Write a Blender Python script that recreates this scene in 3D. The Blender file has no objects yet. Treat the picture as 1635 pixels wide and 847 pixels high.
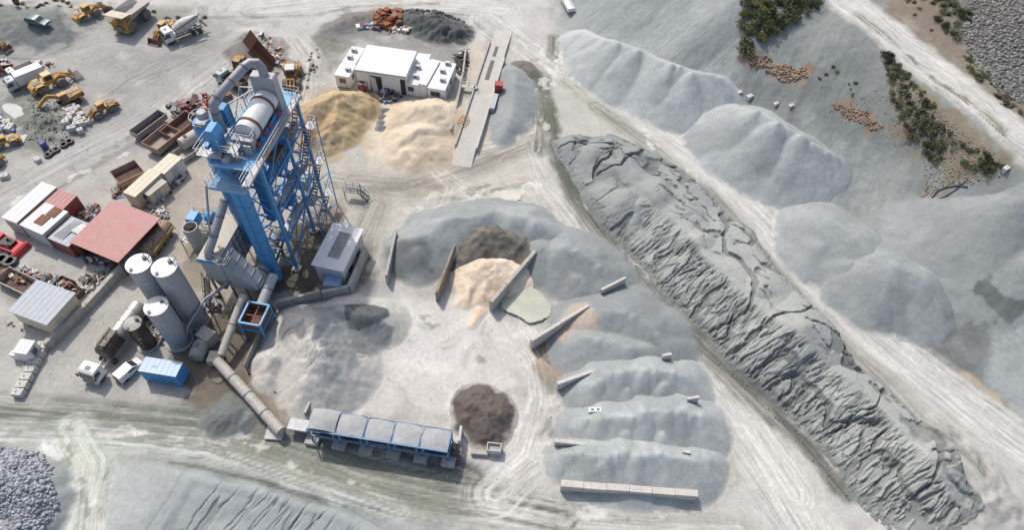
import bpy, bmesh, math, random
import numpy as np
from mathutils import Vector, Matrix
random.seed(7); rng = np.random.default_rng(7)
SC = bpy.context.scene; COL = SC.collection
# ---------------------------------------------------------------- camera
F, CX, CY, H = 1090.0, 817.5, 423.5, 75.0          # focal length in photo pixels, centre, height of the drone
_nad = np.array([770 - CX, -(1240 - CY), -F]); _d = _nad / np.linalg.norm(_nad)
_up = -_d; _fw = np.array([0, 0, -1.0]); _y = _fw - _up * _fw.dot(_up); _y /= np.linalg.norm(_y)
_x = np.cross(_y, _up); RW = np.array([_x, _y, _up])
cd = bpy.data.cameras.new('drone_camera'); cam = bpy.data.objects.new('drone_camera', cd); COL.objects.link(cam)
M3 = Matrix([list(r) for r in RW]).to_4x4(); M3.translation = (0, 0, H); cam.matrix_world = M3
cd.sensor_width = 36; cd.lens = 36 * F / 1635; cd.clip_start = 1; cd.clip_end = 6000; SC.camera = cam
# ---------------------------------------------------------------- sky, sun, exposure
SUN_EL, SH = 54.0, (0.57, -0.82)                    # elevation; direction in which shadows fall
w = bpy.data.worlds.new('World'); SC.world = w; w.use_nodes = True
nt = w.node_tree; bgn = nt.nodes['Background']; sky = nt.nodes.new('ShaderNodeTexSky')
sky.sky_type = 'NISHITA'; sky.sun_disc = False; sky.sun_elevation = math.radians(SUN_EL)
sky.sun_rotation = math.atan2(-SH[0], -SH[1]); sky.dust_density = 4.0; sky.air_density = 1.0
nt.links.new(sky.outputs[0], bgn.inputs[0]); bgn.inputs[1].default_value = 0.15
sl = bpy.data.lights.new('sun', 'SUN'); so = bpy.data.objects.new('sun', sl); COL.objects.link(so)
sl.energy = 2.75; sl.angle = math.radians(1.2); sl.color = (1.0, 0.96, 0.90)
_e = math.radians(SUN_EL)
so.rotation_euler = Vector((SH[0] * math.cos(_e), SH[1] * math.cos(_e), -math.sin(_e))).to_track_quat('-Z', 'Y').to_euler()
so.location = (-60, 60, 120)
vs = SC.view_settings; vs.view_transform = 'Standard'; vs.look = 'None'; vs.gamma = 1; vs.use_curve_mapping = False
vs.exposure = 0.05
SC.render.engine = 'CYCLES'
# ---------------------------------------------------------------- pixel -> place
def ray(px, py): return RW @ np.array([px - CX, -(py - CY), -F])
def P(px, py, z=0.0):
    r = ray(px, py); t = (z - H) / r[2]; p = np.array([0, 0, H]) + r * t
    return Vector((p[0], p[1], z))
def P2(px, py, z=0.0):
    p = P(px, py, z); return (p.x, p.y)
# ---------------------------------------------------------------- noise (numpy)
def _hash(ix, iy, s):
    n = (ix.astype(np.int64) * 374761393 + iy.astype(np.int64) * 668265263 + s * 974634777) & 0x7fffffff
    n = ((n ^ (n >> 13)) * 1274126177) & 0x7fffffff
    n = n ^ (n >> 16)
    return (n & 0xffff) / 65535.0
def vn(x, y, s=0):
    ix = np.floor(x); iy = np.floor(y); fx = x - ix; fy = y - iy
    fx = fx * fx * fx * (fx * (fx * 6 - 15) + 10); fy = fy * fy * fy * (fy * (fy * 6 - 15) + 10)
    a = _hash(ix, iy, s); b = _hash(ix + 1, iy, s); c = _hash(ix, iy + 1, s); d = _hash(ix + 1, iy + 1, s)
    return (a * (1 - fx) + b * fx) * (1 - fy) + (c * (1 - fx) + d * fx) * fy
def fbm(x, y, s=0, o=4):
    v = 0; a = 0.5; t = 0
    for k in range(o):
        v = v + a * vn(x * 2 ** k + 13.7 * k, y * 2 ** k - 7.3 * k, s + k); t += a; a *= 0.5
    return v / t
def ss(a, b, x):
    t = np.clip((x - a) / (b - a), 0, 1); return t * t * (3 - 2 * t)
def lin(c):
    c = np.array(c, float) / 255.0
    return np.where(c <= 0.04045, c / 12.92, ((c + 0.055) / 1.055) ** 2.4)
EXPO = 1.2
TINT = np.array([1.0, 0.997, 0.985])
def alb(*c):
    v = lin(c) / EXPO * TINT; g = v.mean()
    return (g + (v - g) * 0.4) * np.array([0.97, 1.012, 0.985]) if v[2] > v[0] else g + (v - g) * 0.88                   # photo colour of a flat sunlit surface -> albedo
def segdist(x, y, pts):
    """distance to polyline, arc position, signed side, segment parameter index"""
    best = np.full(x.shape, 1e9); arc = np.zeros(x.shape); side = np.zeros(x.shape); idx = np.zeros(x.shape)
    L = 0.0
    for i in range(len(pts) - 1):
        ax, ay = pts[i][0], pts[i][1]; bx, by = pts[i + 1][0], pts[i + 1][1]
        dx, dy = bx - ax, by - ay; l2 = dx * dx + dy * dy + 1e-12; l = math.sqrt(l2)
        t = np.clip(((x - ax) * dx + (y - ay) * dy) / l2, 0, 1)
        qx = x - ax - t * dx; qy = y - ay - t * dy; d = np.hypot(qx, qy); m = d < best
        best = np.where(m, d, best); arc = np.where(m, L + t * l, arc); idx = np.where(m, i + t, idx)
        side = np.where(m, np.sign(dx * (y - ay) - dy * (x - ax)) * d, side); L += l
    return best, arc, side, idx
def polysd(x, y, pts):
    """signed distance to polygon, negative inside"""
    n = len(pts); d = np.full(x.shape, 1e9); ins = np.zeros(x.shape, bool)
    for i in range(n):
        ax, ay = pts[i][0], pts[i][1]; bx, by = pts[(i + 1) % n][0], pts[(i + 1) % n][1]
        dx, dy = bx - ax, by - ay; t = np.clip(((x - ax) * dx + (y - ay) * dy) / (dx * dx + dy * dy + 1e-12), 0, 1)
        d = np.minimum(d, np.hypot(x - ax - t * dx, y - ay - t * dy))
        c = ((ay > y) != (by > y)) & (x < (bx - ax) * (y - ay) / ((by - ay) if abs(by - ay) > 1e-9 else 1e-9) + ax)
        ins ^= c
    return np.where(ins, -d, d)
# ---------------------------------------------------------------- materials
def _nodes(name):
    m = bpy.data.materials.new(name); m.use_nodes = True; n = m.node_tree
    return m, n, n.nodes['Principled BSDF']
def earth(name, scale=1.0, contrast=0.3, bump=0.3, lanes=0.0, rough=0.95, pebbles=0.0):
    """loose mineral ground: colour of the soil map, broken by several octaves of grain and by wheel lanes"""
    m, n, b = _nodes(name); N = n.nodes; Lk = n.links
    at = N.new('ShaderNodeAttribute'); at.attribute_name = 'Col'
    co = N.new('ShaderNodeTexCoord'); src = at.outputs['Color']; hs = []
    def noise(sc, det, rgh, vec):
        q = N.new('ShaderNodeTexNoise'); q.inputs['Scale'].default_value = sc; q.inputs['Detail'].default_value = det; q.inputs['Roughness'].default_value = rgh
        Lk.new(vec, q.inputs['Vector']); return q.outputs[0]
    def mul(src, fac, lo, hi, a, b_, msk=None):
        r = N.new('ShaderNodeMapRange'); r.inputs[1].default_value = lo; r.inputs[2].default_value = hi; r.inputs[3].default_value = a; r.inputs[4].default_value = b_; Lk.new(fac, r.inputs[0])
        x = N.new('ShaderNodeMixRGB'); x.blend_type = 'MULTIPLY'; x.inputs[0].default_value = 1
        if msk is not None: Lk.new(msk, x.inputs[0])
        Lk.new(src, x.inputs[1]); Lk.new(r.outputs[0], x.inputs[2]); return x.outputs[0]
    n0 = noise(0.28 * scale, 6, 0.6, co.outputs['Object']); n1 = noise(1.7 * scale, 8, 0.72, co.outputs['Object']); n2 = noise(7 * scale, 4, 0.8, co.outputs['Object'])
    src = mul(src, n0, 0.35, 0.65, 1 - contrast * 0.5, 1 + contrast * 0.4); src = mul(src, n1, 0.33, 0.67, 1 - contrast * 0.7, 1 + contrast * 0.5); src = mul(src, n2, 0.3, 0.7, 1 - contrast * 0.7, 1 + contrast * 0.6)
    if lanes:
        la = N.new('ShaderNodeAttribute'); la.attribute_name = 'Lane'; sp = N.new('ShaderNodeSeparateXYZ'); Lk.new(la.outputs['Vector'], sp.inputs[0])
        cb = N.new('ShaderNodeCombineXYZ'); Lk.new(sp.outputs[0], cb.inputs[0]); Lk.new(sp.outputs[1], cb.inputs[1])
        l1 = noise(1.6, 5, 0.7, cb.outputs[0]); l2 = noise(5.0, 3, 0.6, cb.outputs[0])
        src = mul(src, l1, 0.36, 0.64, 1 - lanes, 1 + lanes * 0.7, sp.outputs[2]); src = mul(src, l2, 0.36, 0.64, 1 - lanes * 0.5, 1 + lanes * 0.4, sp.outputs[2])
    if pebbles:
        vo = N.new('ShaderNodeTexVoronoi'); vo.inputs['Scale'].default_value = 2.6 * scale; Lk.new(co.outputs['Object'], vo.inputs['Vector'])
        sep = N.new('ShaderNodeSeparateColor'); Lk.new(vo.outputs['Color'], sep.inputs[0]); src = mul(src, sep.outputs[0], 0, 1, 1 - pebbles, 1 + pebbles * 0.6)
    Lk.new(src, b.inputs['Base Color'])
    ad = N.new('ShaderNodeMath'); ad.operation = 'ADD'; Lk.new(n1, ad.inputs[0]); Lk.new(n2, ad.inputs[1])
    bp = N.new('ShaderNodeBump'); bp.inputs['Strength'].default_value = bump; bp.inputs['Distance'].default_value = 0.2
    Lk.new(ad.outputs[0], bp.inputs['Height']); Lk.new(bp.outputs[0], b.inputs['Normal'])
    b.inputs['Roughness'].default_value = rough; b.inputs['Specular IOR Level'].default_value = 0.12
    return m
_MC = {}
def mat(name, rgb, rough=0.55, metal=0.0, dirt=0.35, dirtc=(0.22, 0.2, 0.17), scale=1.2, stripes=0.0, rust=0.0, spec=0.4, bump=0.0):
    """painted metal, concrete, rubber... with dust and stains; optional corrugation (stripes per metre)"""
    if name in _MC: return _MC[name]
    m, n, b = _nodes(name); N = n.nodes; Lk = n.links
    co = N.new('ShaderNodeTexCoord')
    nz = N.new('ShaderNodeTexNoise'); nz.inputs['Scale'].default_value = scale; nz.inputs['Detail'].default_value = 8; nz.inputs['Roughness'].default_value = 0.7
    Lk.new(co.outputs['Object'], nz.inputs['Vector'])
    mr = N.new('ShaderNodeMapRange'); mr.inputs[1].default_value = 0.42; mr.inputs[2].default_value = 0.72
    mr.inputs[3].default_value = 0; mr.inputs[4].default_value = dirt; Lk.new(nz.outputs[0], mr.inputs[0])
    mx = N.new('ShaderNodeMixRGB'); mx.inputs[1].default_value = (*rgb, 1); mx.inputs[2].default_value = (*dirtc, 1); Lk.new(mr.outputs[0], mx.inputs[0])
    mp = N.new('ShaderNodeMapping'); mp.inputs['Scale'].default_value = (2.6, 2.6, 0.16); Lk.new(co.outputs['Object'], mp.inputs['Vector'])      # run-off streaks
    ns = N.new('ShaderNodeTexNoise'); ns.inputs['Scale'].default_value = 1.0; ns.inputs['Detail'].default_value = 5; ns.inputs['Roughness'].default_value = 0.65; Lk.new(mp.outputs[0], ns.inputs['Vector'])
    rs = N.new('ShaderNodeMapRange'); rs.inputs[1].default_value = 0.45; rs.inputs[2].default_value = 0.7; rs.inputs[3].default_value = 0; rs.inputs[4].default_value = dirt * 0.8; Lk.new(ns.outputs[0], rs.inputs[0])
    ms = N.new('ShaderNodeMixRGB'); ms.inputs[2].default_value = (*[c * 0.8 for c in dirtc], 1); Lk.new(mx.outputs[0], ms.inputs[1]); Lk.new(rs.outputs[0], ms.inputs[0])
    src = ms.outputs[0]
    if rust:
        n2 = N.new('ShaderNodeTexNoise'); n2.inputs['Scale'].default_value = 2.3; n2.inputs['Detail'].default_value = 7; Lk.new(co.outputs['Object'], n2.inputs['Vector'])
        r2 = N.new('ShaderNodeMapRange'); r2.inputs[1].default_value = 0.62 - rust * 0.25; r2.inputs[2].default_value = 0.72 - rust * 0.2; Lk.new(n2.outputs[0], r2.inputs[0])
        m2 = N.new('ShaderNodeMixRGB'); m2.inputs[2].default_value = (0.11, 0.045, 0.022, 1); Lk.new(src, m2.inputs[1]); Lk.new(r2.outputs[0], m2.inputs[0]); src = m2.outputs[0]
    Lk.new(src, b.inputs['Base Color'])
    b.inputs['Roughness'].default_value = rough; b.inputs['Metallic'].default_value = metal; b.inputs['Specular IOR Level'].default_value = spec
    hs = None
    if stripes:
        wv = N.new('ShaderNodeTexWave'); wv.inputs['Scale'].default_value = stripes; wv.wave_type = 'BANDS'; wv.bands_direction = 'X'
        Lk.new(co.outputs['Object'], wv.inputs['Vector']); hs = wv.outputs['Fac']
    elif bump: hs = nz.outputs[0]
    if hs is not None:
        bp = N.new('ShaderNodeBump'); bp.inputs['Strength'].default_value = 0.25 if stripes else bump; bp.inputs['Distance'].default_value = 0.06
        Lk.new(hs, bp.inputs['Height']); Lk.new(bp.outputs[0], b.inputs['Normal'])
    _MC[name] = m; return m
# ---------------------------------------------------------------- objects
def setp(o, label=None, cat=None, group=None, kind=None):
    if label: o['label'] = label
    if cat: o['category'] = cat
    if group: o['group'] = group
    if kind: o['kind'] = kind
    return o
def thing(name, label, cat, loc=(0, 0, 0), rz=0.0, group=None, kind=None):
    o = bpy.data.objects.new(name, None); COL.objects.link(o); o.empty_display_size = 0.5
    o.location = loc; o.rotation_euler = (0, 0, rz)
    return setp(o, label, cat, group, kind)
class Fr:
    """local frame standing at a point, turned about the vertical"""
    def __init__(s, o=(0, 0, 0), a=0.0):
        s.o = Vector(o); s.c = math.cos(a); s.s = math.sin(a); s.a = a
    def __call__(s, x, y, z): return Vector((s.o.x + s.c * x - s.s * y, s.o.y + s.s * x + s.c * y, s.o.z + z))
ID = Fr()
class MB:
    def __init__(s): s.v = []; s.f = []; s.m = []; s.k = 0
    def mat(s, k): s.k = k; return s
    def add(s, vs_, fs_):
        b = len(s.v); s.v += [tuple(p) for p in vs_]
        for f in fs_: s.f.append([b + i for i in f]); s.m.append(s.k)
        return s
    def box(s, x0, x1, y0, y1, z0, z1, fr=ID, tx=0.0, ty=0.0):
        """box; tx, ty shrink the top on each side"""
        p = [(x0, y0, z0), (x1, y0, z0), (x1, y1, z0), (x0, y1, z0), (x0 + tx, y0 + ty, z1), (x1 - tx, y0 + ty, z1), (x1 - tx, y1 - ty, z1), (x0 + tx, y1 - ty, z1)]
        return s.add([fr(*q) for q in p], [(3, 2, 1, 0), (4, 5, 6, 7), (0, 1, 5, 4), (1, 2, 6, 5), (2, 3, 7, 6), (3, 0, 4, 7)])
    def prof(s, pts, a0, a1, axis='x', fr=ID):
        """prism: 2-D outline (u,w) swept along an axis: 'x' -> (a,u,w), 'y' -> (u,a,w), 'z' -> (u,w,a)"""
        n = len(pts); mk = {'x': lambda a, u, q: (a, u, q), 'y': lambda a, u, q: (u, a, q), 'z': lambda a, u, q: (u, q, a)}[axis]
        v = [fr(*mk(a0, u, q)) for u, q in pts] + [fr(*mk(a1, u, q)) for u, q in pts]
        return s.add(v, [tuple(range(n - 1, -1, -1)), tuple(range(n, 2 * n))] + [(i, (i + 1) % n, n + (i + 1) % n, n + i) for i in range(n)])
    def bar(s, a, b, w_=0.1, h_=None, fr=ID):
        a = fr(*a); b = fr(*b); h_ = h_ or w_; d = (b - a); L = d.length
        if L < 1e-6: return s
        d /= L; u = d.cross(Vector((0, 0, 1)))
        if u.length < 1e-3: u = Vector((fr.c, fr.s, 0))
        u.normalize(); q = u.cross(d); v = []
        for p in (a, b):
            for i, j in ((-1, -1), (1, -1), (1, 1), (-1, 1)): v.append(p + u * (i * w_ / 2) + q * (j * h_ / 2))
        return s.add(v, [(3, 2, 1, 0), (4, 5, 6, 7), (0, 1, 5, 4), (1, 2, 6, 5), (2, 3, 7, 6), (3, 0, 4, 7)])
    def tube(s, pts, r, n=10, fr=ID, cap=True):
        """round tube along points; r a number or one radius per point"""
        pts = [fr(*p) for p in pts]; rs = r if isinstance(r, (list, tuple)) else [r] * len(pts); v = []; f = []
        ref = None
        for i, p in enumerate(pts):
            d = (pts[min(i + 1, len(pts) - 1)] - pts[max(i - 1, 0)]).normalized()
            if ref is None: ref = Vector((0, 0, 1)) if abs(d.z) < 0.9 else Vector((1, 0, 0))
            u = d.cross(ref).normalized(); q = u.cross(d).normalized(); ref = q
            for k in range(n):
                a = 2 * math.pi * k / n; v.append(p + (u * math.cos(a) + q * math.sin(a)) * rs[i])
        for i in range(len(pts) - 1):
            for k in range(n): f.append((i * n + k, i * n + (k + 1) % n, (i + 1) * n + (k + 1) % n, (i + 1) * n + k))
        if cap: f += [tuple(range(n - 1, -1, -1)), tuple((len(pts) - 1) * n + k for k in range(n))]
        return s.add(v, f)
    def lathe(s, prof, o=(0, 0, 0), axis='z', n=20, fr=ID):
        """profile [(r, h)...] turned about an axis through o"""
        v = []; f = []
        for r, h in prof:
            for k in range(n):
                a = 2 * math.pi * k / n; c, d = r * math.cos(a), r * math.sin(a)
                q = {'z': (c, d, h), 'x': (h, c, d), 'y': (d, h, c)}[axis]; v.append(fr(q[0] + o[0], q[1] + o[1], q[2] + o[2]))
        for i in range(len(prof) - 1):
            for k in range(n): f.append((i * n + k, i * n + (k + 1) % n, (i + 1) * n + (k + 1) % n, (i + 1) * n + k))
        if prof[0][0] > 1e-4: f.append(tuple(range(n - 1, -1, -1)))
        if prof[-1][0] > 1e-4: f.append(tuple((len(prof) - 1) * n + k for k in range(n)))
        return s.add(v, f)
    def poly(s, pts, z0, z1, fr=ID): return s.prof(pts, z0, z1, 'z', fr)
    def shell(s, x0, x1, y0, y1, z0, z1, t=0.08, fr=ID, tx=0.0, ty=0.0):
        """open-topped bin: floor and four walls; tx, ty widen the top"""
        O = [(x0, y0, z0), (x1, y0, z0), (x1, y1, z0), (x0, y1, z0), (x0 - tx, y0 - ty, z1), (x1 + tx, y0 - ty, z1), (x1 + tx, y1 + ty, z1), (x0 - tx, y1 + ty, z1)]
        I = [(x0 + t, y0 + t, z0 + t), (x1 - t, y0 + t, z0 + t), (x1 - t, y1 - t, z0 + t), (x0 + t, y1 - t, z0 + t), (x0 - tx + t, y0 - ty + t, z1), (x1 + tx - t, y0 - ty + t, z1), (x1 + tx - t, y1 + ty - t, z1), (x0 - tx + t, y1 + ty - t, z1)]
        f = [(3, 2, 1, 0), (0, 1, 5, 4), (1, 2, 6, 5), (2, 3, 7, 6), (3, 0, 4, 7), (8, 9, 10, 11), (8, 12, 13, 9), (9, 13, 14, 10), (10, 14, 15, 11), (11, 15, 12, 8), (4, 5, 13, 12), (5, 6, 14, 13), (6, 7, 15, 14), (7, 4, 12, 15)]
        return s.add([fr(*p) for p in O + I], f)
    def build(s, name, m, parent=None, smooth=32, bevel=0.0):
        me = bpy.data.meshes.new(name); off = Vector((0, 0, 0))
        if parent is not None and getattr(s, 'world', False): off = wloc(parent)
        me.from_pydata([(p[0] - off.x, p[1] - off.y, p[2] - off.z) for p in s.v], [], s.f)
        ms = m if isinstance(m, (list, tuple)) else [m]
        for q in ms: me.materials.append(q)
        if len(ms) > 1: me.polygons.foreach_set('material_index', s.m)
        bm = bmesh.new(); bm.from_mesh(me); bmesh.ops.recalc_face_normals(bm, faces=bm.faces)
        if bevel: bmesh.ops.bevel(bm, geom=[e for e in bm.edges if len(e.link_faces) == 2 and e.calc_face_angle(0) > 0.6], offset=bevel, segments=1, affect='EDGES', clamp_overlap=True)
        bm.to_mesh(me); bm.free()
        if smooth:
            me.polygons.foreach_set('use_smooth', [True] * len(me.polygons)); me.set_sharp_from_angle(angle=math.radians(smooth))
        o = bpy.data.objects.new(name, me); COL.objects.link(o)
        if parent is not None: o.parent = parent
        return o
def wloc(o):
    v = Vector(o.location)
    while o.parent is not None: o = o.parent; v += Vector(o.location)
    return v
class WB(MB):
    """builder in world coordinates whose parent thing stands unrotated"""
    world = True
def copy_tree(o, parent=None):
    c = o.copy(); COL.objects.link(c)
    if parent is not None: c.parent = parent; c.matrix_parent_inverse = o.matrix_parent_inverse.copy()
    for ch in list(KIDS.get(o.name, [])): copy_tree(ch, c)
    return c
KIDS = {}
def kids(root):
    for o in bpy.data.objects:
        if o.parent is not None: KIDS.setdefault(o.parent.name, [])
    for o in bpy.data.objects:
        if o.parent is not None and o not in KIDS[o.parent.name]: KIDS[o.parent.name].append(o)
def dup(root, loc, rz, label=None, group=None, scale=None):
    KIDS.clear(); kids(root); c = copy_tree(root); c.location = loc; c.rotation_euler = (0, 0, rz)
    if label: c['label'] = label
    if group: c['group'] = group
    if scale: c.scale = (scale,) * 3 if not isinstance(scale, tuple) else scale
    return c
def nparr_mesh(name, V, Fq, Cv, m, smooth=True, lane=None):
    me = bpy.data.meshes.new(name); n = len(V); k = len(Fq)
    me.vertices.add(n); me.vertices.foreach_set('co', np.asarray(V, np.float32).ravel())
    me.loops.add(4 * k); me.loops.foreach_set('vertex_index', np.asarray(Fq, np.int32).ravel())
    me.polygons.add(k); me.polygons.foreach_set('loop_start', np.arange(0, 4 * k, 4, dtype=np.int32)); me.polygons.foreach_set('loop_total', np.full(k, 4, np.int32))
    me.update(calc_edges=True)
    a = me.color_attributes.new('Col', 'FLOAT_COLOR', 'POINT'); c4 = np.ones((n, 4), np.float32); c4[:, :3] = np.clip(Cv, 0.005, 0.9); a.data.foreach_set('color', c4.ravel())
    if lane is not None: l = me.attributes.new('Lane', 'FLOAT_VECTOR', 'POINT'); l.data.foreach_set('vector', np.asarray(lane, np.float32).ravel())
    me.polygons.foreach_set('use_smooth', [smooth] * k); me.materials.append(m)
    o = bpy.data.objects.new(name, me); COL.objects.link(o); return o
def grid_faces(nx, ny, mask=None):
    i = np.arange((nx - 1) * (ny - 1)); r = i // (nx - 1); c = i % (nx - 1); a = r * nx + c
    Fq = np.stack([a, a + 1, a + nx + 1, a + nx], 1)
    if mask is not None: Fq = Fq[mask.ravel()[Fq].any(1)]
    return Fq
# ---------------------------------------------------------------- terrain shape
FLATPX = [(-500, -120), (700, -120), (868, 0), (900, 62), (965, 135), (1080, 215), (1180, 285), (1290, 400), (1400, 500), (1520, 600), (1635, 685), (1900, 870), (1700, 1000),
          (760, 1000), (725, 850), (600, 812), (450, 775), (290, 742), (235, 760), (200, 850), (180, 1000), (-500, 1000)]
FLAT = [P2(*q) for q in FLATPX]
CTRL = [(870, 0, 0), (900, 62, 0), (965, 135, 0), (1080, 215, 0), (1180, 285, 0), (1290, 400, 0), (1400, 500, 0), (1520, 600, 0), (1635, 685, 0), (1900, 870, 0),
        (0, 100, 0), (400, 50, 0), (300, 400, 0), (700, 300, 0), (900, 400, 0), (700, 600, 0), (100, 700, 0), (1100, 600, 0), (1400, 800, 0), (600, -80, 0), (100, -80, 0),
        (725, 850, 0), (600, 812, 0), (450, 775, 0), (290, 742, 0), (235, 760, 0), (200, 850, 0),
        (262, 790, -0.5), (300, 847, -1.5), (450, 847, -1.2), (560, 847, -0.8), (300, 960, -2.5), (500, 960, -2.2), (225, 847, -0.8), (400, 800, -0.7),
        (905, 25, 1.0), (940, 0, 4), (960, 40, 4.5), (1050, 70, 5), (1050, 20, 9), (1020, -60, 14), (1130, 60, 11), (1120, 0, 14), (1170, 0, 16), (1160, 110, 7), (1110, 130, 4), (1180, 60, 13.5),
        (1190, 90, 11), (1240, 40, 16.5), (1300, 5, 18), (1250, -60, 19), (1195, 165, 4.5), (1260, 130, 9.5), (1235, 105, 11), (1300, 200, 6), (1330, 18, 18.6), (1365, 40, 18.6), (1310, 100, 13.5),
        (1360, 120, 13), (1400, 215, 8), (1330, 255, 3.5), (1290, 285, 1.5), (1350, 300, 2.2), (1420, 130, 15), (1440, 270, 5.5), (1400, 330, 2.5), (1390, 390, 1.5), (1470, 400, 2),
        (1310, 0, 18.5), (1400, 80, 18.5), (1480, 165, 18.5), (1560, 225, 18.5), (1635, 275, 18.5), (1800, 380, 18.5), (1340, -50, 18.5), (1400, 0, 18.5), (1500, 80, 18.5), (1635, 175, 18.5), (1800, 290, 18.5),
        (1450, 10, 20), (1530, 60, 21), (1600, 20, 24), (1635, 120, 20), (1700, 0, 27), (1480, -60, 23), (1900, 150, 26), (1500, 200, 16), (1540, 260, 14), (1500, 270, 11.5), (1470, 310, 6.5), (1480, 350, 5),
        (1560, 290, 13.5), (1635, 300, 15.5), (1560, 350, 8), (1635, 350, 11), (1540, 430, 3), (1635, 430, 6), (1600, 520, 2), (1700, 520, 5), (1635, 600, 1), (1480, 500, 0.8), (1560, 560, 0.6), (1800, 500, 8), (1900, 700, 3), (1900, 300, 18.5)]
CTRL = [(a, b, c * 0.62 if c > 0 else c) for a, b, c in CTRL]
_cp = np.array([[*P2(*c), c[2]] for c in CTRL])
_cd = np.hypot(_cp[:, None, 0] - _cp[None, :, 0], _cp[:, None, 1] - _cp[None, :, 1])
_cd = np.sqrt(_cd ** 2 + 16.0)
_cw = np.linalg.solve(np.block([[_cd - 2.0 * np.eye(len(_cp)), np.ones((len(_cp), 1))], [np.ones((1, len(_cp))), np.zeros((1, 1))]]), np.append(_cp[:, 2], 0))
def hbase(x, y):
    x = np.asarray(x, float); y = np.asarray(y, float); h = np.full(x.shape, _cw[-1])
    for (cx, cy, cz), k in zip(_cp, _cw[:-1]): h = h + k * np.sqrt((x - cx) ** 2 + (y - cy) ** 2 + 16.0)
    d = polysd(x, y, FLAT)
    return h * ss(0.0, 5.0, d)
def G(px, py, dz=0.0):
    """where the sight line through a photo pixel meets the terrain (+dz)"""
    lo, hi = -12.0, 40.0
    f = lambda z: (lambda p: z - dz - float(hbase(np.array(p.x), np.array(p.y))))(P(px, py, z))
    zs = np.linspace(hi, lo, 105); pr = None
    r = ray(px, py); t = (zs - H) / r[2]; vals = zs - dz - hbase(r[0] * t, r[1] * t)
    i = int(np.argmax(vals <= 0)) if (vals <= 0).any() else len(zs) - 1
    a, b = zs[i], zs[max(i - 1, 0)]
    for _ in range(24):
        m_ = 0.5 * (a + b)
        if f(m_) > 0: b = m_
        else: a = m_
    return P(px, py, 0.5 * (a + b))
def G2(px, py): p = G(px, py); return (p.x, p.y)
# ---------------------------------------------------------------- ground colours (soil tones, with some cast shadow painted in)
class Paint:
    def __init__(s, x, y, c0): s.x = x; s.y = y; s.c = np.empty(x.shape + (3,)); s.c[:] = c0; s.lane = np.zeros(x.shape + (3,))
    def _bb(s, pts, m):
        a = np.array(pts); k = (s.x > a[:, 0].min() - m) & (s.x < a[:, 0].max() + m) & (s.y > a[:, 1].min() - m) & (s.y < a[:, 1].max() + m)
        return np.nonzero(k)
    def mixin(s, k, a, col):
        a = np.clip(a, 0, 1)[:, None]; s.c[k] = s.c[k] * (1 - a) + np.asarray(col) * a
    def area(s, px, col, feather=1.5, warp=1.5, k=1.0, fs=0.35, seed=1, holes=0.0):
        pts = [G2(*q) for q in px]; i = s._bb(pts, feather + warp + 1)
        x, y = s.x[i], s.y[i]
        d = polysd(x, y, pts) + warp * 2 * (fbm(x * fs, y * fs, seed, 5) - 0.5) * 2
        a = ss(feather, -feather, d) * k
        if holes: a *= 1 - holes * ss(0.42, 0.58, fbm(x * 0.5, y * 0.5, seed + 9, 5))
        s.mixin(i, a, col)
    def area_z(s, px, z, col, feather=0.2, warp=0.2, k=1.0, seed=1):
        pts = [P2(x, y, z) for x, y in px]; i = s._bb(pts, 2); x, y = s.x[i], s.y[i]
        d = polysd(x, y, pts) + warp * 2 * (fbm(x * 0.8, y * 0.8, seed, 4) - 0.5); s.mixin(i, ss(feather, -feather, d) * k, col)
    def road(s, px, wd, col, k=1.0, feather=0.5, streak=0.0, seed=3, sf=2.8, warp=0.9, pts=None):
        """band along a path; streak breaks it into long lanes as wheels leave them"""
        pts = pts or [G2(*q) for q in px]; wl = wd if isinstance(wd, (list, tuple)) else [wd] * len(pts)
        i = s._bb(pts, max(wl) + feather + 2); x, y = s.x[i], s.y[i]
        d, arc, side, idx = segdist(x, y, pts); W = np.interp(idx, range(len(wl)), wl) / 2
        d = d + warp * 2 * (fbm(x * 0.4, y * 0.4, seed + 5, 5) - 0.5); feather = feather * 1.5
        a = ss(W + feather, W - feather, d) * k
        if streak:
            q = fbm(side * sf + 3 * fbm(x * 0.06, y * 0.06, seed, 2), arc * 0.045, seed, 5); a *= 1 - streak + streak * 1.6 * ss(0.3, 0.7, q)
        if streak and max(wl) > 1.4:
            a0 = ss(W + feather, W - feather, d); mm = a0 > s.lane[i][:, 2]; L_ = s.lane[i]
            L_[mm] = np.stack([side * 1.5 + 1.2 * (fbm(x * 0.08, y * 0.08, seed + 1, 2) - 0.5) * 3, arc * 0.07 + seed * 7.0, a0], 1)[mm]; s.lane[i] = L_
        s.mixin(i, a, col)
def ground_axis(lo, hi, fine0, fine1, st):
    a = list(np.arange(fine0, fine1 + st / 2, st)); g = st; v = fine0
    while v > lo: g *= 1.25; v -= g; a.insert(0, v)
    g = st; v = fine1
    while v < hi: g *= 1.25; v += g; a.append(v)
    return np.array(a)
gx = ground_axis(-1500, 1500, -104, 108, 0.23); gy = ground_axis(-800, 1800, 16, 148, 0.23)
X, Y = np.meshgrid(gx, gy); XF, YF = X.ravel(), Y.ravel()
ZB = hbase(XF, YF)
far = np.hypot(XF, YF - 70); ZB = ZB * ss(420, 200, far) + 6 * ss(250, 900, far) * fbm(XF * 0.004, YF * 0.004, 5)
pt = Paint(XF, YF, alb(188, 186, 180))
n_ = fbm(XF * 0.05, YF * 0.05, 21, 5)[:, None]; pt.c[:] = pt.c * (0.9 + 0.22 * n_)
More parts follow.
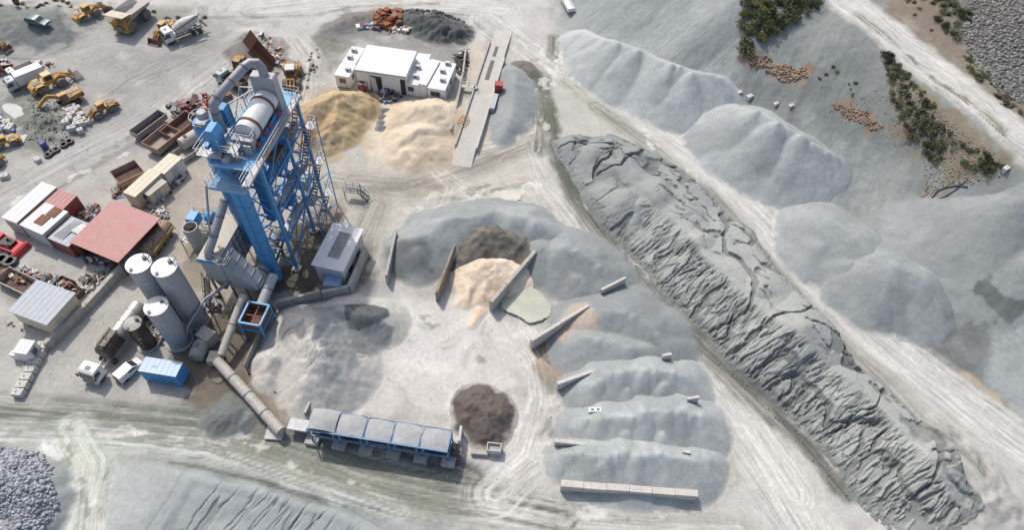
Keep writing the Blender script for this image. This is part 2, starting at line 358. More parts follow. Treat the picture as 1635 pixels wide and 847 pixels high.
# wide regions
pt.area([(-300, -100), (420, -100), (440, 60), (330, 150), (60, 330), (-300, 400)], alb(170, 170, 166), 4, 4, 0.8)
pt.area([(-60, 18), (20, 15), (95, 30), (112, 60), (60, 82), (-60, 84)], alb(130, 136, 134), 1, 2, 0.95)
pt.area([(700, 470), (790, 470), (770, 530), (735, 535)], alb(226, 214, 198), 1.5, 2, 0.7)
pt.area([(-300, -90), (520, -90), (900, -90), (880, 30), (905, 70), (700, 10), (420, 22), (200, 18), (0, 5)], alb(204, 202, 197), 2, 3, 0.9)
pt.area([(330, 20), (900, 30), (890, 85), (760, 70), (640, 10), (560, 15), (480, 70), (470, 160), (420, 50)], alb(200, 198, 193), 2, 3, 0.8)
pt.area([(470, 300), (600, 200), (740, 180), (860, 200), (860, 330), (760, 360), (640, 360), (600, 440), (560, 440), (500, 360)], alb(196, 191, 180), 3, 4, 0.9)
pt.area([(590, 150), (735, 155), (740, 260), (700, 290), (600, 270), (570, 200)], alb(226, 212, 188), 1.5, 2, 0.85)
pt.area([(480, 140), (590, 150), (585, 230), (520, 260), (480, 250)], alb(196, 172, 128), 1, 1.5, 0.8)
pt.area([(600, 470), (800, 480), (850, 560), (880, 700), (860, 847), (740, 800), (700, 690), (500, 660), (540, 600), (620, 560)], alb(213, 209, 202), 3, 3, 0.95)
pt.area([(640, 500), (760, 480), (790, 560), (740, 640), (640, 600)], alb(224, 221, 215), 2, 3, 0.6, seed=8)
pt.area([(760, 780), (1200, 800), (1170, 640), (1300, 760), (1420, 880), (1000, 900), (740, 900)], alb(206, 204, 198), 3, 3, 0.9)
pt.area([(850, 240), (900, 240), (1010, 430), (1160, 600), (1330, 790), (1300, 850), (1150, 800), (1150, 640), (1060, 540), (960, 420)], alb(196, 195, 189), 2, 2, 0.9)
pt.area([(880, 90), (1080, 215), (1200, 300), (1300, 420), (1340, 500), (1200, 380), (1050, 250), (900, 210), (860, 180)], alb(196, 196, 188), 2, 2, 0.9)
pt.area([(870, 110), (920, 130), (1000, 190), (1060, 250), (900, 215), (870, 180)], alb(193, 194, 182), 2, 2, 0.9, seed=4)
# tan yard round the plant, brown dirt, the tower's shadow painted as dark ground
pt.area([(180, 330), (330, 230), (480, 250), (560, 330), (480, 460), (380, 560), (300, 600), (180, 500)], alb(178, 170, 157), 4, 4, 0.85)
pt.area([(130, 480), (240, 440), (350, 540), (330, 640), (140, 660), (20, 660), (80, 560)], alb(181, 178, 171), 3, 3, 0.85)
pt.area([(440, 400), (490, 340), (560, 380), (570, 440), (540, 460), (440, 480), (410, 450)], alb(98, 93, 82), 1.5, 2, 0.95, seed=3)  # dark patch below the tower: its cast shadow painted into the ground colour
pt.area([(300, 500), (380, 480), (430, 470), (400, 580), (480, 680), (460, 700), (380, 690), (300, 650), (280, 570)], alb(118, 108, 96), 1.5, 2.5, 0.95, seed=5)
pt.area([(340, 640), (420, 620), (460, 690), (440, 710), (330, 690), (310, 660)], alb(138, 128, 116), 1.5, 2, 0.8, seed=6)
pt.area([(300, 390), (345, 370), (360, 430), (330, 470), (290, 440)], alb(142, 132, 116), 1, 2, 0.7)
pt.area([(380, 590), (400, 570), (480, 660), (470, 690), (420, 640)], alb(166, 156, 142), 1, 1, 0.9)
pt.area([(505, 300), (545, 320), (545, 355), (505, 355)], alb(150, 142, 128), 1.5, 1.5, 0.8)
# junk yards and weeds on the left
pt.area([(-100, 170), (60, 180), (130, 230), (60, 300), (-100, 330)], alb(196, 194, 186), 1.5, 2, 0.7, holes=0.6)
pt.area([(40, 150), (120, 180), (130, 220), (60, 235), (-60, 160)], alb(128, 132, 120), 1.2, 2, 0.9, holes=0.3)
pt.area([(-60, 480), (30, 490), (95, 520), (60, 590), (-80, 600)], alb(178, 177, 170), 2, 2, 0.9)
pt.area([(-40, 400), (140, 470), (125, 500), (20, 500), (-60, 460)], alb(160, 152, 140), 2, 2, 0.7)
pt.area([(560, 20), (740, 15), (760, 50), (640, 60), (520, 70), (490, 130), (475, 160), (500, 60)], alb(140, 138, 134), 1.5, 2, 0.9)
pt.area([(500, 60), (560, 55), (560, 80), (500, 130)], alb(120, 124, 110), 0.8, 1.5, 0.7, holes=0.5)
pt.area([(540, 55), (720, 60), (740, 90), (700, 100), (560, 75)], alb(148, 146, 142), 1.5, 1.5, 0.8)
pt.area([(395, 70), (450, 65), (455, 110), (400, 120)], alb(110, 112, 96), 1, 1.5, 0.9, holes=0.3)
pt.area([(750, 70), (776, 70), (760, 130), (740, 200), (730, 230), (725, 160)], alb(206, 198, 180), 0.8, 0.8, 0.9)
pt.area([(0, 20), (330, 5), (330, 35), (0, 45)], alb(150, 152, 140), 1, 1.5, 0.6, holes=0.6)
# hillside
pt.area([(890, -60), (905, 40), (1060, 110), (1180, 240), (1300, 330), (1400, 430), (1640, 690), (2000, 800), (2000, -60)], alb(146, 150, 147), 2, 1, 1)
pt.area([(880, -40), (1180, -60), (1190, 150), (1340, 260), (1300, 320), (1180, 240), (1060, 110), (900, 60)], alb(160, 167, 170), 2, 1, 1)
pt.area([(1180, 170), (1190, 100), (1310, 110), (1330, 20), (1500, 180), (1480, 340), (1400, 420), (1300, 320)], alb(134, 142, 141), 1.5, 1.5, 1)
pt.area([(1190, 60), (1330, 15), (1370, 50), (1300, 120), (1200, 130)], alb(150, 156, 154), 1, 1, 1)
pt.area([(1280, 180), (1420, 240), (1480, 330), (1380, 420), (1290, 330)], alb(150, 157, 156), 2, 2, 0.9)
pt.area([(1422, 76), (1494, 156), (1655, 274), (1560, 300), (1480, 420), (1450, 420), (1500, 290), (1440, 200)], alb(140, 130, 110), 1.2, 2, 0.95)
pt.area([(1440, 380), (1460, 360), (1480, 300), (1500, 300), (1470, 380), (1455, 415)], alb(164, 140, 110), 0.6, 0.8, 0.8)
pt.area([(1380, -60), (1520, -60), (1560, 90), (1640, 160), (1760, 260), (1640, 210), (1500, 100), (1415, 25)], alb(140, 128, 112), 0.8, 1.2, 0.95)
pt.area([(1500, -40), (1800, -40), (1800, 250), (1640, 170), (1560, 100), (1520, 50)], alb(120, 120, 116), 1.5, 1.5, 1)
pt.area([(1195, 82), (1240, 95), (1290, 115), (1280, 130), (1230, 118), (1195, 98)], alb(160, 128, 100), 0.8, 1.4, 0.85, holes=0.3)
pt.area([(1325, 165), (1370, 175), (1410, 205), (1390, 215), (1340, 190)], alb(164, 128, 98), 0.6, 1.2, 0.8, holes=0.4)
pt.area([(1230, 310), (1320, 320), (1330, 350), (1250, 355)], alb(178, 166, 142), 1, 1.5, 0.7, holes=0.3)
pt.area([(1140, 230), (1260, 300), (1300, 400), (1240, 330), (1150, 260)], alb(172, 168, 156), 2, 2, 0.8)
pt.area([(1420, 340), (1640, 270), (1900, 300), (1900, 800), (1640, 690), (1560, 620), (1420, 500), (1380, 420)], alb(158, 165, 168), 2, 2, 1)
pt.area([(1400, 500), (1500, 560), (1560, 620), (1600, 640), (1640, 690), (1520, 600), (1400, 505)], alb(134, 136, 130), 1.2, 2, 0.9, holes=0.3)
pt.area([(1520, 510), (1590, 500), (1600, 560), (1560, 620), (1600, 640), (1570, 610), (1500, 560)], alb(112, 118, 116), 0.8, 1.6, 0.85, holes=0.25)
pt.area([(1555, 455), (1615, 490), (1610, 515), (1560, 505), (1545, 480)], alb(104, 112, 112), 0.5, 1.5, 0.85, holes=0.3)
pt.area([(1550, 605), (1590, 630), (1600, 650), (1575, 640)], alb(196, 178, 150), 0.6, 1, 0.8)
# bottom left
pt.area([(-100, 640), (200, 640), (420, 700), (520, 740), (740, 800), (720, 850), (450, 780), (290, 745), (180, 750), (-100, 720)], alb(170, 173, 163), 1.5, 2, 0.95)
pt.area([(80, 690), (180, 690), (185, 1000), (60, 1000), (95, 780)], alb(190, 196, 180), 1, 1, 0.9)
pt.area([(190, 745), (285, 742), (720, 850), (760, 1000), (200, 1000), (170, 850)], alb(172, 178, 182), 1, 1, 1)
pt.area([(190, 750), (290, 740), (300, 765), (240, 847), (170, 847)], alb(186, 189, 187), 1.2, 1.2, 0.9)
pt.road([(270, 739), (330, 748), (430, 772), (520, 800), (600, 818)], [0.4, 1.0, 0.9, 1.1, 0.3], alb(96, 102, 94), 0.85, 0.3, 0.4, warp=0.6)
# roads: lanes and wheel marks
pt.road([(-60, 660), (150, 672), (420, 705), (560, 755), (740, 800), (900, 830)], [5, 5, 6, 6, 6, 5], alb(126, 130, 118), 0.75, 1.0, 0.9, 11)
pt.road([(-60, 690), (150, 700), (330, 718), (470, 765), (640, 815)], [2.5, 2.5, 2.5, 2, 2], alb(208, 212, 206), 0.8, 0.8, 1, 12)
pt.road([(120, 690), (150, 740), (140, 847), (130, 950)], [4, 4, 4, 4], alb(214, 219, 208), 0.8, 0.6, 1, 14)
pt.road([(70, 712), (100, 740), (115, 790), (108, 860), (100, 930)], 0.7, alb(225, 228, 222), 0.75, 0.3, 0.8, 14)
pt.road([(180, 735), (158, 790), (150, 850)], 0.5, alb(150, 156, 140), 0.8, 0.3, 0.8, 19)
pt.road([(380, 705), (500, 745), (620, 775), (760, 800)], 3.4, alb(150, 152, 136), 0.6, 1, 0.8, 15)
pt.road([(890, 80), (960, 135), (1080, 215), (1180, 300), (1290, 430), (1400, 540), (1540, 650), (1700, 760)], [4, 5, 6, 6, 6, 6.5, 7, 7], alb(212, 212, 207), 0.95, 1, 0.5, 16)
pt.road([(950, 170), (1040, 240), (1130, 310), (1230, 420), (1330, 530), (1450, 650), (1560, 760)], [2, 2.5, 2.5, 2, 2, 2.5, 3], alb(150, 152, 140), 0.8, 0.8, 0.6, 17)
pt.road([(862, 110), (884, 215), (890, 255), (925, 335), (995, 423), (1090, 525), (1188, 620), (1280, 706), (1356, 795)], [2.6, 2.2, 2.4, 2.8, 3.2, 3.6, 3.4, 2.6, 1.6], alb(106, 109, 100), 0.95, 0.4, 0.25, 18)
pt.road([(845, 215), (870, 300), (930, 370), (1000, 450), (1090, 560), (1190, 670), (1270, 790)], [3, 3, 3, 3, 3, 5, 7], alb(214, 211, 204), 0.7, 1.2, 0.7, 19)
pt.road([(860, 120), (862, 180), (858, 240)], [3.5, 3, 2.5], alb(120, 124, 108), 0.75, 0.8, 0.9, 31)
pt.road([(815, 60), (850, 110), (900, 130), (950, 170), (1000, 200)], [1, 1.6, 1.2, 1.4, 1], alb(150, 154, 136), 0.8, 0.6, 0.9, 32)
pt.road([(885, 60), (880, 90), (920, 100)], [1.4, 2.2, 1.6], alb(134, 136, 124), 0.8, 0.6, 0.6, 35)
pt.road([(780, 30), (850, 90), (880, 110)], [9, 6, 4], alb(214, 211, 205), 0.7, 1.5, 0.6, 33)
pt.road([(400, 15), (600, -5), (800, 15)], [7, 7, 7], alb(216, 214, 209), 0.6, 2, 0.8, 34)
pt.road([(200, 30), (500, 24), (560, 12), (700, 5)], 0.8, alb(150, 150, 146), 0.7, 0.4, 0.8, 36)
pt.road([(470, 60), (500, 100), (490, 150), (480, 200)], [5, 4.5, 4, 3.5], alb(206, 203, 196), 0.7, 1, 0.7, 20)
pt.road([(-40, 330), (120, 250), (260, 180), (350, 110), (420, 70)], [5, 5, 5, 5, 5], alb(192, 191, 187), 0.8, 1.5, 0.9, 21)
pt.road([(130, 190), (210, 130), (330, 70)], [4, 5, 5], alb(150, 150, 146), 0.4, 1.5, 0.9, 22)
pt.road([(60, 320), (180, 250), (300, 175)], [0.6, 0.7, 0.6], alb(140, 139, 134), 0.5, 0.4, 0.8, 23)
pt.road([(60, 95), (160, 70), (300, 80)], [1.5, 1.5, 1], alb(198, 197, 193), 0.5, 0.8, 0.8, 24)
pt.road([(100, 20), (110, 75), (60, 95), (0, 90)], [1.0, 1.2, 1.0, 1.0], alb(120, 122, 120), 0.5, 0.6, 0.8, 25)
pt.road([(530, 290), (640, 300), (740, 270), (830, 230), (858, 190)], [3, 4, 4, 4, 2.5], alb(150, 146, 134), 0.5, 1.5, 0.9, 26)
pt.road([(600, 300), (700, 292), (780, 258), (852, 222)], [2.5, 2.5, 2.2, 1.8], alb(140, 137, 127), 0.6, 1, 0.6, 51)
pt.road([(560, 285), (680, 305), (760, 335), (800, 345)], [2, 2.4, 2, 1.5], alb(160, 153, 140), 0.6, 1, 0.7, 52)
pt.road([(690, 270), (720, 300), (700, 340), (640, 360)], [1.6, 2, 2, 1.5], alb(214, 207, 194), 0.55, 1, 0.7, 53)
pt.road([(730, 250), (800, 230), (850, 210)], [2, 3, 2], alb(222, 214, 200), 0.7, 1, 0.9, 27)
pt.road([(690, 260), (760, 310), (850, 290), (880, 340)], [2, 2.5, 3, 3], alb(220, 214, 202), 0.55, 1.5, 0.9, 28)
pt.road([(570, 440), (580, 380), (600, 330)], [4, 3.5, 3], alb(150, 147, 140), 0.6, 1, 0.8, 29)
pt.road([(830, 500), (860, 570), (870, 640), (850, 730), (790, 790)], [3, 4, 4, 5, 6], alb(222, 219, 213), 0.7, 1.2, 0.9, 30)
pt.area([(845, 548), (880, 530), (905, 545), (900, 600), (885, 620), (860, 590)], alb(172, 152, 132), 0.6, 1, 0.9)
pt.area([(868, 610), (915, 615), (930, 640), (880, 640)], alb(150, 150, 138), 0.8, 1, 0.8)
pt.area([(868, 665), (900, 662), (900, 690), (868, 695)], alb(140, 142, 136), 0.6, 1, 0.8)
pt.road([(1180, 690), (1230, 760), (1290, 860)], [4, 6, 8], alb(222, 219, 212), 0.7, 2, 0.9, 38)
pt.road([(1160, 690), (1165, 760), (1110, 800)], [1.5, 1.6, 1], alb(176, 176, 160), 0.7, 0.6, 0.6, 39)
pt.road([(900, 835), (1050, 845), (1180, 845)], [3, 3, 3], alb(170, 172, 160), 0.6, 1.2, 0.8, 40)
pt.road([(520, 680), (600, 700), (700, 735), (760, 760)], [3.2, 3, 3, 2.2], alb(92, 93, 92), 0.85, 0.8, 0.35, 41)  # dark wet ground below the hoppers, part of their shadow painted in
pt.road([(1322, -40), (1350, 0), (1490, 108), (1635, 222), (1800, 345)], [6.6, 6.4, 6.2, 6, 6], alb(210, 209, 203), 1, 0.5, 0.12, 42)
pt.road([(1392, -5), (1520, 92), (1650, 192)], [0.7, 0.7, 0.7], alb(160, 158, 146), 0.6, 0.4, 0.9, 43)
pt.road([(1365, 20), (1450, 90), (1500, 135), (1600, 215)], [0.4, 0.8, 0.7, 0.4], alb(134, 128, 112), 0.7, 0.3, 1.0, 44)
pt.road([(1540, 155), (1580, 185), (1600, 205)], [1.0, 0.7, 0.4], alb(136, 130, 112), 0.8, 0.3, 0.4, 45)
for k in range(26):    # scattered wheel arcs over the loading yard
    a0 = rng.uniform(0, 6.28); cx_, cy_ = rng.uniform(600, 860), rng.uniform(520, 700); rr = rng.uniform(30, 120)
    pt.road([(cx_ + rr * math.cos(a0 + q), cy_ + rr * 0.7 * math.sin(a0 + q)) for q in np.linspace(0, rng.uniform(.5, 1.3), 6)], rng.uniform(.3, 1.2), alb(*((226, 223, 217) if k % 2 else (188, 184, 176))), 0.55, 0.3, 0.6, 60 + k)
for k in range(40):    # spills and damp blotches
    cx_, cy_ = rng.uniform(0, 900), rng.uniform(10, 330)
    pt.area([(cx_ + rng.uniform(6, 26) * math.cos(q), cy_ + rng.uniform(4, 14) * math.sin(q)) for q in np.linspace(0, 5.6, 7)], alb(*((150, 148, 140) if k % 3 else (212, 209, 203))), 0.8, 1.2, 0.35, seed=100 + k)
for k in range(150):   # crusts, dried puddles and damp spots with crisp edges along the wheel lanes
    line = [[(850, 60), (880, 110), (862, 180), (870, 250)], [(880, 90), (960, 150), (1040, 230), (1120, 300)], [(90, 700), (140, 760), (150, 850)], [(20, 690), (200, 690), (420, 720), (600, 780)], [(270, 720), (350, 690), (420, 700)], [(640, 330), (760, 310), (850, 300)], [(560, 500), (700, 520), (840, 600)], [(20, 330), (180, 240), (330, 140)], [(1140, 240), (1260, 330), (1330, 440)], [(900, 830), (1100, 815), (1180, 700)]][k % 10]
    u = rng.uniform(0, len(line) - 1.01); i_ = int(u); cx_ = line[i_][0] + (line[i_ + 1][0] - line[i_][0]) * (u - i_) + rng.normal(0, 9); cy_ = line[i_][1] + (line[i_ + 1][1] - line[i_][1]) * (u - i_) + rng.normal(0, 6)
    an_ = math.atan2(line[i_ + 1][1] - line[i_][1], line[i_ + 1][0] - line[i_][0]); L1, L2 = rng.uniform(4, 22), rng.uniform(1.2, 4)
    pt.area([(cx_ + L1 * math.cos(q) * math.cos(an_) - L2 * math.sin(q) * math.sin(an_), cy_ + L1 * math.cos(q) * math.sin(an_) + L2 * math.sin(q) * math.cos(an_)) for q in np.linspace(0, 5.6, 8)], alb(*((226, 226, 219), (150, 152, 142), (214, 212, 200))[k % 3]), 0.18, 0.7, 0.7, 0.9, seed=300 + k)
# fine relief
flatd = polysd(XF, YF, FLAT)
_rd = segdist(XF, YF, [G2(1322, -30), G2(1465, 95), G2(1620, 215), G2(1790, 335)])[0]
hill = ss(1, 8, flatd) * ss(2.5, 4.5, _rd)
ZG = ZB + (fbm(XF * 0.35, YF * 0.35, 2, 5) - 0.5) * (0.10 + 0.25 * hill) + (fbm(XF * 1.3, YF * 1.3, 3, 3) - 0.5) * (0.05 + 0.1 * hill)
# shallow mounds that belong to the ground itself
def mound(px, h, r, amp=0.0, seed=0):
    global ZG
    pts = [G2(*q) for q in px]; d, arc, sd, idx = segdist(XF, YF, pts)
    ZG = ZG + h * ss(r, 0, d + amp * (fbm(XF * 0.4, YF * 0.4, seed, 4) - 0.5))
mound([(-60, 40), (20, 38), (80, 42)], 2.2, 9, 3, 1)
mound([(60, 190), (110, 200)], 1.2, 4.5, 4, 2)
mound([(385, 72), (400, 62)], 1.4, 4, 1, 3)
mound([(425, 70), (440, 100)], 0.8, 3.5, 3, 4)
mound([(480, 200), (500, 110), (520, 60)], 0.4, 3, 2, 5)
mound([(1490, 705), (1540, 760), (1580, 800)], 1.6, 4, 3, 6)
# rills washed into the slope below the lower road
def rills(x, y, ang, fr_, st, seed, wid=0.055):
    c, s_ = math.cos(ang), math.sin(ang); u = x * c + y * s_; v = -x * s_ + y * c     # u runs down the slope
    wv = 2.2 * (fbm(x * 0.25, y * 0.25, seed + 3, 3) - 0.5)
    n = fbm(v * fr_ + wv, u * fr_ * st, seed, 3); return ss(wid, 0.0, np.abs(n - 0.5))
_p, _q = P(400, 760), P(300, 840); ang = math.atan2(_q.y - _p.y, _q.x - _p.x)
def crack(x, y, ang, fr_, st, seed, wid, warp=2.0, ws=0.22):
    c, s_ = math.cos(ang), math.sin(ang); p_ = x * c + y * s_; q_ = -x * s_ + y * c + warp * (fbm(x * ws, y * ws, seed + 3, 4) - 0.5)
    return ss(wid, wid * 0.35, np.abs(fbm(q_ * fr_, p_ * fr_ * st, seed, 2) - 0.5))
BANKPX = [(300, 749), (420, 774), (545, 812), (610, 850), (500, 920), (150, 920), (236, 850)]
BANK = [G2(*q) for q in BANKPX]; bank_d = polysd(XF, YF, BANK)
hm = ss(4, 9, flatd) * (XF > 20) * (YF > 60)
for reg, (q0, q1) in (([(880, -60), (1190, -60), (1185, 160), (1060, 120), (900, 60)], ((1120, 0), (1010, 85))), ([(1190, 90), (1330, 10), (1490, 170), (1490, 340), (1400, 420), (1180, 260)], ((1390, 90), (1320, 230)))):
    a_, b_ = G(*q0), G(*q1); an = math.atan2(b_.y - a_.y, b_.x - a_.x); c_, s_ = math.cos(an), math.sin(an); q_ = -XF * s_ + YF * c_; p_ = XF * c_ + YF * s_
    k_ = ss(1.5, -1.5, polysd(XF, YF, [G2(*q) for q in reg])) * hill; ZG = ZG - 0.35 * k_ * (fbm(q_ * 0.5, p_ * 0.04, 47, 4) - 0.5) + 2.6 * k_ * (fbm(q_ * 0.11 + 3, p_ * 0.015, 48, 2) - 0.5)
    mm = k_ > pt.lane[:, 2]; pt.lane[mm] = np.stack([q_ * 0.7 + 1.5 * fbm(XF * 0.2, YF * 0.2, 49, 3), p_ * 0.05, k_ * 0.4], 1)[mm]
E_GROUND = earth('ground_soil', contrast=0.19, bump=0.3, lanes=0.23)
pt.lane[:, 2] = np.clip(pt.lane[:, 2], 0, 1)
ZT = ZG.copy(); ZG = ZG - 0.6 * ss(0.3, -0.6, bank_d)      # room for the finer sheet of the rilled bank
V = np.stack([XF, YF, ZG], 1)
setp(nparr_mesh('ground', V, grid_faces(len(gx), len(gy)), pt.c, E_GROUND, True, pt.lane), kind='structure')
def gz(x, y):
    """height of the finished ground sheet"""
    i = np.clip(np.searchsorted(gx, x) - 1, 0, len(gx) - 2); j = np.clip(np.searchsorted(gy, y) - 1, 0, len(gy) - 2)
    Z = ZG.reshape(len(gy), len(gx)); fx = (x - gx[i]) / (gx[i + 1] - gx[i]); fy = (y - gy[j]) / (gy[j + 1] - gy[j])
    return (Z[j, i] * (1 - fx) + Z[j, i + 1] * fx) * (1 - fy) + (Z[j + 1, i] * (1 - fx) + Z[j + 1, i + 1] * fx) * fy
def gp(px, py, dz=0.0):
    p = G(px, py); return Vector((p.x, p.y, float(gz(p.x, p.y)) + dz))
def bank():
    a = np.array(BANK); res = 0.1; ax = np.arange(a[:, 0].min() - 1, a[:, 0].max() + 1, res); ay = np.arange(max(a[:, 1].min() - 1, 14), a[:, 1].max() + 1, res); x, y = np.meshgrid(ax, ay); x = x.ravel(); y = y.ravel()
    d = polysd(x, y, BANK); Z = ZG; 
    gi = (np.clip(np.searchsorted(gy, y), 0, len(gy) - 1) * len(gx) + np.clip(np.searchsorted(gx, x), 0, len(gx) - 1)); globals()['ZG'] = ZT; z = gz(x, y); globals()['ZG'] = Z
    k_ = ss(0.1, -2.2, d); q = lambda fr_, st, sd_, wd, wp: crack(x, y, ang + 0.1, fr_, st, sd_, wd, wp)
    cut = 0.62 * k_ * (0.5 * q(0.55, 0.06, 40, 0.03, 1.8) * ss(0.44, 0.54, fbm(x * 0.16, y * 0.16, 77, 3)) + 0.3 * q(1.1, 0.08, 43, 0.05, 1.4) * ss(0.48, 0.58, fbm(x * 0.2, y * 0.2, 78, 3)) + 0.2 * q(1.7, 0.08, 46, 0.07, 1.0) * ss(0.5, 0.6, fbm(x * 0.2, y * 0.2, 79, 3)))
    z = z + 0.012 - cut + k_ * 0.1 * (fbm(x * 0.8, y * 0.8, 80, 3) - 0.5) + 0.35 * ss(1.2, 0.0, np.abs(d + 0.6)) * ss(-0.2, 0.4, y - (a[:, 1].max() - 9)) * k_
    c = np.empty((len(x), 3)); c[:] = alb(172, 177, 180); n_ = ss(0.3, 0.7, fbm(x * 0.2, y * 0.2, 81, 4))[:, None]; c = c * (1 - n_ * 0.4) + alb(184, 188, 188) * n_ * 0.4
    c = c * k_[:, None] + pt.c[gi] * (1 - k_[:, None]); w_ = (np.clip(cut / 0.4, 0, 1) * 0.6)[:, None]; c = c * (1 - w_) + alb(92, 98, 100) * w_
    Fq = grid_faces(len(ax), len(ay), d < 0.15); u, inv = np.unique(Fq, return_inverse=True)
    setp(nparr_mesh('bank', np.stack([x, y, z], 1)[u], inv.reshape(-1, 4), c[u], earth('bank_fines', contrast=0.09, bump=0.2, scale=1.6)), kind='structure')
bank()
# ---------------------------------------------------------------- heaps
E_HEAP = earth('heap_gravel', contrast=0.08, bump=0.28, scale=1.8, pebbles=0.08)
E_SAND = earth('heap_sand', contrast=0.08, bump=0.3, scale=1.3)
E_SPOIL = earth('spoil_fines', contrast=0.09, bump=0.2, scale=1.8)
HEAPS = []
def heap(name, label, cat, ridges, col, slope=0.66, k=0.05, res=0.2, m=None, round_=0.25, col2=None, amp=0.2, group=None, bands=0.0, paint=None, relief=None, rough=0.0, clip=None, foot=0.85, tips=0.0):
    """stockpile of loose material: tipped cones and ridges standing at their slope of repose.
    ridges: lists of (px, py, height of the crest) in photo pixels of the crest"""
    R = []; HR = random.Random(len(bpy.data.objects)); ext = []
    for rd in ridges:
        if tips and not isinstance(rd[0], (int, float)) and len(rd) > 1:
            for (a, b) in zip(rd[:-1], rd[1:]):
                nn = max(1, round(math.hypot(b[0] - a[0], b[1] - a[1]) / 26 * tips))
                for kk in range(nn):
                    u = (kk + HR.uniform(0.2, 0.8)) / nn; hh = a[2] + (b[2] - a[2]) * u
                    ext.append((HR.uniform(0.62, 0.8), [(a[0] + (b[0] - a[0]) * u + HR.uniform(-3, 3), a[1] + (b[1] - a[1]) * u + HR.uniform(-3, 4), hh * HR.uniform(0.98, 1.16))]))
                    if HR.random() < 0.6: ext.append((HR.uniform(0.6, 0.75), [(a[0] + (b[0] - a[0]) * u + HR.uniform(-10, 10), a[1] + (b[1] - a[1]) * u + HR.uniform(10, 22), hh * HR.uniform(0.5, 0.72))]))
    for rd in list(ridges) + ext:
        sl = slope
        if isinstance(rd[0], (int, float)): sl, rd = rd[0], rd[1]
        pts = []
        for q in rd:
            g0 = G(q[0], q[1], q[2]); pts.append((g0.x, g0.y, g0.z))
        R.append((sl, pts))
    allp = np.array([p for _, r in R for p in r]); hm_ = max(q[2] for rd in ridges for q in (rd[1] if isinstance(rd[0], (int, float)) else rd)); mg = hm_ / slope * (2 if allp[:, 2].max() > hm_ + 0.3 else 1) + 2.5
    x0, x1, y0, y1 = allp[:, 0].min() - mg, allp[:, 0].max() + mg, allp[:, 1].min() - mg, allp[:, 1].max() + mg
    ax = np.arange(x0, x1, res); ay = np.arange(y0, y1, res); x, y = np.meshgrid(ax, ay); x = x.ravel(); y = y.ravel()
    wx = x + 0.7 * (fbm(x * 0.35, y * 0.35, 51, 3) - 0.5); wy = y + 0.7 * (fbm(x * 0.35, y * 0.35, 52, 3) - 0.5)
    acc = np.zeros(x.shape); zr = []
    for sl, r in R:
        if len(r) == 1: r = r + [(r[0][0] + 0.05, r[0][1], r[0][2])]
        zi = np.full(x.shape, -1e9)
        for i in range(len(r) - 1):
            a, b = r[i], r[i + 1]; dx, dy = b[0] - a[0], b[1] - a[1]; t = np.clip(((wx - a[0]) * dx + (wy - a[1]) * dy) / (dx * dx + dy * dy + 1e-9), 0, 1)
            d = np.hypot(wx - a[0] - t * dx, wy - a[1] - t * dy); d = np.sqrt(d * d + round_ ** 2) - round_
            zi = np.maximum(zi, a[2] + (b[2] - a[2]) * t - sl * d)
        zr.append(zi)
    zr = np.array(zr); mx_ = zr.max(0); load = zr.argmax(0); z = mx_ + k * np.log(np.exp((zr - mx_) / k).sum(0)) - k * 0.3
    hb = gz(x, y); rel = z - hb
    z = z + (fbm(x * 0.5, y * 0.5, 61, 4) - 0.5) * amp * ss(-0.2, 1.0, rel) + (fbm(x * 1.7, y * 1.7, 62, 3) - 0.5) * amp * 0.5
    if rough: z = z + (fbm(x * 0.9, y * 0.9, 63, 5) - 0.5) * rough * ss(0, 0.8, rel)
    rl_ = z - hb; z = hb + 0.5 * (rl_ + np.sqrt(rl_ ** 2 + 0.03)) - 0.07       # loose grains run out at the foot
    if relief is not None: z = relief(x, y, z, hb)
    ok = rl_ > -0.5
    if clip is not None: ok &= clip(x, y)
    z = np.where(rl_ < -0.32, np.minimum(z, hb - 0.08), z)
    c = np.empty((len(x), 3)); c[:] = col; 
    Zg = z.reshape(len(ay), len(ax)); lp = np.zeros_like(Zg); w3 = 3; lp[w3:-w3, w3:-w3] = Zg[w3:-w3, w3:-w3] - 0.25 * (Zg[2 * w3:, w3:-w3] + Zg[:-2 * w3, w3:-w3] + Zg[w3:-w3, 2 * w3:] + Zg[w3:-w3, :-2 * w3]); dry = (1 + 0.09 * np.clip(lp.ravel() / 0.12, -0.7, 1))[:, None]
    if col2 is not None:
        a = ss(0.38, 0.62, fbm(x * 0.22, y * 0.22, 71, 4))[:, None]; c = c * (1 - a) + np.asarray(col2) * a
    tone = np.array([HR.uniform(0.93, 1.06) for _ in range(len(R))]); c *= tone[load][:, None] if tips else 1
    if bands:
        b_ = fbm(z * 1.6 + 2 * fbm(x * 0.2, y * 0.2, 72, 2), x * 0.05, 73, 3); c *= (1 + bands * 2 * (b_ - 0.5))[:, None]
    if paint is not None:
        pp = Paint(x, y, (0, 0, 0)); pp.c = c; paint(pp, z - hb); c = pp.c
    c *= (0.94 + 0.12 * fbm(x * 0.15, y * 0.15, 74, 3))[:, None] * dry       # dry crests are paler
    gi = np.clip(np.searchsorted(gy, y), 0, len(gy) - 1) * len(gx) + np.clip(np.searchsorted(gx, x), 0, len(gx) - 1)
    ft = (ss(0.34, 0.0, z - hb + 0.5 * (fbm(x * 1.1, y * 1.1, 75, 4) - 0.5)) * foot)[:, None]; c = c * (1 - ft) + pt.c[gi] * ft     # spilled foot mixes with the yard dust
    Fq = grid_faces(len(ax), len(ay), ok); u, inv = np.unique(Fq, return_inverse=True)
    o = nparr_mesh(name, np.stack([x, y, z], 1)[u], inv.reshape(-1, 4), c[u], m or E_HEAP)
    return setp(o, label, cat, group)
SANDS, GRAV = 'sand and gravel stockpiles', 'gravel stockpiles in the loading bays'
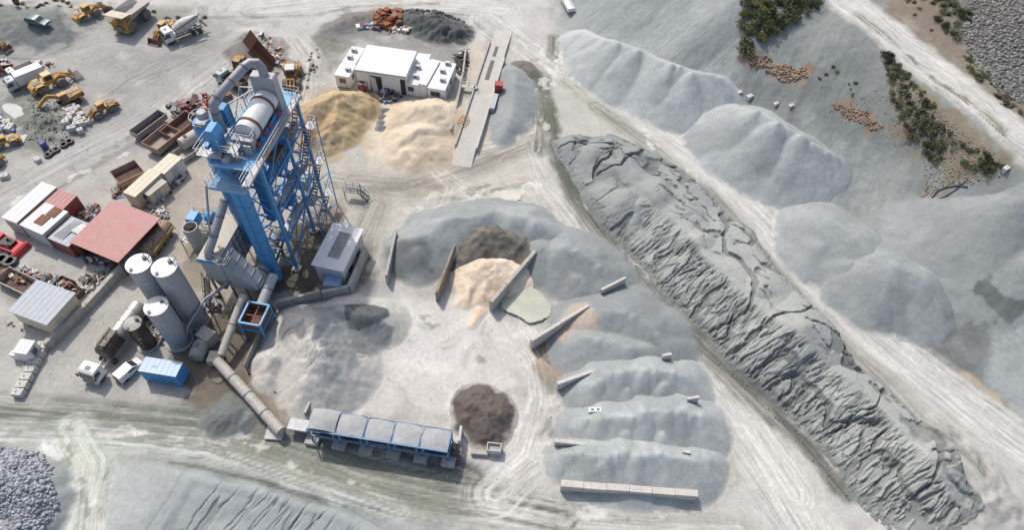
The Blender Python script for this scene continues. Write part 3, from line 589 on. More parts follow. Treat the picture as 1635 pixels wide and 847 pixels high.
PALE = alb(176, 182, 186); MID = alb(150, 157, 163); DARK = alb(122, 128, 132); CREAM = alb(226, 208, 182)
heap('sand_heap', 'golden brown sand heap beside the blue plant tower', 'sand heap', [[(500, 165, 3.6), (535, 150, 4.0), (560, 150, 3.2)], [(540, 152, 3.8), (532, 190, 3.0), (515, 215, 2.0)], [(562, 185, 1.8)], [(490, 205, 2.6)]],
     alb(204, 180, 140), 0.72, 0.15, 0.2, E_SAND, 0.3, alb(190, 164, 124), 0.3, rough=0.9)
heap('sand_heap', 'pale cream sand heap in front of the white cabins', 'sand heap', [[(660, 170, 2.8), (690, 168, 3.0), (705, 178, 2.2)], [(668, 205, 3.2), (672, 215, 2.6)], [(648, 238, 1.6), (690, 236, 1.7)], [(634, 232, 1.3)], [(660, 248, 1.3)]],
     CREAM, 0.52, 0.15, 0.2, E_SAND, 0.3, alb(214, 196, 168), 0.16, rough=0.4)
for i, (qx, qy, wd) in enumerate([(619, 174, 'farthest'), (618, 184, 'second farthest'), (616, 193, 'second nearest'), (615, 201, 'nearest')]):
    heap('gravel_sample', 'low flat dark gravel dump by the cream sand, %s of four' % wd, 'gravel heap', [[(qx - 9, qy, 0.5), (qx + 7, qy, 0.5)]], alb(120, 126, 132), 0.6, 0.1, 0.13, None, 0.15, None, 0.04, foot=0.2, group='four small gravel dumps')
# big loading heap near the plant
def _pl(pp, rel):
    pp.area_z([(500, 486), (552, 488), (556, 530), (580, 585), (540, 600), (512, 560)], 2.2, alb(158, 164, 167), 0.4, 0.8, 0.85)
    pp.area_z([(556, 530), (598, 522), (632, 524), (618, 552), (585, 572), (564, 574)], 0.8, alb(136, 143, 148), 0.25, 0.4, 0.85)
    pp.area_z([(552, 492), (566, 484), (600, 484), (618, 493), (621, 506), (604, 518), (560, 529), (554, 512)], 1.9, alb(104, 111, 116), 0.12, 0.2, 1)
    pp.area_z([(398, 588), (440, 500), (486, 484), (504, 520), (498, 560), (484, 650), (440, 640)], 2.5, alb(212, 206, 196), 0.8, 1.2, 0.8)
def _rl(x, y, z, hb):
    r = rills(x, y, math.radians(250), 0.35, 0.3, 90, 0.03) * ss(0.5, 0.62, fbm(x * 0.15, y * 0.15, 91, 3)); return z - 0.3 * r * ss(0.3, 1.5, z - hb) + 1.0 * (fbm(x * 0.8, y * 0.8, 92, 4) - 0.5) * ss(2.2, 4.0, z - hb)
heap('gravel_heap', 'large grey and cream gravel heap between the blue tower and the feed hoppers', 'gravel heap', [[(470, 510, 3.66), (500, 520, 5.12), (510, 560, 4.88), (490, 600, 3.17), (480, 630, 1.95)], [(575, 500, 2.93), (605, 500, 2.68)], [(545, 490, 3.17)], [(430, 570, 2.44), (425, 600, 1.46)], [(560, 560, 1.95)]],
     alb(202, 200, 193), 0.74, 0.1, 0.15, None, 0.3, None, 0.14, paint=_pl, relief=_rl, rough=0.3, group='loading yard heaps')
heap('planings_heap', 'dark brown asphalt planings heap beside the cold feed hoppers', 'gravel heap', [[(758, 640, 2.0), (776, 652, 2.4), (780, 676, 1.9), (790, 690, 1.2)], [(748, 664, 1.3)], [(800, 668, 1.1)], [(766, 690, 1.0)], [(770, 630, 1.4)]],
     alb(112, 103, 98), 0.68, 0.06, 0.13, None, 0.15, alb(94, 86, 83), 0.2, rough=0.9, foot=0.6, group='loading yard heaps')
# bays
def _pa(pp, rel): pp.area([(620, 400), (690, 400), (700, 450), (625, 470)], alb(116, 122, 128), 0.6, 0.6, 0.9); pp.area([(650, 440), (700, 440), (690, 480), (640, 480)], alb(172, 175, 176), 0.8, 0.8, 0.8)
heap('gravel_heap', 'dark grey gravel heap in the first bay behind the control cabin', 'gravel heap', [[(655, 380, 2.68), (690, 372, 3.17), (720, 362, 3.17)], [(665, 400, 2.44)], [(700, 355, 3.66), (740, 345, 3.90), (790, 338, 3.66), (835, 345, 3.42), (860, 360, 2.93)], [(672, 425, 1.22)]],
     MID, 0.62, 0.2, 0.2, None, 0.4, alb(166, 172, 176), 0.2, group=GRAV, paint=_pa, tips=0.5)
heap('gravel_heap', 'dark brown crusted gravel heap in the bay with the cream sand', 'gravel heap', [[(752, 385, 2.44), (775, 368, 4.39), (795, 372, 4.15), (830, 385, 3.17)], [(770, 395, 2.93), (815, 395, 2.44)]],
     alb(132, 126, 116), 0.7, 0.15, 0.17, None, 0.3, alb(112, 108, 102), 0.3, group=GRAV, rough=0.9)
heap('sand_heap', 'bright cream sand heap tipped between two bay walls', 'sand heap', [[(772, 418, 2.81), (805, 418, 2.68), (820, 424, 2.20)], [(775, 440, 1.95), (770, 465, 1.34)], [(752, 450, 1.34), (745, 475, 0.85)], [(768, 490, 0.61), (752, 520, 0.37)], [(730, 485, 0.37)]],
     alb(243, 224, 199), 0.6, 0.08, 0.15, E_SAND, 0.2, alb(228, 208, 182), 0.2, rough=0.6, group=GRAV)
heap('gravel_heap', 'smooth blue grey gravel heap behind the pale green pond', 'gravel heap', [[(880, 398, 2.6), (905, 396, 3.0), (940, 408, 2.9), (965, 430, 2.4)], [(905, 425, 1.9), (930, 445, 1.9)], [(866, 392, 2.6)]],
     MID, 0.48, 0.06, 0.18, None, 0.4, alb(158, 165, 170), 0.14, group=GRAV, tips=0.5)
def _pd(pp, rel): pp.area([(880, 510), (935, 490), (945, 520), (930, 545), (890, 560)], alb(190, 176, 160), 0.7, 1, 0.9)
heap('gravel_heap', 'grey gravel heap with a tan flank above the rusty puddle', 'gravel heap', [[(955, 500, 2.68), (1000, 495, 3.05), (1040, 520, 2.68), (1060, 545, 2.20)], [(940, 540, 2.32), (985, 550, 2.44), (1030, 555, 2.20)], [(925, 505, 1.83)]],
     MID, 0.45, 0.06, 0.18, None, 0.4, alb(156, 163, 168), 0.14, group=GRAV, paint=_pd, tips=0.5)
heap('gravel_heap', 'pale grey gravel ridge with the small white block at its foot', 'gravel heap', [[(950, 612, 2.44), (985, 595, 2.93), (1040, 590, 3.17), (1085, 600, 2.81)], [(930, 630, 1.22)], [(1000, 620, 2.44)], [(1060, 615, 2.68)]],
     PALE, 0.58, 0.04, 0.18, None, 0.15, alb(160, 167, 172), 0.1, group=GRAV, bands=0.05, tips=1.4)
heap('gravel_heap', 'pale grey gravel ridge between the white block and the front bay', 'gravel heap', [[(935, 672, 1.95), (985, 665, 2.93), (1040, 655, 3.29), (1090, 655, 3.17), (1120, 670, 2.44)], [(915, 685, 1.10)], [(1000, 690, 2.32)], [(1060, 690, 2.56)]],
     PALE, 0.58, 0.04, 0.18, None, 0.15, alb(160, 167, 172), 0.1, group=GRAV, bands=0.05, tips=1.4)
heap('gravel_heap', 'pale grey gravel ridge behind the front row of concrete blocks', 'gravel heap', [[(905, 726, 1.71), (960, 726, 2.68), (1010, 726, 2.93), (1060, 729, 2.93), (1105, 736, 2.44)], [(930, 746, 1.59)], [(1040, 749, 2.07)], [(1125, 731, 1.71)]],
     PALE, 0.58, 0.04, 0.18, None, 0.15, alb(162, 169, 173), 0.1, group=GRAV, bands=0.05, tips=1.4)
heap('gravel_heap', 'small wet dark grey heap beside the lower road', 'gravel heap', [[(345, 665, 1.22), (365, 655, 1.59), (372, 668, 1.10)]], alb(122, 126, 126), 0.55, 0.15, 0.15, None, 0.3, alb(146, 150, 148), 0.25, rough=0.6)
# weighbridge bank and heaps by the upper roads
heap('gravel_bank', 'blue grey gravel bank along the right side of the ramp', 'gravel heap', [[(820, 110, 1.6), (822, 150, 1.9), (815, 185, 1.7), (800, 215, 0.9)]], MID, 0.5, 0.2, 0.2, None, 0.6, alb(160, 166, 170), 0.15)
heap('gravel_bank', 'small brown dirt heap at the top of the ramp bank', 'gravel heap', [[(835, 100, 1.3), (845, 108, 1.2)]], alb(128, 122, 114), 0.55, 0.2, 0.2, None, 0.4, None, 0.25, rough=0.4)
heap('rubble_heap', 'dark rubble heap beside the rusty scrap at the top', 'rubble heap', [[(655, 22, 1.6), (690, 28, 2.2), (725, 40, 2.0)], [(700, 45, 1.5)]], alb(92, 94, 96), 0.55, 0.2, 0.22, None, 0.5, alb(112, 113, 113), 0.5, rough=1.6)
heap('dirt_bank', 'low dark dirt bank with weeds behind the white shed', 'rubble heap', [[(520, 45, 0.8), (560, 25, 1.2), (600, 22, 1.0)]], alb(136, 134, 130), 0.4, 0.2, 0.25, None, 0.6, None, 0.4, rough=0.6)
heap('fines_heap', 'small dark brown heap behind the tipped dump truck', 'gravel heap', [[(385, 68, 1.6), (405, 56, 1.4)]], alb(150, 146, 142), 0.5, 0.2, 0.22, None, 0.5, alb(124, 116, 110), 0.15)
# long rows of pale gravel at the foot of the hill
def _ridges(pts, spurs): return [pts] + spurs
heap('gravel_heap', 'long pale gravel heap of overlapping cones at the foot of the upper slope', 'gravel heap',
     [[(935, 48, 2.50), (970, 62, 3.75), (1020, 78, 4.25), (1060, 98, 4.25), (1100, 112, 4.00), (1150, 122, 3.00)], [(965, 72, 3.25), (945, 85, 2.00)], [(1000, 88, 3.00), (975, 108, 1.88)], [(1040, 100, 3.50), (1000, 120, 1.75)], [(1075, 115, 3.50), (1040, 140, 2.00)], [(1110, 125, 3.25), (1090, 155, 2.12)], [(1140, 132, 2.75), (1130, 160, 1.75)], [(985, 104, 2.25)], [(1003, 120, 2.25)], [(1018, 134, 2.12)]],
     alb(172, 178, 184), 0.64, 0.05, 0.2, None, 0.15, alb(184, 189, 193), 0.12, bands=0.05, tips=1.0, group='gravel heaps by the upper haul road')
heap('gravel_heap', 'pale gravel heap of round cones by the bend of the upper haul road', 'gravel heap',
     [[(1180, 172, 3.75), (1220, 180, 5.25), (1250, 200, 5.25), (1290, 222, 4.25), (1330, 245, 2.50)], [(1190, 190, 3.25), (1165, 205, 2.00)], [(1215, 215, 3.75), (1190, 250, 2.00)], [(1255, 240, 3.75), (1240, 285, 2.00)], [(1285, 250, 3.25), (1290, 280, 2.00)], [(1150, 178, 2.25)], [(1172, 212, 2.38)]],
     alb(176, 182, 187), 0.62, 0.05, 0.2, None, 0.15, alb(164, 171, 177), 0.14, bands=0.05, tips=1.0, group='gravel heaps by the upper haul road')
heap('gravel_heap', 'blue grey gravel heap beside the middle of the upper haul road, bulldozed smooth', 'gravel heap',
     [[(1300, 350, 2.25), (1330, 350, 3.25), (1370, 375, 3.50), (1400, 410, 3.00)], [(1310, 390, 2.50)], [(1360, 420, 2.75), (1370, 460, 1.75)]], alb(164, 170, 176), 0.5, 0.3, 0.24, None, 0.6, alb(154, 161, 166), 0.16, group='gravel heaps by the upper haul road')
heap('gravel_heap', 'blue grey gravel heap with a dark round top by the upper haul road', 'gravel heap',
     [[(1405, 425, 3.75), (1430, 420, 4.50), (1470, 440, 3.75)], [(1420, 460, 2.75)], [(1450, 480, 2.25), (1470, 510, 1.25)]], alb(150, 157, 164), 0.55, 0.25, 0.24, None, 0.8, alb(160, 167, 172), 0.16, group='gravel heaps by the upper haul road')
def _pr(pp, rel): pp.area([(1555, 455), (1618, 490), (1610, 515), (1560, 505), (1540, 480)], alb(108, 115, 115), 0.3, 1.5, 0.9, holes=0.2); pp.area([(1520, 510), (1592, 500), (1602, 560), (1590, 620), (1560, 610), (1500, 560)], alb(116, 122, 120), 0.4, 1.8, 0.85, holes=0.25)
heap('gravel_heap', 'smooth grey gravel ridge running down from the right edge of the hill', 'gravel heap',
     [[(1660, 300, 1.75), (1600, 335, 2.25), (1545, 385, 2.00), (1510, 415, 1.25)], [(1690, 400, 2.25), (1620, 425, 2.00), (1560, 445, 1.25)]], alb(160, 166, 169), 0.5, 0.3, 0.26, None, 0.9, alb(152, 158, 161), 0.2, group='gravel heaps by the upper haul road', tips=0.4, paint=_pr)
# ---------------------------------------------------------------- the long cracked spoil heap
LF = [P2(*q) for q in [(882, 226), (925, 300), (1008, 418), (1098, 522), (1195, 622), (1283, 708), (1358, 794), (1424, 846), (1490, 868)]]
RF = [P2(*q) for q in [(975, 208), (1035, 235), (1130, 300), (1215, 392), (1320, 520), (1420, 622), (1490, 705), (1540, 780), (1560, 812)]]
CR = [(930, 232, 2.6), (985, 262, 4.6), (1050, 318, 5.2), (1115, 385, 5.4), (1190, 462, 5.8), (1275, 535, 7.2), (1330, 585, 5.0), (1400, 640, 4.6), (1450, 690, 4.8), (1490, 745, 4.2), (1520, 800, 1.6)]
CR = [(a, b, h * 0.6) for a, b, h in CR]
CRW = [P(*q) for q in CR]
def spoil():
    foot = LF + RF[::-1]; A_ = math.atan2(CRW[-1].y - CRW[0].y, CRW[-1].x - CRW[0].x); ca, sa = math.cos(A_), math.sin(A_)
    fp = np.array(foot); U = fp[:, 0] * ca + fp[:, 1] * sa; W_ = -fp[:, 0] * sa + fp[:, 1] * ca; res = 0.09
    au = np.arange(U.min() - 1.2, U.max() + 1.2, res); aw = np.arange(W_.min() - 1.2, W_.max() + 1.2, res); u, v = np.meshgrid(au, aw); u = u.ravel(); v = v.ravel()
    x = u * ca - v * sa; y = u * sa + v * ca
    wn = 1.2 * (fbm(x * 0.25, y * 0.25, 5, 4) - 0.5) + 3.0 * (fbm(x * 0.09, y * 0.09, 6, 3) - 0.5); sd = -(polysd(x, y, foot) + wn); keep0 = sd > -1.0
    d, arc, side, idx = segdist(x, y, [(p.x, p.y) for p in CRW])
    hc = np.interp(idx, range(len(CR)), [q[2] for q in CR]); sdc = np.maximum(sd, 0); t = sdc / (sdc + d + 1e-6); left = side < 0
    z = np.where(left, hc * (1 - (1 - t) ** 1.2), hc * (1 - (1 - t) ** 1.6))
    # last truck loads tipped along the crest: overlapping cones and hollows between them
    R_ = random.Random(4); zc = np.full(x.shape, -9.0)
    for k in range(34):
        q = R_.uniform(0, len(CR) - 1.2); i0 = int(q); c = CRW[i0].lerp(CRW[i0 + 1], q - i0); ox, oy = R_.uniform(-3.2, 2.2), R_.uniform(-2.2, 2.2); hh = c.z + R_.uniform(-0.9, 0.7)
        zc = np.maximum(zc, hh - 0.5 * np.sqrt((x - c.x - ox) ** 2 + (y - c.y - oy) ** 2 + 0.6))
    z = np.maximum(z * (0.86 + 0.14 * ss(0.6, 1.0, 1 - t)), zc)
    up = ss(34, 16, arc); z = z + up * (fbm(x * 0.2, y * 0.2, 33, 2) - 0.5) * 2.2 * ss(0.05, 0.5, t) + (fbm(x * 0.13, y * 0.13, 34, 2) - 0.5) * 1.1 * ss(0.1, 0.6, t)
    px_, py_ = P2(1285, 520, 5.2); dp = np.hypot(x - px_, y - py_); z = np.maximum(z, 5.6 - 0.55 * np.sqrt(dp ** 2 + 0.15))
    px2, py2 = P2(1490, 730, 3.2); z = np.maximum(z, 3.6 - 0.5 * np.sqrt((x - px2) ** 2 + (y - py2) ** 2 + 0.3))
    a, b = P(1190, 430), P(1080, 496); fall = math.atan2(b.y - a.y, b.x - a.x)
    def crack(ang, fr_, st, seed, wid, warp=2.0, ws=0.22):
        c, s_ = math.cos(ang), math.sin(ang); p_ = x * c + y * s_; q_ = -x * s_ + y * c + warp * (fbm(x * ws, y * ws, seed + 3, 4) - 0.5)
        n = fbm(q_ * fr_, p_ * fr_ * st, seed, 2); gq = np.abs(n - 0.5); return ss(wid, wid * 0.6, gq)
    faceL = ss(0.3, 1.2, sd) * np.where(left, 1, 0.0) * ss(1.0, 0.86, t); low = ss(10, 26, arc)
    m1 = ss(0.36, 0.5, fbm(x * 0.18, y * 0.18, 22, 3)); m2 = ss(0.46, 0.56, fbm(x * 0.22, y * 0.22, 62, 3))
    cut = faceL * low * (0.5 * m1 * crack(fall, 1.0, 0.16, 21, 0.075) + 0.32 * m2 * crack(fall + 0.12, 1.5, 0.18, 27, 0.095) + 0.3 * crack(fall - 0.08, 1.25, 0.14, 29, 0.065, 1.4) + 0.22 * crack(fall + 0.03, 2.1, 0.16, 63, 0.085, 1.2))
    cut += faceL * 0.6 * crack(fall, 0.24, 0.2, 23, 0.028, 2.4) * (0.5 + 0.5 * low)
    faceR = ss(0.3, 1.0, sd) * np.where(left, 0, 1.0) * ss(1.0, 0.7, t); ax_ = math.atan2(CRW[6].y - CRW[2].y, CRW[6].x - CRW[2].x)
    cut += faceR * 0.45 * crack(ax_ + 0.3, 0.6, 0.4, 24, 0.09, 3.0, 0.4) * ss(0.36, 0.5, fbm(x * 0.25, y * 0.25, 25, 3))
    cut += 0.7 * ss(0.4, 1.4, sd) * crack(fall, 0.14, 0.3, 28, 0.02, 2.4, 0.3)
    cut = np.minimum(cut * 0.74, np.maximum(z, 0) * 0.7)
    z = z - cut + (fbm(x * 0.9, y * 0.9, 35, 3) - 0.5) * 0.12 + (fbm(x * 3.1, y * 3.1, 39, 3) - 0.5) * 0.09
    z = z + ss(-0.2, 0.5, sd) * ss(2.4, 0.5, sd) * (fbm(x * 2.4, y * 2.4, 36, 3) - 0.5) * 0.5
    hb = gz(x, y); z = hb + z * ss(-0.3, 1.2, sd) - 0.3 * ss(0.5, -0.6, sd)
    c = np.empty((len(x), 3)); c[:] = alb(168, 172, 168)
    q = ss(0.35, 0.65, fbm(x * 0.1, y * 0.1, 37, 4))[:, None]; c = c * (1 - 0.5 * q) + alb(180, 182, 177) * 0.5 * q
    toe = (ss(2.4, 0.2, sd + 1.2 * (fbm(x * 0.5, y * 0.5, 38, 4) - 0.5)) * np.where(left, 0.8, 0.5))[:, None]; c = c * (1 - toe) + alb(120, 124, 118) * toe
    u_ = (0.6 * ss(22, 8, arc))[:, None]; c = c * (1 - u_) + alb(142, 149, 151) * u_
    wet = (np.clip(cut, 0, 0.4) / 0.4 * 0.6)[:, None]; c = c * (1 - wet) + alb(100, 105, 104) * wet       # cracks darkened by depth, their shade painted in with damp soil
    Fq = grid_faces(len(au), len(aw), keep0); uq, inv = np.unique(Fq, return_inverse=True)
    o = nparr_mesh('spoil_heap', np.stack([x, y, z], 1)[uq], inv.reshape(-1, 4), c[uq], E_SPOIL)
    setp(o, 'long cracked grey green heap of fines between the two haul roads', 'spoil heap')
spoil()
# ---------------------------------------------------------------- paints and stuff
BLUE = mat('blue_paint', (0.065, 0.30, 0.60), 0.45, dirt=0.35, dirtc=(0.16, 0.24, 0.36))
BLUED = mat('blue_paint_deep', (0.045, 0.20, 0.45), 0.45, dirt=0.3, dirtc=(0.10, 0.16, 0.26))
BLUEL = mat('blue_plate_worn', (0.16, 0.40, 0.66), 0.6, dirt=0.5, dirtc=(0.35, 0.42, 0.48))
GALV = mat('galvanised_steel', (0.33, 0.35, 0.38), 0.5, 0.25, dirt=0.3)
GREYP = mat('grey_painted_steel', (0.42, 0.44, 0.46), 0.5, 0.0, dirt=0.35, dirtc=(0.25, 0.24, 0.22))
GREYD = mat('dark_grey_steel', (0.16, 0.165, 0.17), 0.55, dirt=0.3)
WHITE = mat('white_paint', (0.74, 0.74, 0.73), 0.5, dirt=0.3, dirtc=(0.48, 0.46, 0.42))
WHITED = mat('white_paint_dusty', (0.6, 0.6, 0.58), 0.6, dirt=0.5, dirtc=(0.38, 0.35, 0.3))
ROOFW = mat('white_roof_sheet', (0.72, 0.72, 0.72), 0.75, spec=0.2, dirt=0.2, dirtc=(0.6, 0.59, 0.56), stripes=1.6)
ROOFG = mat('pale_grey_roof_sheet', (0.47, 0.5, 0.53), 0.8, 0.0, spec=0.15, dirt=0.35, dirtc=(0.4, 0.4, 0.38), stripes=1.4)
ROOFR = mat('faded_red_roof_sheet', (0.42, 0.20, 0.19), 0.6, dirt=0.5, dirtc=(0.46, 0.30, 0.27), stripes=1.6)
REDW = mat('dark_red_sheet', (0.26, 0.05, 0.045), 0.55, dirt=0.3)
RED = mat('red_paint', (0.42, 0.03, 0.03), 0.45, dirt=0.3)
REDB = mat('bright_red_paint', (0.6, 0.02, 0.03), 0.4, dirt=0.25)
YEL = mat('yellow_machine_paint', (0.55, 0.31, 0.05), 0.5, dirt=0.6, dirtc=(0.34, 0.26, 0.16), rust=0.12)
YELR = mat('rusty_yellow_paint', (0.45, 0.25, 0.07), 0.6, dirt=0.6, dirtc=(0.26, 0.17, 0.1), rust=0.5)
RUST = mat('rusty_steel', (0.17, 0.075, 0.04), 0.8, dirt=0.5, dirtc=(0.26, 0.14, 0.09))
RUSTR = mat('red_brown_primer', (0.24, 0.10, 0.075), 0.7, dirt=0.5, dirtc=(0.34, 0.24, 0.19))
RUSTD = mat('dark_rust', (0.085, 0.045, 0.032), 0.85, dirt=0.4)
BEDG = mat('dusty_steel_bed', (0.40, 0.36, 0.33), 0.7, dirt=0.5, dirtc=(0.5, 0.48, 0.45))
RUBBER = mat('tyre_rubber', (0.035, 0.035, 0.037), 0.85, dirt=0.7, dirtc=(0.17, 0.165, 0.155))
RUBG = mat('dusty_tyre', (0.14, 0.137, 0.13), 0.9, dirt=0.6, dirtc=(0.3, 0.29, 0.27))
BLACK = mat('black_steel', (0.02, 0.02, 0.021), 0.5, dirt=0.5, dirtc=(0.11, 0.10, 0.09))
GLASS = mat('window_glass', (0.03, 0.04, 0.05), 0.08, dirt=0.3, dirtc=(0.14, 0.15, 0.15), spec=0.8)
CONC = mat('concrete', (0.44, 0.42, 0.385), 0.85, dirt=0.55, dirtc=(0.26, 0.25, 0.225), scale=0.8, bump=0.2)
CONCL = mat('pale_concrete', (0.55, 0.53, 0.49), 0.85, dirt=0.45, dirtc=(0.36, 0.34, 0.31), scale=0.8, bump=0.2)
CREAMP = mat('cream_paint', (0.62, 0.56, 0.43), 0.55, dirt=0.4, dirtc=(0.42, 0.36, 0.28))
BEIGE = mat('beige_steel', (0.46, 0.43, 0.38), 0.6, dirt=0.5, dirtc=(0.3, 0.25, 0.2))
SILO = mat('silo_grey_paint', (0.38, 0.39, 0.41), 0.5, dirt=0.3, dirtc=(0.24, 0.245, 0.26))
CHROME = mat('bright_tank_steel', (0.45, 0.44, 0.42), 0.4, 0.4, dirt=0.5, dirtc=(0.25, 0.2, 0.16))
BITUM = mat('bitumen_stained_steel', (0.05, 0.042, 0.036), 0.45, 0.3, dirt=0.5, dirtc=(0.2, 0.16, 0.12))
TEAL = mat('teal_car_paint', (0.05, 0.13, 0.16), 0.25, dirt=0.25, spec=0.7)
GRAVM = mat('loose_gravel', (0.36, 0.375, 0.39), 0.95, dirt=0.5, dirtc=(0.29, 0.31, 0.32), scale=3, bump=0.3, spec=0.1)
def rail(mb, pts, fr=ID, h=1.05, t=0.055, step=1.4):
    for i in range(len(pts) - 1):
        a, b = Vector(pts[i]), Vector(pts[i + 1]); L = (b - a).length; n = max(1, round(L / step))
        for q in (h, h * 0.5): mb.bar(a + Vector((0, 0, q)), b + Vector((0, 0, q)), t, t, fr)
        for k in range(n + 1):
            p = a + (b - a) * (k / n); mb.bar(p, p + Vector((0, 0, h)), t, t, fr)
def stair(mb, a, b, wd, fr=ID, side='x', n=None):
    """flight of open steps between two points; width along local x or y"""
    a, b = Vector(a), Vector(b); n = n or max(3, int(abs(b.z - a.z) / 0.28)); o = Vector((wd / 2, 0, 0)) if side == 'x' else Vector((0, wd / 2, 0))
    for s in (-1, 1):
        mb.bar(a + o * s, b + o * s, 0.07, 0.2, fr); mb.bar(a + o * s + Vector((0, 0, 1)), b + o * s + Vector((0, 0, 1)), 0.05, 0.05, fr)
        for k in (0, 0.5, 1): p = a + (b - a) * k + o * s; mb.bar(p, p + Vector((0, 0, 1)), 0.05, 0.05, fr)
    for k in range(1, n):
        p = a + (b - a) * (k / n); mb.bar(p - o, p + o, 0.24, 0.04, fr)
# ---------------------------------------------------------------- the blue asphalt plant tower
TA = -math.radians(7.6); T = Fr((-28.9, 53.5, 0), TA)
tw = thing('plant_tower', 'tall blue steel asphalt plant tower carrying a white screen drum', 'plant tower', T(-2, 5.6, 0))
LX = (-4.4, 0.0); LY = (0.0, 6.75, 11.3); LV = (6.0, 10.6, 15.6, 20.4)
for x in LX:
    for y in LY:
        m = WB(); m.bar((x, y, 0.25), (x, y, 20.4), 0.34, 0.34, T); m.build('leg', BLUE, tw)
        m = WB(); m.box(x - 0.55, x + 0.55, y - 0.55, y + 0.55, 0, 0.28, T); m.build('footing', CONC, tw)
for i in range(4):
    z = LV[i]; m = WB()
    for x in LX: m.bar((x, 0, z), (x, 11.3, z), 0.24, 0.3, T)
    for y in LY: m.bar((LX[0], y, z), (LX[1], y, z), 0.22, 0.28, T)
    m.build('floor_beams', BLUED, tw)
zz = (0.3,) + LV
for x in LX:
    m = WB()
    for i in range(4):
        for j in range(2):
            a, b = LY[j], LY[j + 1]; z0, z1 = zz[i], zz[i + 1]
            if j == 0: m.bar((x, a, z0), (x, b, z1), 0.16, 0.16, T); 
            if j == 0 and i in (0, 2): m.bar((x, b, z0), (x, a, z1), 0.13, 0.13, T)
            if j == 1: m.bar((x, b, z0), (x, a, z1), 0.16, 0.16, T)
            if j == 1 and i in (1, 2): m.bar((x, a, z0), (x, b, z1), 0.13, 0.13, T)
    m.build('side_bracing', BLUE, tw)
for y in LY:
    m = WB()
    for i in range(4):
        a, b = (LX[0], LX[1]) if i % 2 else (LX[1], LX[0]); m.bar((a, y, zz[i]), (b, y, zz[i + 1]), 0.14, 0.14, T)
        m.bar((b, y, zz[i]), ((a + b) / 2, y, (zz[i] + zz[i + 1]) / 2), 0.1, 0.1, T)
        m.bar((LX[0], y, zz[i + 1] - 2.0), (LX[1], y, zz[i + 1] - 2.0), 0.1, 0.1, T)
    m.build('cross_bracing', BLUE, tw)
m = WB(); m.box(-4.7, 0.05, -2.1, 11.5, 20.56, 20.7, T); m.build('top_deck', BLUEL, tw)
m = WB(); m.box(0.05, 0.75, -4.2, 11.4, 20.45, 20.6, T); m.bar((0.78, -4.2, 20.4), (0.78, 11.4, 20.4), 0.08, 0.3, T); m.bar((0.02, -4.2, 20.3), (0.02, -2.1, 20.3), 0.1, 0.3, T); wk = m.build('walkway', GALV, tw)
m = WB(); rail(m, [(0.75, -4.2, 20.6), (0.75, 11.4, 20.6), (-2.4, 11.4, 20.7)], T); rail(m, [(0.08, -4.2, 20.6), (0.08, -2.0, 20.6)], T); m.build('railing', GALV, wk)
m = WB(); rail(m, [(-4.7, 11.4, 20.7), (-4.7, 0, 20.7)], T); m.bar((-4.7, 5.0, 20.7), (-4.7, 5.0, 23.4), 0.1, 0.1, T); m.bar((-4.7, 8, 20.7), (-4.7, 8, 23.4), 0.1, 0.1, T); m.bar((-4.7, 5, 23.4), (-2.8, 8.2, 23.4), 0.12, 0.12, T); m.bar((-4.7, 8, 23.4), (-3.0, 8.2, 23.4), 0.12, 0.12, T)
m.bar((-4.7, 5, 20.8), (-4.7, 8, 23.4), 0.09, 0.09, T); m.build('left_railing', GALV, tw)
for y0, y1, z in ((1.0, 10.8, 15.75), (2.2, 11.2, 10.75), (0.4, 6.6, 6.15)):
    m = WB(); m.box(-1.2, -0.15, y0, y1, z, z + 0.08, T); m.build('floor_plate', BLUE if z > 12 else GALV, tw)
    m = WB(); rail(m, [(-0.05, y0, z + 0.1), (-0.05, y1, z + 0.1), (-4.2, y1, z + 0.1)], T); m.build('floor_railing', GALV, tw)
# screen drum on the deck
m = WB(); DX, DZ = -1.5, 22.45
m.lathe([(0.9, 1.75), (1.28, 1.8), (1.3, 2.0), (1.3, 7.75), (1.1, 7.9)], (DX, 0, DZ), 'y', 32, T); dr = m.build('screen_drum', WHITE, tw)
for y in (2.65, 6.3):
    m = WB(); m.lathe([(1.3, y), (1.43, y), (1.43, y + 0.26), (1.3, y + 0.26)], (DX, 0, DZ), 'y', 32, T); m.build('tyre_ring', RUST, dr)
for y in (2.78, 6.43):
    m = WB()
    for x in (-2.4, -0.6): m.box(x - 0.3, x + 0.3, y - 0.35, y + 0.35, 20.7, 21.5, T, 0.1, 0.1)
    m.box(-2.65, -0.35, y - 0.22, y + 0.22, 20.7, 20.86, T); m.build('roller_stand', BLUED, tw)
for x, y in ((-0.35, 1.6), (-0.28, 3.4), (-0.2, 4.6), (-0.15, 6.9)):
    m = WB(); m.lathe([(0.2, -0.3), (0.21, -0.2), (0.21, 0.25), (0.1, 0.32)], (x, y, 21.2), 'y', 12, T); m.box(x - 0.18, x + 0.18, y - 0.25, y + 0.2, 20.95, 21.05, T); m.build('motor', RED, tw)
m = WB(); m.box(-0.75, 0.0, 1.0, 7.6, 20.72, 20.95, T); m.bar((-0.3, 2.2, 21.0), (-0.25, 6.6, 21.3), 0.2, 0.3, T); m.build('drive_frame', BLUE, tw)
m = WB(); m.box(-3.1, -0.05, 7.85, 9.05, 20.72, 25.2, T, 0.15, 0.1); m.box(-2.9, -0.3, 7.9, 9.0, 25.2, 25.32, T); m.build('intake_hood', GREYP, tw)
m = WB(); m.box(-2.7, -0.5, 0.75, 1.75, 20.72, 22.3, T); m.box(-2.8, -0.4, 0.65, 1.75, 22.3, 22.38, T); m.build('discharge_housing', GREYP, tw)
m = WB(); rail(m, [(-2.8, 1.75, 22.38), (-2.8, 0.65, 22.38), (-0.4, 0.65, 22.38), (-0.4, 1.75, 22.38)], T, 0.9, 0.05, 0.8); m.build('housing_railing', GALV, tw)
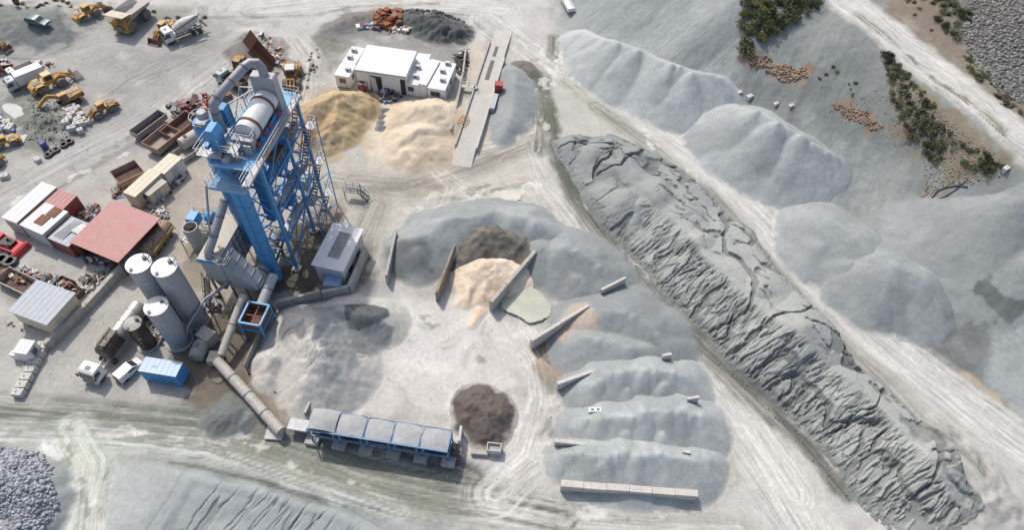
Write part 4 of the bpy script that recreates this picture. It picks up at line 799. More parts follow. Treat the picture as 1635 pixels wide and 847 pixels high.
m = WB(); m.tube([(-1.4, 8.45, 25.0), (-1.5, 8.6, 26.1), (-1.9, 8.6, 26.75), (-2.5, 8.3, 26.9), (-3.0, 7.7, 26.7), (-4.9, 3.9, 25.2), (-5.25, 3.3, 24.7), (-5.35, 3.2, 24.0), (-5.35, 3.2, 20.7)], 0.52, 16, T); du = m.build('exhaust_duct', GALV, tw)
for a, b in (((-3.0, 7.7, 26.7), (-3.08, 7.54, 26.64)), ((-3.9, 5.9, 25.98), (-3.98, 5.74, 25.93)), ((-4.9, 3.9, 25.2), (-4.98, 3.75, 25.12)), ((-5.35, 3.2, 23.7), (-5.35, 3.2, 23.6))): m = WB(); m.tube([a, b], 0.58, 16, T); m.build('flange', GREYD, du)
# elevator: shaft from the ground, head platform, head
m = WB(); m.box(-3.0, -1.25, -2.75, -1.75, 0.3, 17.5, T)
for z in np.arange(1.8, 17, 2.2): m.box(-3.06, -1.19, -2.81, -1.69, z, z + 0.12, T)
m.bar((-2.1, -2.8, 0.5), (-2.1, -2.8, 17.3), 0.12, 0.1, T); m.build('elevator_shaft', BLUE, tw)
m = WB(); m.box(-5.2, -3.75, -0.9, 0.2, 5.2, 17.5, T); m.build('return_shaft', BLUED, tw)
m = WB(); m.box(-2.95, -1.75, 1.6, 2.9, 7.6, 17.5, T, 0.05, 0.05); m.build('feed_chute', BLUED, tw)
m = WB(); m.box(-5.3, -0.95, -2.95, 0.75, 17.5, 17.95, T); pf = m.build('elevator_platform', BLUEL, tw)
m = WB(); rail(m, [(-0.95, -2.95, 17.95), (-5.3, -2.95, 17.95), (-5.3, 0.75, 17.95)], T); m.build('platform_railing', GALV, pf)
m = WB(); m.box(-4.7, -3.4, -0.6, 0.6, 17.95, 23.1, T, 0.02, 0.02); m.box(-4.8, -3.3, -0.7, 0.7, 20.4, 20.55, T); m.prof([(-4.85, 23.1), (-3.25, 23.1), (-3.25, 23.8), (-3.7, 24.5), (-4.45, 24.5), (-4.85, 23.9)], -0.8, 0.75, 'y', T); m.box(-5.0, -4.6, -1.1, -0.6, 22.0, 22.5, T); hd = m.build('elevator_head', BLUE, tw)
m = WB(); m.box(-6.1, -3.1, -1.6, -0.7, 21.3, 21.4, T); rail(m, [(-3.1, -1.6, 21.4), (-6.1, -1.6, 21.4), (-6.1, 1.3, 21.4)], T, 1.0); m.box(-6.1, -4.8, -0.7, 1.3, 21.3, 21.4, T); m.build('head_gallery', GALV, hd)
m = WB(); m.box(-5.9, -4.7, 3.9, 5.2, 20.72, 22.6, T, 0.1, 0.1); m.prof([(-5.9, 22.6), (-4.7, 22.6), (-4.9, 23.3), (-5.5, 23.4)], 3.95, 5.1, 'y', T); m.build('fan_housing', BLUE, tw)
# caged access tower between the head and the drum
m = WB()
for x in (-3.2, -1.5):
    for y in (-1.2, 0.3): m.bar((x, y, 17.95), (x, y, 23.6), 0.08, 0.08, T)
for z in (19.3, 20.7, 22.1): m.box(-3.2, -1.5, -1.2, 0.3, z, z + 0.06, T); rail(m, [(-3.2, -1.2, z), (-1.5, -1.2, z), (-1.5, 0.3, z)], T, 0.9, 0.045, 0.6)
stair(m, (-2.9, -1.0, 17.95), (-1.8, -0.2, 19.3), 0.6, T, 'y'); stair(m, (-1.8, -0.6, 19.3), (-2.9, -0.6, 20.7), 0.6, T, 'y'); m.build('access_stair_cage', GALV, tw)
m = WB(); m.lathe([(0.45, 20.0), (0.6, 20.2), (0.6, 21.2), (0.45, 21.4)], (-3.0, -1.0, 0), 'z', 14, T); m.build('dust_pot', GREYP, tw)
m = WB(); m.prof([(-0.3, 17.95), (0.25, 20.5), (0.25, 23.4), (-0.3, 23.4)], -2.2, -2.12, 'x', Fr(T(0, 0, 0), TA)) if False else m.box(-1.35, -0.5, 0.2, 0.42, 17.95, 22.0, T); m.build('duct_panel', GREYP, tw)
# hot bins, mixer and screens inside the frame
m = WB(); m.box(-3.9, -1.4, 6.6, 10.4, 12.6, 15.5, T); m.build('hot_bins', BLUED, tw)
m = WB()
for y in (6.7, 8.55): m.prof([(-3.8, 12.6), (-1.5, 12.6), (-2.2, 10.9), (-3.0, 10.9)], y, y + 1.8, 'y', T)
m.build('bin_hoppers', BLUE, tw)
m = WB(); m.box(-3.6, -1.2, 5.2, 9.4, 16.4, 18.8, T, 0.3, 0.2); m.build('vibrating_screen', BLUE, tw)
m = WB(); m.tube([(-3.2, 2.6, 17.2), (-0.6, 4.2, 16.9)], 0.42, 12, T); m.box(-1.6, -0.5, 4.0, 6.6, 15.9, 16.5, T); m.build('rusty_chute', RUST, tw)
m = WB(); m.box(-3.4, -1.6, 4.6, 7.2, 6.6, 8.2, T); m.tube([(-3.5, 5.8, 7.0), (-1.3, 5.8, 7.0)], 0.7, 14, T); m.build('mixer', BLUED, tw)
m = WB(); m.box(-2.2, -0.4, 8.6, 10.6, 6.2, 8.0, T); m.build('control_box', WHITED, tw)
for k, (x, y, z) in enumerate(((-1.2, 10.2, 16.3), (-0.8, 9.4, 16.2), (-1.0, 2.0, 11.2))):
    m = WB(); m.lathe([(0.35, -0.6), (0.4, -0.5), (0.4, 0.4), (0.2, 0.6)], (x, y, z), 'y', 12, T); m.build('gearbox', RUST if k == 1 else GREYP, tw)
# outside stairs and landings on the right
prev = None
for k, z in enumerate((3.0, 6.1, 9.2, 12.3, 15.4, 18.2)):
    rear = k % 2 == 0; y0 = 10.9 if rear else 6.2
    m = WB(); m.box(0.22, 1.35, y0, y0 + 1.5, z, z + 0.07, T)
    ed = [(0.3, y0, z), (2.0, y0, z), (2.0, y0 + 1.5, z), (0.3, y0 + 1.5, z)] if False else [(1.35, y0, z), (1.35, y0 + 1.5, z), (0.25, y0 + 1.5, z)] if rear else [(1.35, y0 + 1.5, z), (1.35, y0, z), (0.25, y0, z)]
    rail(m, ed, T, 1.05, 0.06, 0.7); m.build('landing', GALV, tw)
    m = WB(); a = (0.8, 6.2 if k == 0 else (7.7 if rear else 10.9), 0.1 if k == 0 else z - 3.1 if k < 5 else z - 2.8); stair(m, a, (0.8, y0 if rear else y0 + 1.5, z), 0.7, T, 'x'); m.build('stair_flight', GREYD, tw)
m = WB(); stair(m, (0.8, 7.7, 18.2), (0.45, 10.6, 20.6), 0.6, T, 'x'); m.build('stair_flight', GREYD, tw)
m = WB(); m.bar((1.35, 6.3, 0), (1.35, 6.3, 16.0), 0.12, 0.12, T); m.bar((1.35, 12.35, 0), (1.35, 12.35, 15.6), 0.12, 0.12, T)
for k in range(5): m.bar((1.35, 6.3 if k % 2 else 12.3, 0.3 + 3.1 * k), (1.35, 12.3 if k % 2 else 6.3, 3.2 + 3.1 * k), 0.09, 0.09, T)
m.build('stair_frame', BLUE, tw)
m = WB(); m.box(2.2, 4.4, 13.5, 14.6, 1.5, 1.58, T); rail(m, [(2.2, 13.5, 1.58), (4.4, 13.5, 1.58), (4.4, 14.6, 1.58), (2.2, 14.6, 1.58)], T); stair(m, (4.4, 14.05, 1.5), (5.6, 14.05, 0.1), 0.8, T, 'y'); m.bar((2.2, 13.6, 0), (2.2, 13.6, 1.5), 0.1, 0.1, T); m.bar((4.3, 14.5, 0), (4.3, 14.5, 1.5), 0.1, 0.1, T); m.build('side_platform', GREYD, tw)
# filler silo on the left
fs = thing('filler_silo', 'slim blue filler silo with a grey filter cap beside the plant tower', 'silo', T(-6.9, 2.6, 0))
m = WB(); m.lathe([(0.5, 2.2), (1.25, 4.6), (1.25, 22.3), (1.15, 22.5)], (-6.9, 2.6, 0), 'z', 24, T); m.build('silo_body', BLUE, fs)
m = WB(); m.lathe([(0.62, 22.5), (0.62, 23.3), (0.5, 23.6), (0.1, 23.7)], (-6.9, 2.9, 0), 'z', 16, T); m.box(-7.3, -6.1, 1.5, 2.4, 22.5, 23.0, T); m.build('filter_cap', GREYP, fs)
m = WB()
for k in range(4): a = k * 1.571 + 0.78; m.bar((-6.9 + 1.1 * math.cos(a), 2.6 + 1.1 * math.sin(a), 0), (-6.9 + 1.15 * math.cos(a), 2.6 + 1.15 * math.sin(a), 4.8), 0.18, 0.18, T)
m.build('silo_legs', BLUED, fs)
m = WB(); rail(m, [(-6.9 + 1.3 * math.cos(a), 2.6 + 1.3 * math.sin(a), 22.3) for a in np.linspace(0, 6.283, 13)], T, 1.0, 0.05, 0.7); m.bar((-8.2, 2.4, 1), (-8.2, 2.4, 22.5), 0.06, 0.3, T); m.build('top_railing', GALV, fs)
# ---------------------------------------------------------------- bag filter house
bh = thing('bag_filter_house', 'grey panelled bag filter house on legs in front of the blue tower', 'dust filter', T(-6.6, -3, 0))
m = WB(); m.prof([(-8.1, 4.4), (-5.55, 3.4), (-5.55, 8.45), (-8.1, 8.3)], -6.4, 0.9, 'y', T); m.build('filter_body', GREYP, bh)
m = WB(); m.prof([(-8.25, 8.3), (-5.5, 8.45), (-5.5, 8.58), (-8.25, 8.43)], -6.5, 1.0, 'y', T)
m.build('roof', BEIGE, bh)
m = WB(); m.box(-8.35, -6.0, -6.62, -6.5, 8.0, 8.55, T); m.build('eave', BLUE, bh)
m = WB(); m.add([T(-5.5, -6.35, 8.3), T(-5.5, -3.6, 8.3), T(-1.75, -4.3, 3.3), T(-1.75, -6.4, 3.3), T(-5.5, -6.35, 3.0), T(-5.5, -3.6, 3.0)], [(0, 3, 2, 1), (0, 4, 3), (1, 2, 5), (3, 4, 5, 2), (0, 1, 5, 4)])
for k in range(5):
    f = k / 5 + 0.1; a = Vector((-5.5, -6.37, 8.32)).lerp(Vector((-1.75, -6.42, 3.32)), f); b = Vector((-5.5, -3.6, 8.34)).lerp(Vector((-1.75, -4.3, 3.34)), f); m.bar(a, b, 0.07, 0.07, T)
m.build('sloped_hopper', GREYP, bh)
m = WB()
for k in range(7): m.bar((-5.48, -5.8 + k * 1.0, 3.4), (-5.48, -5.8 + k * 1.0, 8.4), 0.08, 0.08, T)
for z in (4.8, 6.2, 7.4): m.bar((-5.47, -6.4, z), (-5.47, 0.9, z), 0.05, 0.05, T)
for k in range(7): m.bar((-8.14, -5.8 + k * 1.0, 4.4), (-8.14, -5.8 + k * 1.0, 8.3), 0.08, 0.08, T)
m.build('panel_ribs', GREYD, bh)
for x in (-8.0, -5.6):
    for y in (-6.2, -2.8, 0.7): m = WB(); m.bar((x, y, 0), (x, y, 4.6), 0.22, 0.22, T); m.build('leg', GREYD, bh)
for x, y in ((-1.9, -6.2), (-3.6, -6.3)): m = WB(); m.bar((x, y, 0), (x, y, 3.6), 0.2, 0.2, T); m.build('leg', GREYD, bh)
m = WB(); m.box(-8.9, -8.15, -6.4, 0.6, 4.2, 4.28, T); rail(m, [(-8.15, -6.4, 4.28), (-8.9, -6.4, 4.28), (-8.9, 0.6, 4.28)], T); m.bar((-8.9, -6.2, 0), (-8.9, -6.2, 4.3), 0.12, 0.12, T); m.bar((-8.9, 0.4, 0), (-8.9, 0.4, 4.3), 0.12, 0.12, T); stair(m, (-8.5, -8.6, 0.1), (-8.5, -6.4, 4.2), 0.7, T, 'x'); m.build('side_gallery', GREYD, bh)
m = WB()
for k in range(3): m.prof([(-7.9, 4.3), (-5.8, 3.5), (-6.5, 2.0), (-7.0, 2.0)], -6.2 + k * 2.3, -4.2 + k * 2.3, 'y', T)
m.build('dust_hoppers', GREYD, bh)
m = WB(); rail(m, [(-5.9, -6.3, 8.6), (-4.7, -6.3, 8.0), (-4.7, -4.9, 8.0), (-5.9, -4.9, 8.6)], T, 0.9, 0.06, 0.5); m.box(-5.5, -4.7, -6.3, -4.9, 7.9, 7.98, T); m.tube([(-6.0, -6.6, 8.6), (-5.2, -6.9, 8.5), (-4.5, -6.6, 8.4), (-4.4, -5.4, 8.4)], 0.09, 8, T); m.build('valve_platform', GALV, bh)
m = WB(); m.tube([(-6.9, -6.0, 8.5), (-6.85, -5.7, 9.2), (-6.6, -4.9, 9.9), (-6.0, -1.6, 12.4), (-5.8, -0.6, 13.2)], 0.52, 16, T); du = m.build('gas_duct', GALV, bh)
for f in (0.15, 0.6, 0.95): m = WB(); a = Vector((-6.6, -4.9, 9.9)).lerp(Vector((-5.8, -0.6, 13.2)), f); b = a + Vector((0.02, 0.11, 0.08)); m.tube([a, b], 0.58, 16, T); m.build('flange', GREYD, du)
m = WB(); m.tube([(-6.9, -5.2, 8.6), (-5.9, -2.4, 17.4)], 0.14, 8, T); m.build('vent_pipe', GALV, bh)
# ---------------------------------------------------------------- dryer drum under the elevator
dd = thing('dryer_drum', 'beige rotary dryer drum lying on a frame between bag house and elevator', 'dryer drum', T(-3, -1.5, 0))
E0, E1 = Vector((-2.75, -5.6, 2.9)), Vector((-3.45, 3.2, 3.3))
m = WB(); m.tube([E0, E0.lerp(E1, 0.02), E0.lerp(E1, 0.98), E1], [0.7, 0.95, 0.95, 0.7], 24, T); b = m.build('drum', BEIGE, dd)
for f in (0.22, 0.74): m = WB(); m.tube([E0.lerp(E1, f), E0.lerp(E1, f + 0.03)], 1.06, 24, T); m.build('tyre_ring', GREYD, b)
m = WB()
for f in (0.12, 0.4, 0.82): c = E0.lerp(E1, f); m.box(c.x - 1, c.x - 0.7, c.y - 0.15, c.y + 0.15, 0, 2.2, T); m.box(c.x + 0.7, c.x + 1, c.y - 0.15, c.y + 0.15, 0, 2.2, T)
m.bar((-3.7, -5.4, 1.9), (-4.4, 3.0, 2.1), 0.2, 0.3, T); m.bar((-1.8, -5.4, 1.9), (-2.5, 3.0, 2.1), 0.2, 0.3, T); m.build('drum_frame', GREYD, dd)
# ---------------------------------------------------------------- exhaust stack with fan
st = thing('exhaust_stack', 'short grey exhaust stack with a rusty open mouth beside a blue fan', 'chimney', (-43.1, 56.6, 0))
m = WB(); S = Fr((-43.1, 56.6, 0), TA); m.lathe([(0.95, 0), (0.95, 3.9), (0.86, 3.9), (0.86, 2.6)], (0, 0, 0), 'z', 22, S); m.build('stack', GREYP, st)
m = WB(); m.lathe([(0.855, 2.6), (0.855, 3.88)], (0, 0, 0), 'z', 22, S) if False else m.lathe([(0.84, 2.7), (0.845, 2.8)], (0, 0, 0), 'z', 22, S); m.bar((-0.8, 0, 3.8), (0.8, 0, 3.8), 0.06, 0.06, S); m.bar((0, -0.8, 3.8), (0, 0.8, 3.8), 0.06, 0.06, S); m.build('mouth', RUST, st)
m = WB(); m.box(-1.3, 1.0, -1.3, -1.1, 1.9, 1.98, S); rail(m, [(-1.3, 1.0, 2.0), (-1.3, -1.3, 2.0), (1.0, -1.3, 2.0)], S, 0.9); m.box(-1.3, -1.0, -1.3, 1.0, 1.9, 1.98, S); m.bar((-1.3, -1.3, 0), (-1.3, -1.3, 2), 0.1, 0.1, S); m.bar((1.0, -1.3, 0), (1, -1.3, 2), 0.1, 0.1, S); m.build('stack_gallery', GALV, st)
fa = thing('exhaust_fan', 'blue exhaust fan and motor on a steel frame behind the grey stack', 'fan', S(1.2, 3.0, 0))
m = WB(); m.box(-1.7, -0.3, 1.4, 3.2, 1.9, 3.4, S, 0.1, 0.1); m.build('fan_box', BLUE, fa)
m = WB(); m.lathe([(0.75, 0), (0.8, 0.1), (0.8, 0.9), (0.75, 1.0)], (0.6, 3.0, 2.8), 'x', 18, S); m.box(0.3, 1.9, 2.3, 3.7, 1.8, 2.1, S); m.build('fan_scroll', BLUE, fa)
m = WB()
for x in (-1.8, 1.2, 3.6):
    for y in (1.2, 4.0): m.bar((x, y, 0), (x, y, 2.0), 0.12, 0.12, S)
for y in (1.2, 4.0): m.bar((-1.8, y, 1.85), (3.6, y, 1.85), 0.14, 0.2, S); m.bar((1.2, y, 0.1), (3.6, y, 1.8), 0.1, 0.1, S)
rail(m, [(-1.8, 4.0, 1.9), (3.6, 4.0, 1.9)], S); m.build('fan_frame', GREYD, fa)
# ---------------------------------------------------------------- silos and tanks
def silo(px, py, h, r, label, cap=WHITE, body=SILO, name='storage_silo'):
    p = P(px, py, h); f = Fr((p.x, p.y, 0)); t = thing(name, label, 'silo' if name == 'storage_silo' else 'tank', f.o, group='grey storage silos' if name == 'storage_silo' else None)
    m = WB(); m.lathe([(r, 0), (r, h - 0.06)], n=36, fr=f); 
    m.build('silo_body' if name == 'storage_silo' else 'tank_body', body, t)
    m = WB(); m.lathe([(r + 0.03, h - 0.06), (r + 0.03, h + 0.02), (r * 0.5, h + 0.14), (0.0, h + 0.2)], n=36, fr=f); c = m.build('roof', cap, t)
    m = WB(); rail(m, [(r * 0.2, r * 0.75, h + 0.1), (r * 0.75, r * 0.3, h + 0.1), (r * 0.75, r * 0.75, h + 0.06)], f, 0.5, 0.05, 0.4); m.lathe([(0.22, h + 0.1), (0.22, h + 0.45), (0.0, h + 0.5)], (r * 0.35, r * 0.45, 0), n=10, fr=f); m.build('vent', GREYD, c)
    m = WB(); m.lathe([(0.2, h + 0.1), (0.2, h + 0.2), (0.0, h + 0.22)], (-r * 0.3, -r * 0.72, 0), n=10, fr=f); m.build('hatch', GREYD, c)
    m = WB(); m.lathe([(r + 0.35, 0), (r + 0.35, 0.22), (r, 0.22)], n=24, fr=f); m.build('plinth', CONC, t)
    m = WB(); m.bar((r * 0.2, -r - 0.05, h - 1.9), (r * 0.55, -r * 0.9 - 0.05, h - 1.9), 0.05, 0.08, f); m.build('bracket', WHITE, t)
    return t
silo(221, 421, 11.2, 1.42, 'tall grey silo with white roof, nearest the red roofed shed')
silo(262, 427, 11.2, 1.42, 'tall grey silo with white roof, standing nearest the bag filter house')
silo(249, 489, 7.9, 1.36, 'shorter grey silo with white roof, in front of the two tall silos')
silo(212, 517, 4.9, 1.0, 'black upright bitumen tank beside the shorter silo', mat('dusty_tank_lid', (0.42, 0.40, 0.37), 0.6, dirt=0.5), BITUM, 'bitumen_tank')
# ---------------------------------------------------------------- helpers for buildings fixed by their roof corners
def quad(px, z):
    """roof corners in the photo at height z -> frame at the first corner, with size along x and y"""
    a, b, c, d = [P(q[0], q[1], z) for q in px]
    u = (b - a) + (c - d); ang = math.atan2(u.y, u.x); fr = Fr((a.x, a.y, 0), ang)
    ux, uy = math.cos(ang), math.sin(ang); w = (((b - a) + (c - d)) / 2).length
    v = ((d - a) + (c - b)) / 2; dep = -v.x * uy + v.y * ux
    cen = (a + b + c + d) / 4; o = cen - Vector((ux, uy, 0)) * w / 2 - Vector((-uy, ux, 0)) * dep / 2
    return Fr((o.x, o.y, 0), ang), w, dep
def cabin(px, z, label, cat='site cabin', name='site_cabin', wall=WHITE, roof=ROOFW, win=(), door=None, group=None, over=0.1, slope=0.0, acs=()):
    """box building: walls, roof sheet, framed windows, door, roof units. win: (side, position 0..1, width)"""
    f, w, d = quad(px, z)
    if d < 0: f = Fr(f(0, d, 0), f.a); d = -d
    t = thing(name, label, cat, f(w / 2, d / 2, 0), group=group)
    m = WB(); m.box(0, w, 0, d, 0.12, z - 0.1, f); wl = m.build('wall', wall, t)
    m = WB(); m.prof([(-over, z - 0.1 - slope), (d + over, z - 0.1), (d + over, z + 0.02), (-over, z + 0.02 - slope)], -over, w + over, 'x', f)
    nr = max(3, int(w / 0.62))
    for k in range(nr + 1): m.box(-over * .9 + (w + over * 1.8 - 0.07) * k / nr, -over * .9 + (w + over * 1.8 - 0.07) * k / nr + 0.07, -over, d + over, z + 0.01, z + 0.045, f)
    rf = m.build('roof', roof, t)
    def at(side, u, a0, a1, z0, z1, out, m):
        if side == 'f': m.box(u * w + a0, u * w + a1, -out, 0.02, z0, z1, f)
        if side == 'b': m.box(u * w + a0, u * w + a1, d - 0.02, d + out, z0, z1, f)
        if side == 'r': m.box(w - 0.02, w + out, u * d + a0, u * d + a1, z0, z1, f)
        if side == 'l': m.box(-out, 0.02, u * d + a0, u * d + a1, z0, z1, f)
    for s, u, wd in win:
        m = WB(); at(s, u, -wd / 2 - 0.08, wd / 2 + 0.08, 1.0, 1.98, 0.06, m); wf = m.build('window', GREYP, t)
        m = WB(); at(s, u, -wd / 2, -0.02, 1.08, 1.9, 0.075, m); at(s, u, 0.02, wd / 2, 1.08, 1.9, 0.075, m); m.build('pane', GLASS, wf)
    for s, u in (door or ()):
        m = WB(); at(s, u, -0.48, 0.48, 0.1, 2.08, 0.05, m); dr_ = m.build('door', GREYP, t)
        m = WB(); at(s, u, 0.3, 0.38, 1.0, 1.12, 0.1, m); m.build('handle', GREYD, dr_)
    for x, y in acs:
        m = WB(); m.box(x * w - 0.45, x * w + 0.45, y * d - 0.25, y * d + 0.25, z + 0.02, z + 0.62, f); a_ = m.build('air_conditioner', WHITED, rf)
        m = WB(); m.lathe([(0.2, y * d - 0.27), (0.2, y * d - 0.255)], (x * w, 0, z + 0.32), 'y', 12, f); m.build('grille', GREYD, a_)
    return t, f, w, d
# ---------------------------------------------------------------- white workshop and cabins at the top
sh, f, w, d = cabin([(566, 110), (645, 121), (666, 83), (588.6, 72)], 4.1, 'large white metal shed with a flat white roof between the cabins', 'shed', 'metal_shed', over=0.15)
m = WB(); m.box(w * 0.26, w * 0.5, -0.03, 0.05, 0.1, 3.2, f); m.build('door_opening', BLACK, sh)
m = WB(); m.prof([(w * 0.3, 0.1), (w * 0.42, 0.1), (w * 0.38, 2.9), (w * 0.27, 3.2)], -0.16, -0.08, 'y', f); m.build('sliding_door', WHITED, sh)
m = WB(); m.box(w * 0.88, w * 0.985, -0.03, 0.05, 0.2, 3.3, f); m.build('vent_opening', BLACK, sh)
m = WB(); m.box(-0.02, w + 0.02, -0.09, -0.02, 3.75, 3.95, f); m.build('gutter', GREYP, sh)
cabin([(533, 119), (557, 122.5), (567, 105), (546, 101)], 2.5, 'white site cabin with a window at the left front of the shed', win=(('f', 0.5, 1.0), ('r', 0.5, 0.8)), door=(('r', 0.8),), acs=((0.75, 0.5),), group='white site cabins')
cabin([(547, 99.5), (568, 103.5), (580, 77), (562, 74)], 2.4, 'longer white site cabin behind the left front cabin', win=(('r', 0.3, 0.9), ('r', 0.7, 0.9)), acs=((0.4, 0.3), (0.4, 0.72)), group='white site cabins')
cabin([(644, 132), (671, 136), (688, 96), (664, 91)], 2.55, 'white site cabin touching the right side of the shed', win=(('f', 0.45, 0.9),), acs=((0.6, 0.25), (0.45, 0.6)), group='white site cabins')
cabin([(680, 139), (706.5, 143), (731, 103), (702, 98)], 2.55, 'rightmost white site cabin with a double window', win=(('f', 0.45, 1.5), ('r', 0.5, 1.0)), door=(('r', 0.2),), acs=((0.7, 0.3), (0.5, 0.62), (0.6, 0.93)), group='white site cabins')
cp, f, w, d = cabin([(669, 133), (682, 136), (700, 97), (689, 95)], 2.85, 'white covered passage roof between the two right cabins', 'canopy', 'passage_canopy')
cabin([(664, 93), (684, 96), (688, 87), (668, 85)], 2.3, 'small white plant box behind the right side of the shed', 'plant box', 'plant_box', over=0.04)
# ---------------------------------------------------------------- workshops on the left
f, w, d = quad([(112, 386), (191, 418), (251, 348), (180, 319)], 3.6); os_ = thing('open_shed', 'open shed under a wide faded red sheet roof', 'shed', f(w / 2, d / 2, 0))
m = WB(); m.prof([(-0.1, 3.3), (d + 0.1, 3.5), (d + 0.1, 3.62), (-0.1, 3.42)], -0.1, w + 0.1, 'x', f); os_r = m.build('roof', ROOFR, os_)
m = WB(); m.box(0, 0.15, 0.1, d - 0.1, 0, 3.3, f); m.box(0.15, w * 0.9, d - 0.2, d - 0.05, 0, 3.3, f); m.build('wall', REDW, os_)
for x_ in (0.3, 0.5 * w, w - 0.3):
    for y_ in (0.3, d - 0.5): m = WB(); m.bar((x_, y_, 0), (x_, y_, 3.35), 0.18, 0.18, f); m.build('post', RUSTD, os_)
m = WB(); m.bar((0.1, 0.05, 3.3), (w, 0.05, 3.3), 0.12, 0.2, f); m.bar((w - 0.1, 0, 3.3), (w - 0.1, d, 3.4), 0.12, 0.2, f); m.build('roof_beam', RUSTD, os_r)
cabin([(1.6, 346), (24, 355), (91, 300), (68.5, 292)], 3.0, 'narrow workshop with a long white roof at the far left', 'workshop', 'workshop', wall=WHITED, roof=ROOFW, win=(('f', 0.5, 1.0),), door=(('f', 0.2),))
cabin([(62, 322), (99, 333), (124, 314), (87, 300)], 2.7, 'faded red container between the white roofs and the yard', 'container', 'container', wall=REDW, roof=ROOFR, over=0.03)
wk2, f, w, d = cabin([(33, 359), (65, 373), (110, 340), (72, 324)], 3.1, 'workshop with a white roof carrying two brown hatches', 'workshop', 'workshop', wall=WHITED, roof=ROOFW)
for x, y in ((0.52, 0.42), (0.62, 0.82)):
    m = WB(); m.box(w * x - 0.7, w * x + 0.7, d * y - 0.8, d * y + 0.8, 3.05, 3.24, f); m.build('roof_hatch', RUST, wk2)
wk3, f, w, d = cabin([(81, 380), (112, 396), (142, 357), (112, 347)], 2.7, 'low workshop with a grey roof beside the red roofed shed', 'workshop', 'workshop', wall=REDW, roof=ROOFG)
m = WB()
for k in range(5): m.bar((w * 0.1 + k * 0.35, 0.5, 2.75), (w * 0.25 + k * 0.3, d * 0.95, 2.8 + 0.05 * k), 0.14, 0.14, f)
m.build('stacked_beams', GALV, wk3)
m = WB(); m.box(w * 0.6, w * 0.98, d * 0.5, d * 0.9, 2.7, 2.95, f); m.build('skylight', WHITED, wk3)
cabin([(28, 354), (37, 358), (76, 325), (68, 322)], 2.75, 'lean-to with a rusty roof between the two white workshop roofs', 'lean-to', 'lean_to', wall=RUSTD, roof=RUST)
cabin([(64, 374), (82, 382), (117, 350), (108, 344)], 2.4, 'rusty roofed lean-to beside the low grey workshop', 'lean-to', 'lean_to', wall=RUSTD, roof=RUSTR)
cabin([(12, 495), (72, 516), (120, 471), (62, 450)], 3.1, 'shed with a pale grey sheet roof beside the long concrete wall', 'shed', 'open_shed', wall=CREAMP, roof=ROOFG, over=0.2, door=(('r', 0.3),))
cabin([(20, 563), (43, 566), (55, 545), (33, 542)], 2.3, 'small white hut beside the row of concrete blocks', 'hut', 'hut', wall=WHITE, roof=ROOFW, win=(('r', 0.5, 0.7),), over=0.05)
cabin([(14, 567), (23, 569), (27, 562), (19, 560)], 1.3, 'small white cabinet standing against the white hut', 'cabinet', 'cabinet', wall=WHITE, roof=ROOFW, over=0.02)
cabin([(197, 308), (217, 315), (256, 276.5), (238, 268)], 2.6, 'cream container cabin with an annex behind the red roofed shed', 'container', 'container_cabin', wall=CREAMP, roof=CREAMP, win=(('r', 0.3, 0.9),), over=0.02, group='cream containers')
cabin([(242, 270), (262, 277.5), (291, 253), (271, 244)], 2.6, 'cream container with a pale dented side, next to the trailers', 'container', 'container_cabin', wall=WHITED, roof=CREAMP, door=(('r', 0.5),), over=0.02, group='cream containers')
cabin([(225, 305), (238, 314), (266, 289.5), (251, 283)], 2.15, 'low cream annex in front of the container cabin', 'annex', 'annex', wall=CREAMP, roof=BEIGE, over=0.05, door=(('r', 0.4),))
bc, f, w, d = cabin([(220, 592), (280, 603), (292, 579), (233, 571)], 2.55, 'blue container with a pale blue roof beside the white van', 'container', 'container', wall=BLUE, roof=mat('pale_blue_roof', (0.42, 0.55, 0.68), 0.5, dirt=0.4, dirtc=(0.5, 0.55, 0.6)), over=0.02)
m = WB()
for k in range(24): m.box(w * k / 24 + 0.02, w * k / 24 + 0.12, -0.03, 0.03, 0.2, 2.35, f)
m.build('corrugation', BLUE, bc)
for x in (0.28, 0.7): m = WB(); m.box(w * x - 0.25, w * x + 0.25, -0.04, 0.03, 0.5, 0.75, f); m.build('vent', GREYD, bc)
m = WB(); m.box(w * 0.3, w * 0.42, d * 0.4, d * 0.55, 2.55, 2.62, f); m.build('roof_plate', GREYP, bc)
# control cabin with the silver roof
cc, f, w, d = cabin([(509, 421), (546, 433), (576, 366), (526, 359)], 3.9, 'control cabin under a silver sheet roof with a grille beside the blue tower', 'control cabin', 'control_cabin', wall=WHITED, roof=ROOFW, over=0.3, win=(('f', 0.5, 1.8), ('r', 0.3, 1.2), ('r', 0.7, 1.2)), door=(('l', 0.3),))
m = WB(); m.box(w * 0.32, w * 0.74, d * 0.22, d * 0.86, 3.92, 4.0, f)
m.build('roof_grille', BEIGE, cc)
m = WB()
for k in range(10): m.box(w * 0.33 + k * w * 0.04, w * 0.33 + k * w * 0.04 + 0.05, d * 0.23, d * 0.85, 4.0, 4.12, f)
m.build('grille_bars', GREYP, cc)
cabin([(516, 455), (541, 457), (546, 440), (520, 437)], 2.3, 'small white and blue switch cabin in front of the control cabin', 'switch cabin', 'switch_cabin', wall=mat('pale_blue_panel', (0.5, 0.56, 0.64), 0.5), roof=mat('blue_lid', (0.22, 0.36, 0.55), 0.5), door=(('f', 0.4),), over=0.03)
